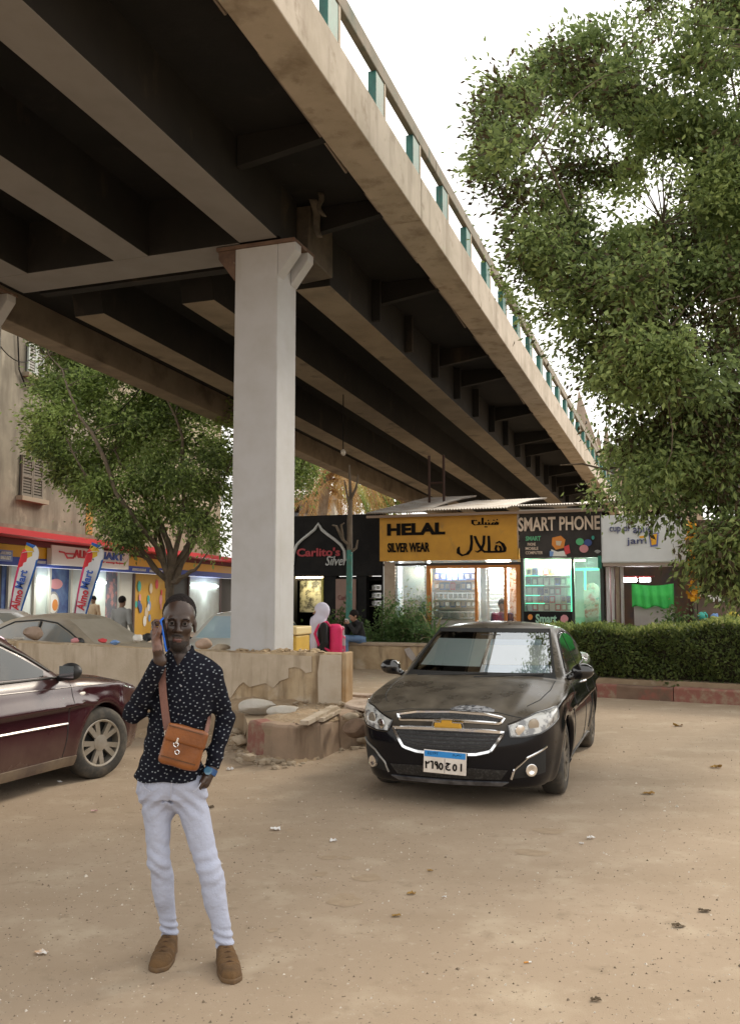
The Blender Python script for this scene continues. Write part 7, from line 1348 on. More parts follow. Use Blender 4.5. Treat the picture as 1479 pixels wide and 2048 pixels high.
for pts in ([J(404, 1562, -.095), J(396, 1576, -.113), J(386, 1584, -.122)], [J(283, 1562, -.085), J(291, 1578, -.108), J(302, 1584, -.12)], [J(343, 1566, -.128), J(342, 1585, -.122), J(341, 1600, -.10)]):
    mb = MB(); mb.tube(pts, .0028, 5); mb.build('seam', M('denim_seam', (.40, .42, .50), .9), man, world=True, smooth=True)
# shoes
def shoe(an, toe, nm):
    heel = an * np.array([1, 1, 0]); d_ = toe * np.array([1, 1, 0]) - heel; L_ = np.linalg.norm(d_); d_ /= L_; s_ = np.array([-d_[1], d_[0], 0]); hl = heel - d_ * .045
    def f(P):
        q = P - hl; u = q @ d_; v = q @ s_; z = P[:, 2]; Lt = L_ + .045; t = np.clip(u / Lt, 0, 1); w = spl(t, [(0, .032), (.25, .036), (.6, .048), (.85, .043), (1, .022)]); hgt = spl(t, [(0, .085), (.2, .098), (.38, .085), (.6, .060), (.85, .048), (1, .034)])
        d = smax(smax(np.abs(v) - w, np.abs(u - Lt / 2) - Lt / 2, .05), z - hgt + .25 * np.abs(v) ** 1.5 * 2.2, .03) - .004 - .0012 * np.sin(u * 190) * (t > .35) * (t < .75); return np.maximum(d, .016 - z)
    lo_, hi_ = np.minimum(hl, heel + d_ * L_) - np.array([.09, .09, .0]), np.maximum(hl, heel + d_ * L_) + np.array([.09, .09, .14]); o = face_mesh(f, lo_, hi_, .005, 'shoe', suede, man)
    def g(P): q = P - hl; u = q @ d_; v = q @ s_; Lt = L_ + .045; t = np.clip(u / Lt, 0, 1); w = spl(t, [(0, .034), (.25, .038), (.6, .051), (.85, .046), (1, .026)]); return np.maximum(smax(np.abs(v) - w, np.abs(u - Lt / 2) - Lt / 2 - .004, .05) - .003, np.abs(P[:, 2] - .011) - .011)
    face_mesh(g, lo_ - .005, hi_, .0055, 'sole', sole_m, man)
    for k in range(4): t = .34 + .10 * k; c0 = hl + d_ * (L_ + .045) * t; zt_ = float(spl(np.array([t]), [(0, .085), (.2, .098), (.38, .085), (.6, .060), (.85, .048), (1, .034)])[0]); mb = MB(); mb.tube([c0 + s_ * .022 + ZZ_ * (zt_ - .002), c0 + ZZ_ * (zt_ + .007), c0 - s_ * .022 + ZZ_ * (zt_ - .002)], .0035, 5); mb.build('lace', M('shoe_lace', (.07, .035, .015), .9), man, world=True, smooth=True)
shoe(R_an, G(313, 1938, .02), 'r'); shoe(L_an, G(467, 1960, .02), 'l')
# wrist watch
mb = MB(); ax_ = (Lp - L_wr) / np.linalg.norm(Lp - L_wr); wc = L_wr + ax_ * .012; mb.tube([wc - ax_ * .014, wc + ax_ * .014], .0335, 18); w_o = mb.build('watch', M('blue_strap', (.015, .07, .20), .4), man, world=True, smooth=True)
mb = MB(); mb.tube([wc + np.array([-.004, -.031, .008]), wc + np.array([-.005, -.040, .010])], .019, 16); mb.build('watch_face', M('watch_face', (.06, .18, .30), .15, coat=.8), man, world=True, smooth=True)
# phone
n1 = np.cross(pax, [0, -1., .12]); n1 /= np.linalg.norm(n1); n2 = np.cross(n1, pax); phc = pm_
tp_ = thing('phone', 'bright blue phone held to the ear of the standing man', 'phone', phc); mb = MB(); mb.box(phc, (.010, .070, .158), ax=[n1, n2, pax]); mb.build('case', M('phone_blue', (.01, .13, .62), .35), tp_, world=True, bevel=.004); mb = MB(); mb.box(phc + n1 * np.sign(n1[0]) * .0055, (.002, .064, .148), ax=[n1, n2, pax]); mb.build('screen', M('phone_screen', (.01, .01, .012), .08), tp_, world=True)
# ---------------- bag across the body
leather = M('tan_leather', (.25, .078, .014), .45, col2=(.17, .052, .011), scale=9, bump=.2, bscale=70, coat=.15); strap_m = M('strap_brown', (.17, .075, .055), .7, col2=(.13, .055, .04), scale=20, bump=.3, bscale=120)
bc = J(366, 1494, -.165); bag = thing('bag', 'tan leather shoulder bag hanging across the front of the standing man', 'bag', bc); ba = R(-15); bx_ = np.array([math.cos(ba), 0, math.sin(ba)]); bz_ = np.array([-math.sin(ba), 0, math.cos(ba)]); by_ = np.array([0, 1., 0])
def bagf(P, w, h, d, r, o=(0, 0, 0)): q = P - bc; u, v, t = np.abs(q @ bx_ - o[0]) - w, np.abs(q @ by_ - o[1]) - d, np.abs(q @ bz_ - o[2]) - h; return smax(smax(u, v, r), t, r)
face_mesh(lambda P: bagf(P, .098 - .10 * np.clip((P - bc) @ bz_, -.1, .1) * .16, .098, .034, .03) - .0015 * np.sin(((P - bc) @ bx_) * 60) * np.sin(((P - bc) @ bz_) * 40), bc - .17, bc + .17, .006, 'body', leather, bag)
def flap(P): q = P - bc; u = q @ bx_; return smax(bagf(P, .100, .042 + .0, .012, .014, (.008, -.034, .060)), (-.004 + .018 * np.cos(u * 34) + .22 * np.clip(.0 - u, 0, .12)) - q @ bz_, .01)
face_mesh(flap, bc - .17, bc + .17, .006, 'flap', leather, bag)
for k in (.012, -.058): mb = MB(); mb.tube([bc + bx_ * u - by_ * (.037 if k < 0 else .048) + bz_ * (k if k < 0 else .090) for u in np.linspace(-.085, .085, 9)], .0028, 5); mb.build('zip', M('zip_dark', (.10, .04, .012), .5), bag, world=True, smooth=True)
for q in (-.030, .0): mb = MB(); a0 = bc - bx_ * (.028 + q * .5) - by_ * .046 + bz_ * (.012 + q * 1.1); mb.tube([a0 + (bx_ * math.cos(a) + bz_ * math.sin(a)) * (.011 if q == 0 else .010) for a in np.linspace(0, 6.283, 13)], .0022, 5); mb.build('charm_ring', chrome, bag, world=True, smooth=True)
mb = MB(); mb.box(bc - bx_ * .026 - by_ * .047 + bz_ * .03, (.008, .004, .028), ax=[bx_, by_, bz_]); mb.build('charm', chrome, bag, world=True, bevel=.001)
def band(pts, w, name, nrm=(0, -1, 0)):
    P = np.array(pts); T = np.gradient(P, axis=0); T /= np.linalg.norm(T, axis=1)[:, None]; rows = []
    for p, t in zip(P, T): s_ = np.cross(t, nrm); s_ /= np.linalg.norm(s_); n_ = np.cross(s_, t); rows.append([p - s_ * w / 2 - n_ * .002, p + s_ * w / 2 - n_ * .002, p + s_ * w / 2 + n_ * .002, p - s_ * w / 2 + n_ * .002])
    mb = MB(); mb.grid(np.array(rows), close=True); return mb.build(name, strap_m, bag, world=True, smooth=True, angle=40)
band([J(334, 1318, .06), J(328, 1315, .0), J(325, 1324, -.075), J(324, 1350, -.112), J(326, 1385, -.128), J(330, 1420, -.132), J(334, 1450, -.142), J(337, 1466, -.155)], .036, 'strap'); band([J(411, 1470, -.13), J(414, 1458, -.10), J(418, 1440, -.03), J(420, 1425, .06)], .024, 'strap', (.6, -.8, 0))
mb = MB(); mb.tube([J(336, 1462, -.16) + np.array([dx, 0, dz]) for dx, dz in ((-.016, .0), (.016, .004), (.014, -.022), (-.014, -.026), (-.016, 0))], .003, 5); mb.build('buckle', chrome, bag, world=True)
# ---------------- people further back: a small body of one mesh with clothes as children
def small_person(label, base, yaw, parts, h=.013, skin=None):
    t = np.array(base, float); cy_, sy_ = math.cos(yaw), math.sin(yaw); Rm = np.array([[cy_, -sy_, 0], [sy_, cy_, 0], [0, 0, 1]]); root = None
    for name, m, f, lo, hi in parts:
        V, F = nets(f, np.array(lo), np.array(hi), h); me = bpy.data.meshes.new(name); me.from_pydata(V.tolist(), [], F.tolist()); me.materials.append(m); me.polygons.foreach_set('use_smooth', np.ones(len(F), bool)); me.update(); o = bpy.data.objects.new(name, me); COL.objects.link(o)
        if root is None: root = o; o.location = tuple(t); o.rotation_euler = (0, 0, yaw); tag(o, label, 'person')
        else: o.parent = root
    return root
skin_l = M('tan_skin', (.36, .20, .13), .55, col2=(.30, .16, .10), scale=12)
def hd(P, c, s=1.0, nose=(0, -1)):
    c = np.array(c); d = ell(P, c + np.array([0, .01, .02]) * s, np.array([.075, .09, .095]) * s); d = smin(d, ell(P, c + np.array([0, -.02, -.06]) * s, np.array([.055, .06, .06]) * s), .03 * s); d = smin(d, cone(P, c + np.array([0, -.085, .01]) * s, c + np.array([0, -.105, -.02]) * s, .010 * s, .014 * s), .012); d = smin(d, ell(np.stack([np.abs(P[:, 0] - c[0]), P[:, 1] - c[1], P[:, 2] - c[2]], 1), (.076 * s, .01, -.01), (.012, .022, .032)), .01); return smax(d, -ell(np.stack([np.abs(P[:, 0] - c[0]), P[:, 1] - c[1], P[:, 2] - c[2]], 1), (.03 * s, -.095 * s, .0), (.016, .014, .010)), .01)
def fing(P, pa, d_, s_, n_, L=.06):      # five fingers from a palm
    r = ell(P, pa, (.032, .032, .034))
    for i in range(4): b = pa + s_ * (.018 * (i - 1.5)) + d_ * .025; r = smin(r, smin(cone(P, b, b + d_ * L * .5 * (1 - .1 * abs(i - 1.3)), .009, .008), cone(P, b + d_ * L * .5 * (1 - .1 * abs(i - 1.3)), b + d_ * L * .8 + n_ * L * .5, .008, .007), .004), .006)
    return smin(r, cone(P, pa + s_ * -.03, pa + s_ * -.045 + d_ * .03 + n_ * .02, .010, .008), .008)
# schoolgirl with a pale veil and pink rucksack, seen side on, walking to the left (local -y is ahead)
gl0 = A(643, 1290, 14.2); gy = R(-78)
gz = [(.02, 0, 0, .15, .17), (.55, 0, 0, .14, .15), (.75, 0, .0, .13, .125), (.95, 0, .01, .145, .115), (1.0, 0, .01, .12, .10), (1.05, 0, .01, .05, .05)]
def g_body(P): d = hd(P, (0, -.03, 1.17), .92); d = smin(d, cone(P, (0, .0, 1.12), (0, .01, .98), .045, .05), .02); d = smin(d, loft(P, shrink(gz, .02)), .02); S = np.stack([np.abs(P[:, 0]), P[:, 1], P[:, 2]], 1); d = smin(d, cone(S, (.15, .01, .98), (.17, .02, .72), .035, .03), .02); d = smin(d, cone(S, (.17, .02, .72), (.16, -.10, .54), .03, .022), .01); d = smin(d, fing(S, np.array([.16, -.12, .51]), np.array([0, -.5, -.86]), np.array([0, .86, -.5]), np.array([-1., 0, 0])), .01); return smin(d, cone(S, (.07, 0, .3), (.07, -.02, .03), .05, .03), .02)
def g_robe(P): S = np.stack([np.abs(P[:, 0]), P[:, 1], P[:, 2]], 1); d = smin(loft(P, gz), smin(cone(S, (.15, .01, .97), (.175, .02, .72), .052, .046), cone(S, (.175, .02, .72), (.165, -.09, .56), .046, .04), .02), .03); return d - .004 * np.sin(np.arctan2(P[:, 0], P[:, 1]) * 9) * np.clip(1 - P[:, 2], 0, 1)
def g_veil(P):
    d = ell(P, (0, .0, 1.19), (.108, .125, .135)); d = smin(d, ell(P, (0, -.05, 1.02), (.13, .115, .13)), .06); d = smin(d, smax(ell(P, (0, -.11, .78), (.12, .07, .36)), .48 - P[:, 2], .03), .06); d = smax(d, -ell(P, (0, -.125, 1.165), (.062, .07, .082)), .02); return d - .004 * np.sin(P[:, 0] * 60 + P[:, 2] * 14)
girl = small_person('veiled girl in black with a pink rucksack walking behind the low wall', (gl0[0], gl0[1], PZ), gy, [('person', skin_l, g_body, (-.3, -.3, 0), (.3, .3, 1.36)), ('robe', M('black_robe', (.012, .012, .014), .9, bump=.2, bscale=20), g_robe, (-.3, -.3, 0), (.3, .3, 1.1)), ('veil', M('lilac_veil', (.60, .58, .70), .85, col2=(.52, .50, .62), scale=6, bump=.2, bscale=25), g_veil, (-.25, -.35, .4), (.25, .25, 1.4))])
ruck = thing('rucksack', 'bright pink school rucksack with grey patches on the back of the veiled girl', 'bag', (gl0[0], gl0[1], PZ + .55), gy)
pink = M('hot_pink', (.72, .02, .14), .6, col2=(.60, .02, .10), scale=8, bump=.2); greyp = M('grey_pink_print', (.40, .33, .34), .6, col2=(.55, .05, .14), scale=9, lo=.48, hi=.55)
def rk(P, w, h, d, o, r=.06): q = P - np.array(o); return smax(smax(np.abs(q[:, 0]) - w, np.abs(q[:, 1]) - d, r), np.abs(q[:, 2]) - h - .05 * np.cos(q[:, 0] * 8), r)
for nm, m_, f_ in (('main_bag', pink, lambda P: rk(P, .15, .21, .10, (0, .205, .18))), ('front_pocket', greyp, lambda P: rk(P, .12, .11, .04, (0, .315, .12), .03)), ('top_pocket', greyp, lambda P: rk(P, .10, .05, .035, (0, .305, .31), .02))):
    V, F = nets(f_, np.array((-.25, .05, -.12)), np.array((.25, .45, .52)), .013); mb = MB(); mb.add(V, F.tolist()); mb.build(nm, m_, ruck, smooth=True, angle=180)
for sg in (-1, 1): mb = MB(); mb.tube([(sg * .09, .15, .36), (sg * .10, .06, .47), (sg * .11, -.06, .45), (sg * .12, -.125, .30), (sg * .12, -.06, .12), (sg * .11, .13, .02)], .022, 8); mb.build('shoulder_strap', pink, ruck, smooth=True)
# boy seated on the planter wall, looking at a phone
by0 = PW.pt(PW.v(716, 1285), zpt, .06); byaw = R(-62)
def S_(P): return np.stack([np.abs(P[:, 0]), P[:, 1], P[:, 2]], 1)
bz = [(.0, 0, .02, .13, .11), (.12, 0, .02, .12, .10), (.26, 0, -.01, .13, .10), (.36, 0, -.05, .14, .09), (.41, 0, -.07, .09, .07), (.44, 0, -.08, .045, .045)]
b_hc = (0, -.13, .52); hp = np.array([.045, -.27, .40])
def b_arm(P, r0, r1, r2): S = S_(P); return smin(cone(S, (.15, -.05, .36), (.17, -.18, .20), r0, r1), cone(S, (.17, -.18, .20), (.06, -.26, .36), r1, r2), .015)
def b_leg(P, r0, r1, r2): return np.minimum(smin(cone(P, (.08, 0, .06), (.10, -.36, .09), r0, r1), cone(P, (.10, -.36, .09), (.10, -.33, -.33), r1, r2), .02), smin(cone(P, (-.08, 0, .06), (-.10, -.34, .07), r0, r1), cone(P, (-.10, -.34, .07), (-.10, -.26, -.35), r1, r2), .02))
def b_body(P): d = hd(P, b_hc, .95); d = smin(d, cone(P, (0, -.11, .45), (0, -.07, .36), .045, .05), .02); d = smin(d, loft(P, shrink(bz, .02)), .02); d = smin(d, b_arm(P, .035, .03, .022), .015); d = smin(d, fing(S_(P), np.array([.055, -.275, .385]), np.array([-.2, -.1, .97]), np.array([0, .9, .3]), np.array([-1., 0, 0]), .05), .01); d = smin(d, b_leg(P, .05, .04, .03), .02); return smin(d, smin(cone(P, (.10, -.31, -.36), (.10, -.43, -.38), .03, .025), cone(P, (-.10, -.25, -.38), (-.10, -.37, -.40), .03, .025), .001), .015)
boy = small_person('boy in black jacket and jeans sitting on the planter wall looking at a phone', by0, byaw, [('person', skin_l, b_body, (-.28, -.5, -.46), (.28, .2, .70)), ('jacket', M('black_jacket', (.014, .013, .014), .8, bump=.3, bscale=20), lambda P: smin(loft(P, bz), b_arm(P, .056, .048, .036), .03) - folds(P, .003, .8), (-.28, -.4, -.02), (.28, .2, .46)), ('jeans', M('blue_jeans', (.13, .22, .36), .85, col2=(.09, .15, .27), scale=8, bump=.3), lambda P: smin(b_leg(P, .075, .06, .045), loft(P, [(.0, 0, .02, .135, .115), (.1, 0, .02, .13, .11)]), .03) - folds(P, .003, .8), (-.28, -.5, -.40), (.28, .2, .16)),
   ('hair', hair_m, lambda P: smax(ell(P, (0, -.115, .55), (.082, .098, .098)), (.535 - .8 * (P[:, 1] + .20)) - P[:, 2], .02), (-.15, -.3, .4), (.15, .05, .70)), ('shoes', M('dark_shoe', (.03, .03, .03), .6), lambda P: np.minimum(smin(cone(P, (.10, -.31, -.37), (.10, -.45, -.40), .046, .036), cone(P, (.10, -.30, -.34), (.10, -.31, -.38), .045, .046), .02), smin(cone(P, (-.10, -.24, -.39), (-.10, -.38, -.42), .046, .036), cone(P, (-.10, -.24, -.36), (-.10, -.24, -.39), .045, .046), .02)), (-.2, -.55, -.48), (.2, -.1, -.28))], .012)
t = thing('phone', 'pale phone held up to the face of the seated boy', 'phone', by0 + ZZ_ * .4, byaw); mb = MB(); mb.box((0, -.285, .03), (.14, .010, .07)); mb.build('case', M('pale_phone', (.6, .6, .6), .3), t, bevel=.004); mb = MB(); mb.box((0, -.279, .03), (.128, .003, .06)); mb.build('screen', M('phone_screen'), t)
# seller on a stool in the silver shop doorway
def m_leg(P, r0, r1, r2): S = S_(P); return smin(cone(S, (.08, 0, .50), (.10, -.36, .50), r0, r1), cone(S, (.10, -.36, .50), (.10, -.33, .08), r1, r2), .02)
def m_arm(P, r0, r1, r2): S = S_(P); return smin(cone(S, (.18, -.02, .98), (.20, -.08, .70), r0, r1), cone(S, (.20, -.08, .70), (.06, -.26, .60), r1, r2), .02)
mz = [(.45, 0, .02, .16, .13), (.65, 0, .02, .15, .12), (.88, 0, 0, .18, .12), (.98, 0, -.01, .17, .10), (1.04, 0, -.01, .08, .07)]
def m_body(P): d = hd(P, (0, -.06, 1.20), 1.0); d = smin(d, cone(P, (0, -.03, 1.12), (0, 0, 1.0), .05, .06), .02); d = smin(d, loft(P, shrink(mz, .02)), .02); d = smin(d, m_arm(P, .04, .035, .028), .02); d = smin(d, fing(S_(P), np.array([.05, -.28, .58]), np.array([-.6, -.7, -.3]), np.array([.7, -.7, 0]), np.array([0, 0, -1.])), .01); d = smin(d, m_leg(P, .06, .05, .035), .02); return smin(d, cone(S_(P), (.10, -.32, .06), (.10, -.46, .035), .035, .028), .015)
sp0 = SF.pt(V_(997), ZB + .03, .30); st = thing('stool', 'low dark stool under the seller in the silver shop doorway', 'stool', sp0, R(-15)); mb = MB(); mb.box((0, .02, .40), (.34, .32, .04)); mb.build('seat', plastic, st, bevel=.01)
for sx in (-1, 1):
    for sy in (-1, 1): mb = MB(); mb.tube([(sx * .13, .02 + sy * .12, .38), (sx * .15, .02 + sy * .14, 0)], .016, 6); mb.build('leg', chrome, st)
small_person('seller in dark clothes sitting in the doorway of the silver shop', sp0, R(-15), [('person', M('brown_skin', (.20, .11, .07), .55), m_body, (-.3, -.55, 0), (.3, .2, 1.36)), ('shirt', M('dark_blue_shirt', (.03, .035, .07), .85, col2=(.10, .05, .05), scale=6), lambda P: smin(loft(P, mz), m_arm(P, .062, .052, .042), .03) - folds(P, .003, .8), (-.32, -.4, .4), (.32, .22, 1.1)), ('trousers', M('dark_trousers', (.03, .03, .04), .85), lambda P: smin(m_leg(P, .085, .068, .05), loft(P, [(.42, 0, .02, .16, .13), (.55, 0, .02, .15, .12)]), .03), (-.3, -.5, .08), (.3, .22, .62)), ('hair', hair_m, lambda P: smax(ell(P, (0, -.045, 1.235), (.084, .1, .098)), (1.22 - .8 * (P[:, 1] + .14)) - P[:, 2], .02), (-.15, -.25, 1.1), (.15, .12, 1.4))], .017)
# standing shoppers at the mini market
wz = [(.86, 0, 0, .16, .12), (1.05, 0, 0, .155, .12), (1.30, 0, 0, .19, .12), (1.42, 0, 0, .18, .10), (1.48, 0, 0, .07, .06)]
def w_arm(P, r0, r1, r2): S = S_(P); return smin(cone(S, (.20, 0, 1.40), (.25, .02, 1.12), r0, r1), cone(S, (.25, .02, 1.12), (.22, -.14, .92), r1, r2), .02)
def w_leg(P, r0, r1, r2): S = S_(P); return smin(cone(S, (.09, 0, .88), (.11, -.01, .48), r0, r1), cone(S, (.11, -.01, .48), (.12, .02, .08), r1, r2), .02)
def w_body(P): d = hd(P, (0, -.03, 1.62)); d = smin(d, cone(P, (0, 0, 1.55), (0, 0, 1.4), .05, .06), .02); d = smin(d, loft(P, shrink(wz, .02)), .02); d = smin(d, w_arm(P, .04, .035, .028), .02); d = smin(d, fing(S_(P), np.array([.215, -.16, .89]), np.array([0, -.6, -.8]), np.array([0, .8, -.6]), np.array([-1., 0, 0])), .01); d = smin(d, w_leg(P, .065, .05, .035), .02); return smin(d, cone(S_(P), (.12, .02, .05), (.13, -.13, .035), .035, .028), .015)
def shopper(label, px, py, Y, yaw, top, low):
    c_ = A(px, py, Y); small_person(label, (c_[0], Y, 0), yaw, [('person', M('brown_skin'), w_body, (-.35, -.3, 0), (.35, .2, 1.80)), ('shirt', top, lambda P: smin(loft(P, wz), w_arm(P, .062, .05, .04), .03) - folds(P, .003, .8), (-.36, -.3, .82), (.36, .2, 1.52)), ('trousers', low, lambda P: smin(w_leg(P, .09, .07, .055), loft(P, [(.82, 0, 0, .16, .125), (.95, 0, 0, .155, .12)]), .03), (-.3, -.25, .08), (.3, .25, 1.0)), ('hair', hair_m, lambda P: smax(ell(P, (0, -.015, 1.66), (.084, .1, .1)), (1.64 - .8 * (P[:, 1] + .11)) - P[:, 2], .02), (-.15, -.2, 1.5), (.15, .15, 1.8))], .022)
shopper('shopper in tan shirt standing in the lit doorway of the mini market', 188, 1215, 31.5, R(-30), M('tan_shirt', (.40, .28, .18), .85), M('dark_trousers')); shopper('grey shirted man standing in the street behind the dusty saloon', 243, 1240, 21.5, R(160), M('grey_shirt', (.25, .25, .24), .85), M('dark_trousers'))
# ================================================================ FLAGS, RUBBLE, LITTER
def flag(label, x0, x1, Y, seed, lean):
    rs = np.random.default_rng(seed); P0 = A(x0, 1275, Y); s_px = Y / FPX; t = thing('feather_flag', label, 'flag', (P0[0], P0[1], 0), 0, None)
    ztop = A(x0, 1106, Y)[2]; zbot = .35; n = 30; W = .52
    mb = MB(); pole = [P0 * np.array([1, 1, 0]) + np.array([lean * s_ ** 1.6 * 1.0, 0, (ztop - .0) * s_]) for s_ in np.linspace(0, 1, 12)] ; tip = pole[-1]
    pole += [tip + np.array([.12, 0, .03]), tip + np.array([.30, 0, .04])]; mb.tube(pole, np.linspace(.02, .009, 14), 6); mb.build('pole', M('flag_pole', (.6, .6, .6), .4, metal=.5), t, world=True)
    mb = MB(); mb.tube([P0 * np.array([1, 1, 0]), P0 * np.array([1, 1, 0]) + ZZ_ * .06], [.22, .18], 14); mb.build('base', plastic, t, world=True)
    rows = []; ms = []
    pl = np.array(pole[:12]); pz_ = pl[:, 2]
    for i in range(n):
        q = i / (n - 1); z = zbot + (ztop + .03 - zbot) * q; xl = np.interp(z, pz_, pl[:, 0]); w = W * (1 if q < .86 else math.sqrt(max(0, 1 - ((q - .86) / .14) ** 2)) * .75 + .25) * (.62 + .38 * min(1, q * 1.3)); rows.append([[xl + w * k / 8, P0[1] + .05 * math.sin(q * 6 + k * .5), z + .25 * (k / 8) * (q > .2)] for k in range(9)])
    rows = np.array(rows); a, b = rows.shape[:2]; F = []
    for i in range(a - 1):
        for k in range(b - 1):
            q = i / (a - 1); F.append((i * b + k, i * b + k + 1, (i + 1) * b + k + 1, (i + 1) * b + k)); e = q - .08 * k / 8
            ms.append((1 if k < 3 else 2 if k < 6 else 3) if e > .80 + .012 * k else (4 if k == 0 else 3 if k == 7 and q < .82 else 0))
    mb = MB(); mb.add(rows.reshape(-1, 3), F, ms); o = mb.build('cloth', [M('flag_white', (.70, .70, .72), .7), M('flag_red', (.62, .03, .04), .7), M('flag_yellow', (.66, .44, .04), .7), M('flag_blue', (.03, .14, .48), .7), M('flag_pink', (.60, .05, .16), .7)], t, world=True, smooth=True); o.modifiers.new('s', 'SOLIDIFY').thickness = .006
    # lettering runs up the cloth
    for txt, q0, q1, m_ in (('Almo', .38, .585, redl), ('Mart', .60, .79, blul)):
        za, zb_ = zbot + (ztop - zbot) * q0, zbot + (ztop - zbot) * q1; xa, xb = np.interp(za, pz_, pl[:, 0]) + W * .36, np.interp(zb_, pz_, pl[:, 0]) + W * .42; a_ = np.array([xa, P0[1] - .075, za + .08]); b_ = np.array([xb, P0[1] - .075, zb_ + .08]); ex_ = (b_ - a_) / np.linalg.norm(b_ - a_); ey_ = np.cross(ex_, np.array([0, 1., 0])); ey_ = ey_ if ey_[0] < 0 else -ey_
        mb = MB(); put_text(mb, txt, (a_ + b_) / 2, ex_, ey_, 1, .004, .03, fit=np.linalg.norm(b_ - a_), fith=W * .42); mb.build('lettering', m_, t, world=True)
flag('tall red yellow and blue feather flag in front of the market sign', 137, 190, 24.0, 1, .42); flag('feather flag at the left edge, left of the market sign, with blue tail', 6, 60, 24.2, 2, .42)
# stones and planks on the earth
stone_m = M('white_stone', (.56, .53, .48), .9, col2=(.46, .41, .34), scale=5, bump=.4, bscale=30); rubble_m = M('broken_concrete', (.44, .36, .27), .95, col2=(.33, .26, .18), scale=8, bump=.6, bscale=30); pinkrock = M('pink_plaster_lump', (.52, .38, .30), .95, col2=(.42, .31, .23), scale=8, bump=.6, bscale=30)
plank_m = M('dusty_wood', (.50, .42, .33), .9, col2=(.38, .30, .21), scale=4, stain=(.30, .22, .15), sscale=(2, 14, 14), bump=.4, bscale=50)
hits_ground = lambda px, py, z: G(px, py, z)
def stone(px, py, z, r, label, m, seed, cat='stone', name='stone'):
    mb = MB(); p = G(px, py, z); mb.blob(p + ZZ_ * r[2] * .6, r, 3, .10, rs=np.random.default_rng(seed)); return tag(mb.build(name, m, None, smooth=True, angle=35), label, cat)
stone(512, 1424, PZ + .03, (.24, .11, .10), 'long white stone lying on the earth left of the other, below the cracked wall', stone_m, 41); stone(568, 1430, PZ + .03, (.22, .10, .07), 'flat white stone in the middle of the earth behind the red marked kerb', stone_m, 42)
stone(66, 1276, 1.08, (.16, .10, .12), 'pinkish plaster lump on top of the low wall at the left', pinkrock, 43); stone(408, 1294, 1.03, (.13, .10, .08), 'rounded tan lump on the low wall between the man and the column', pinkrock, 44); stone(440, 1300, 1.02, (.16, .10, .05), 'flat dirty lump on the low wall against the column', rubble_m, 45); stone(38, 1280, 1.08, (.10, .05, .03), 'white scrap of plaster beside the lump on the low wall', stone_m, 46)
for i, (x, y, r_) in enumerate(((715, 1468, .16), (722, 1482, .12), (498, 1520, .07), (470, 1470, .10), (480, 1490, .12), (700, 1440, .10))): stone(x, y, (.36 if y < 1475 and x > 600 else .06), (r_, r_ * .8, r_ * .6), ['brown broken lump on the square kerb block by the black car', 'dark cracked lump under the chipped kerb beside the black car', 'small pale stone on the road left of the red marked kerb', 'earth clod at the broken kerb behind the arm of the man', 'larger earth clod low in the gap of the broken kerb', 'tan clod at the top of the chipped kerb block'][i], rubble_m if i else M('rusty_lump', (.20, .13, .085), .95, col2=(.12, .075, .05), scale=9, bump=.6), 60 + i)
def plank(p, q, w, th, label, m=plank_m, roll=0.0, name='plank'):
    p, q = np.asarray(p, float), np.asarray(q, float); d = (q - p) / np.linalg.norm(q - p); s_ = np.cross(ZZ_, d); s_ /= np.linalg.norm(s_); u = np.cross(d, s_); s2 = s_ * math.cos(roll) + u * math.sin(roll); u2 = np.cross(d, s2); mb = MB(); mb.box((p + q) / 2, (np.linalg.norm(q - p), w, th), ax=[d, s2, u2]); return tag(mb.build(name, m, None, bevel=.006), label, 'plank')
plank(G(608, 1446, PZ + .09), G(668, 1415, PZ + .14), .10, .05, 'pale plank lying on the earth behind the kerb, longer of two'); plank(G(640, 1440, PZ + .08), G(676, 1421, PZ + .10), .08, .045, 'short dirty plank right of the longer pale plank')
for i, (x0, y0, x1, y1, w, l) in enumerate(((664, 1398, 752, 1412, .34, 'flat broken board on the heap left of the black car'), (690, 1388, 745, 1392, .22, 'upper splintered board of the heap right of the wall pier'), (700, 1412, 738, 1420, .16, 'lower splinter of board at the foot of the heap'), (650, 1380, 640, 1398, .05, 'dark stick leaning against the wall'))): plank(G(x0, y0, PZ + .10 + .03 * (i == 1)), G(x1, y1, PZ + .10 + .05 * (i == 1)), w, .035, l, M('pale_board', (.54, .44, .36), .9, col2=(.40, .31, .24), scale=5, stain=(.34, .24, .18), sscale=(3, 12, 12), bump=.4) if i < 3 else M('dark_stick', (.14, .10, .08), .9), .12 - .1 * i)
# loose rubble: crumbs of concrete, countless
mb = MB(); rs = np.random.default_rng(77)
for i in range(620):
    k = rs.random()
    if k < .55: v = rs.uniform(vN0 - 1.2, uk1[1] + .5); u = rs.uniform(uw - 1.0, uw - .02); z = PZ + .03 + .1 * max(0, (u - uw + .7)) if v > vN0 else PZ * min(1, max(0, (u - uw + .85) / .6))
    elif k < .75: v = rs.uniform(uk1[1], uk1[1] + 1.6); u = rs.uniform(uw - .5, uw + 2.5); z = PZ
    else: j = rs.random() * (len(path) - 1); q = path[int(j)]; o = rs.uniform(.02, .45); u, v = uv((q[0] - U2[0] * o, q[1] - U2[1] * o, 0)); z = 0.0
    g = B0(u, v, z); s_ = rs.lognormal(-3.9, .55); mb.blob(g + ZZ_ * s_ * .3, (s_, s_ * .8, s_ * .6), 1, .3, rs=rs)
tag(mb.build('rubble', rubble_m), 'crumbs of broken concrete scattered over the earth by the wall', 'rubble', kind='stuff')
mb = MB(); rs = np.random.default_rng(78)
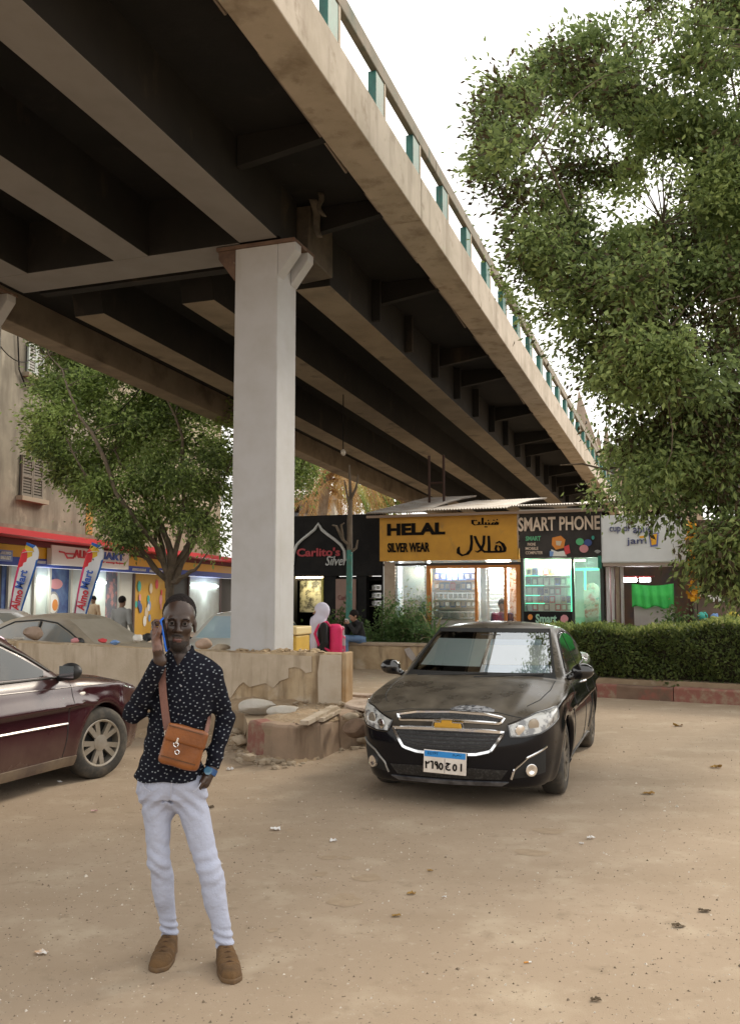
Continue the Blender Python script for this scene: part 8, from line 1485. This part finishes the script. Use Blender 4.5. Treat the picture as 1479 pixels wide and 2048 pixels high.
for i in range(11000):
    Y = 2.6 + 13 * rs.random() ** 1.5; X = rs.uniform(-.46, .46) * Y; s_ = rs.lognormal(-5.55, .45); mb.add(np.array([[1, 0, 0], [-.4, .8, 0], [-.5, -.8, 0], [0, 0, .9]]) * s_ * rs.uniform(.6, 1.3, (4, 1)) @ np.array([[math.cos(i), math.sin(i), 0], [-math.sin(i), math.cos(i), 0], [0, 0, 1]]) + np.array([X, Y, 0.0]), [(0, 1, 3), (1, 2, 3), (2, 0, 3)], int(rs.choice([0, 1, 1, 2])))
tag(mb.build('grit', [M('grit_tan', (.46, .37, .27), .95), M('grit_dark', (.17, .13, .09), .95), M('grit_pale', (.60, .54, .46), .95)]), 'fine grit and small pebbles strewn over the sandy road', 'grit', kind='stuff')
# dark stains and footworn patches, thin sheets on the road
stain_m = M('damp_sand', (.30, .22, .145), .95, col2=(.36, .27, .18), scale=14, lo=.35, hi=.6)
def stain(px, py, a, b, seed, m=None):
    rs = np.random.default_rng(seed); c_ = G(px, py, .0016); P = [c_ + np.array([a * math.cos(t) * (1 + .22 * math.sin(3 * t + seed) + .1 * math.sin(7 * t)), b * math.sin(t) * (1 + .22 * math.cos(2 * t + seed)), 0]) for t in np.linspace(0, 6.283, 33)[:-1]]; mb = MB(); mb.add(P, [tuple(range(32))]); struct('ground_stain', mb, m or stain_m)
for i, (x, y, a, b) in enumerate(((690, 1800, .10, .10), (735, 1755, .09, .07), (640, 1748, .05, .05), (655, 1715, .06, .06), (1095, 1662, .11, .10), (1060, 1705, .12, .08), (690, 1715, .04, .04), (580, 1660, .03, .05), (545, 1860, .03, .03))): stain(x, y, a, b, 3 + i)
# litter
paper_m = M('litter_white', (.72, .71, .70), .8)
def scrap(px, py, r, label, m, seed, z=0.0, name='litter_paper', cat='litter', up=.4):
    rs = np.random.default_rng(seed); mb = MB(); c_ = G(px, py, z + .004); n = 6; rows = [[c_ + np.array([r * (i / (n - 1) - .5) * 2 * (1 + .15 * rs.normal()), r * .55 * (j / (n - 1) - .5) * 2 * (1 + .15 * rs.normal()), abs(rs.normal()) * r * up + .002]) for i in range(n)] for j in range(n)]
    mb.grid(np.array(rows)); o = mb.build(name, m, None); o.modifiers.new('s', 'SOLIDIFY').thickness = .001; return tag(o, label, cat)
for i, (x, y, r_, l) in enumerate(((551, 1660, .035, 'crumpled white paper on the road right of the knees of the man'), (666, 1683, .024, 'small white paper scrap on the road, left of centre'), (1180, 1677, .028, 'white paper scrap on the road in front of the right wheel'), (888, 1795, .012, 'tiny white fleck in the middle of the road'), (190, 1512, .022, 'white scrap on the road beside the maroon car wheel'), (1162, 1688, .014, 'tiny pale sliver just below the scrap near the right wheel'), (460, 1540, .03, 'white scrap at the foot of the earth slope by the wrist of the man'), (190, 1623, .025, 'pinkish scrap on the road left of the knees of the man'), (120, 1565, .02, 'pale chip on the road beneath the maroon door'))): scrap(x, y, r_, l, paper_m if i != 7 else M('litter_pink', (.55, .35, .33), .8), 100 + i)
drl = M('dry_leaf', (.32, .19, .045), .8, col2=(.22, .12, .03), scale=20)
for i, (x, y, r_, l) in enumerate(((1296, 1588, .05, 'yellow brown fallen leaf on the road right of the black car'), (1430, 1535, .05, 'dark fallen leaf on the road near the right edge'), (1355, 1452, .06, 'pale fallen leaf on the road near the hedge kerb'), (860, 1742, .018, 'small dark leaf on the road below the number plate'), (822, 1788, .024, 'brown leaf fragment left of the tiny white fleck'), (792, 1832, .022, 'reddish leaf fragment on the lower middle of the road'), (1408, 1822, .03, 'dark curled leaf low on the right of the road'), (1355, 1853, .028, 'thin dark leaf left of the curled leaf'), (1190, 2000, .022, 'dark curled scrap near the bottom right'), (420, 1615, .03, 'dry leaf on the road right of the thigh of the man'))): scrap(x, y, r_, l, drl if i < 6 else M('dark_leaf', (.10, .07, .04), .9), 130 + i, name='fallen_leaf', cat='leaf', up=.25)
cg = G(1047, 1925, .006); tb = thing('cigarette_end', 'orange and white cigarette end low on the road', 'cigarette', cg); mb = MB(); mb.tube([cg, cg + np.array([.022, .006, 0])], .004, 8); mb.build('filter', M('filter_orange', (.55, .25, .05), .8), tb, world=True); mb = MB(); mb.tube([cg + np.array([.0222, .006, 0]), cg + np.array([.036, .010, 0])], .004, 8); mb.build('paper', paper_m, tb, world=True)
cg = G(80, 1908, .006); scrap(82, 1908, .03, 'orange white wrapper scrap at the lower left of the road', M('wrapper', (.55, .36, .22), .6, col2=(.65, .62, .58), scale=40, lo=.45, hi=.55), 151)
# small things along the wall top and in the yard
for i, (px, py, c_, l) in enumerate(((150, 1281, 'pink', 'pinkish rag end on the wall top behind the man'), (230, 1285, 'sky', 'pale blue scrap on the wall top left of the man'), (205, 1281, 'red', 'small red scrap on the wall top'), (275, 1276, 'white', 'white crumpled bag on the wall top by the shoulder of the man'))):
    P = G(px, py + 3, 1.10); mb = MB(); mb.blob(P + ZZ_ * .02, (.07, .04, .035) if i != 3 else (.09, .06, .06), 2, .3, rs=np.random.default_rng(170 + i)); tag(mb.build('rag', cols[c_], None, smooth=True, angle=50), l, 'litter')
mb = MB(); c_ = PW.pt(PW.v(820, 1305), .62, -.012); pl = [(-.12, .1), (-.02, .14), (.08, .02), (.16, -.16), (.06, -.14), (-.06, -.02)]
mb.prism(pl, c_, VV, ZZ_, U2 * .011); tag(mb.build('torn_poster', M('grey_paper', (.44, .40, .38), .9, col2=(.36, .32, .3), scale=9)), 'torn grey paper stuck on the planter wall left of the black car', 'poster')
# bulb hanging under the flyover
bp_ = A(686, 905, 20); tb = thing('hanging_lamp', 'small unlit bulb hanging beneath the flyover above the palm', 'lamp', bp_); mb = MB(); mb.blob(bp_, (.06, .06, .08), 2, 0); mb.build('glass', M('dull_bulb', (.5, .45, .38), .3), tb, world=True, smooth=True); mb = MB(); mb.tube([bp_ + ZZ_ * .07, bp_ + ZZ_ * 1.3], .012, 5); mb.build('cord', ink, tb, world=True)
# slack cables between the old block and the overpass
for i, (p, q, s_, l) in enumerate(((LF.pt(lv(30), 9.5, -.4), B(1.0, -6.3, .9), .7, 'slack black cable from the old block to the flyover, higher one'), (LF.pt(lv(90), 8.2, -.4), B(7.0, -6.3, .7), .9, 'slack black cable from the old block to the flyover, lower one'))):
    P = [np.asarray(p) * (1 - t) + np.asarray(q) * t - ZZ_ * s_ * 4 * t * (1 - t) for t in np.linspace(0, 1, 16)]; mb = MB(); mb.tube(P, .014, 5); tag(mb.build('cable', ink), l, 'cable')
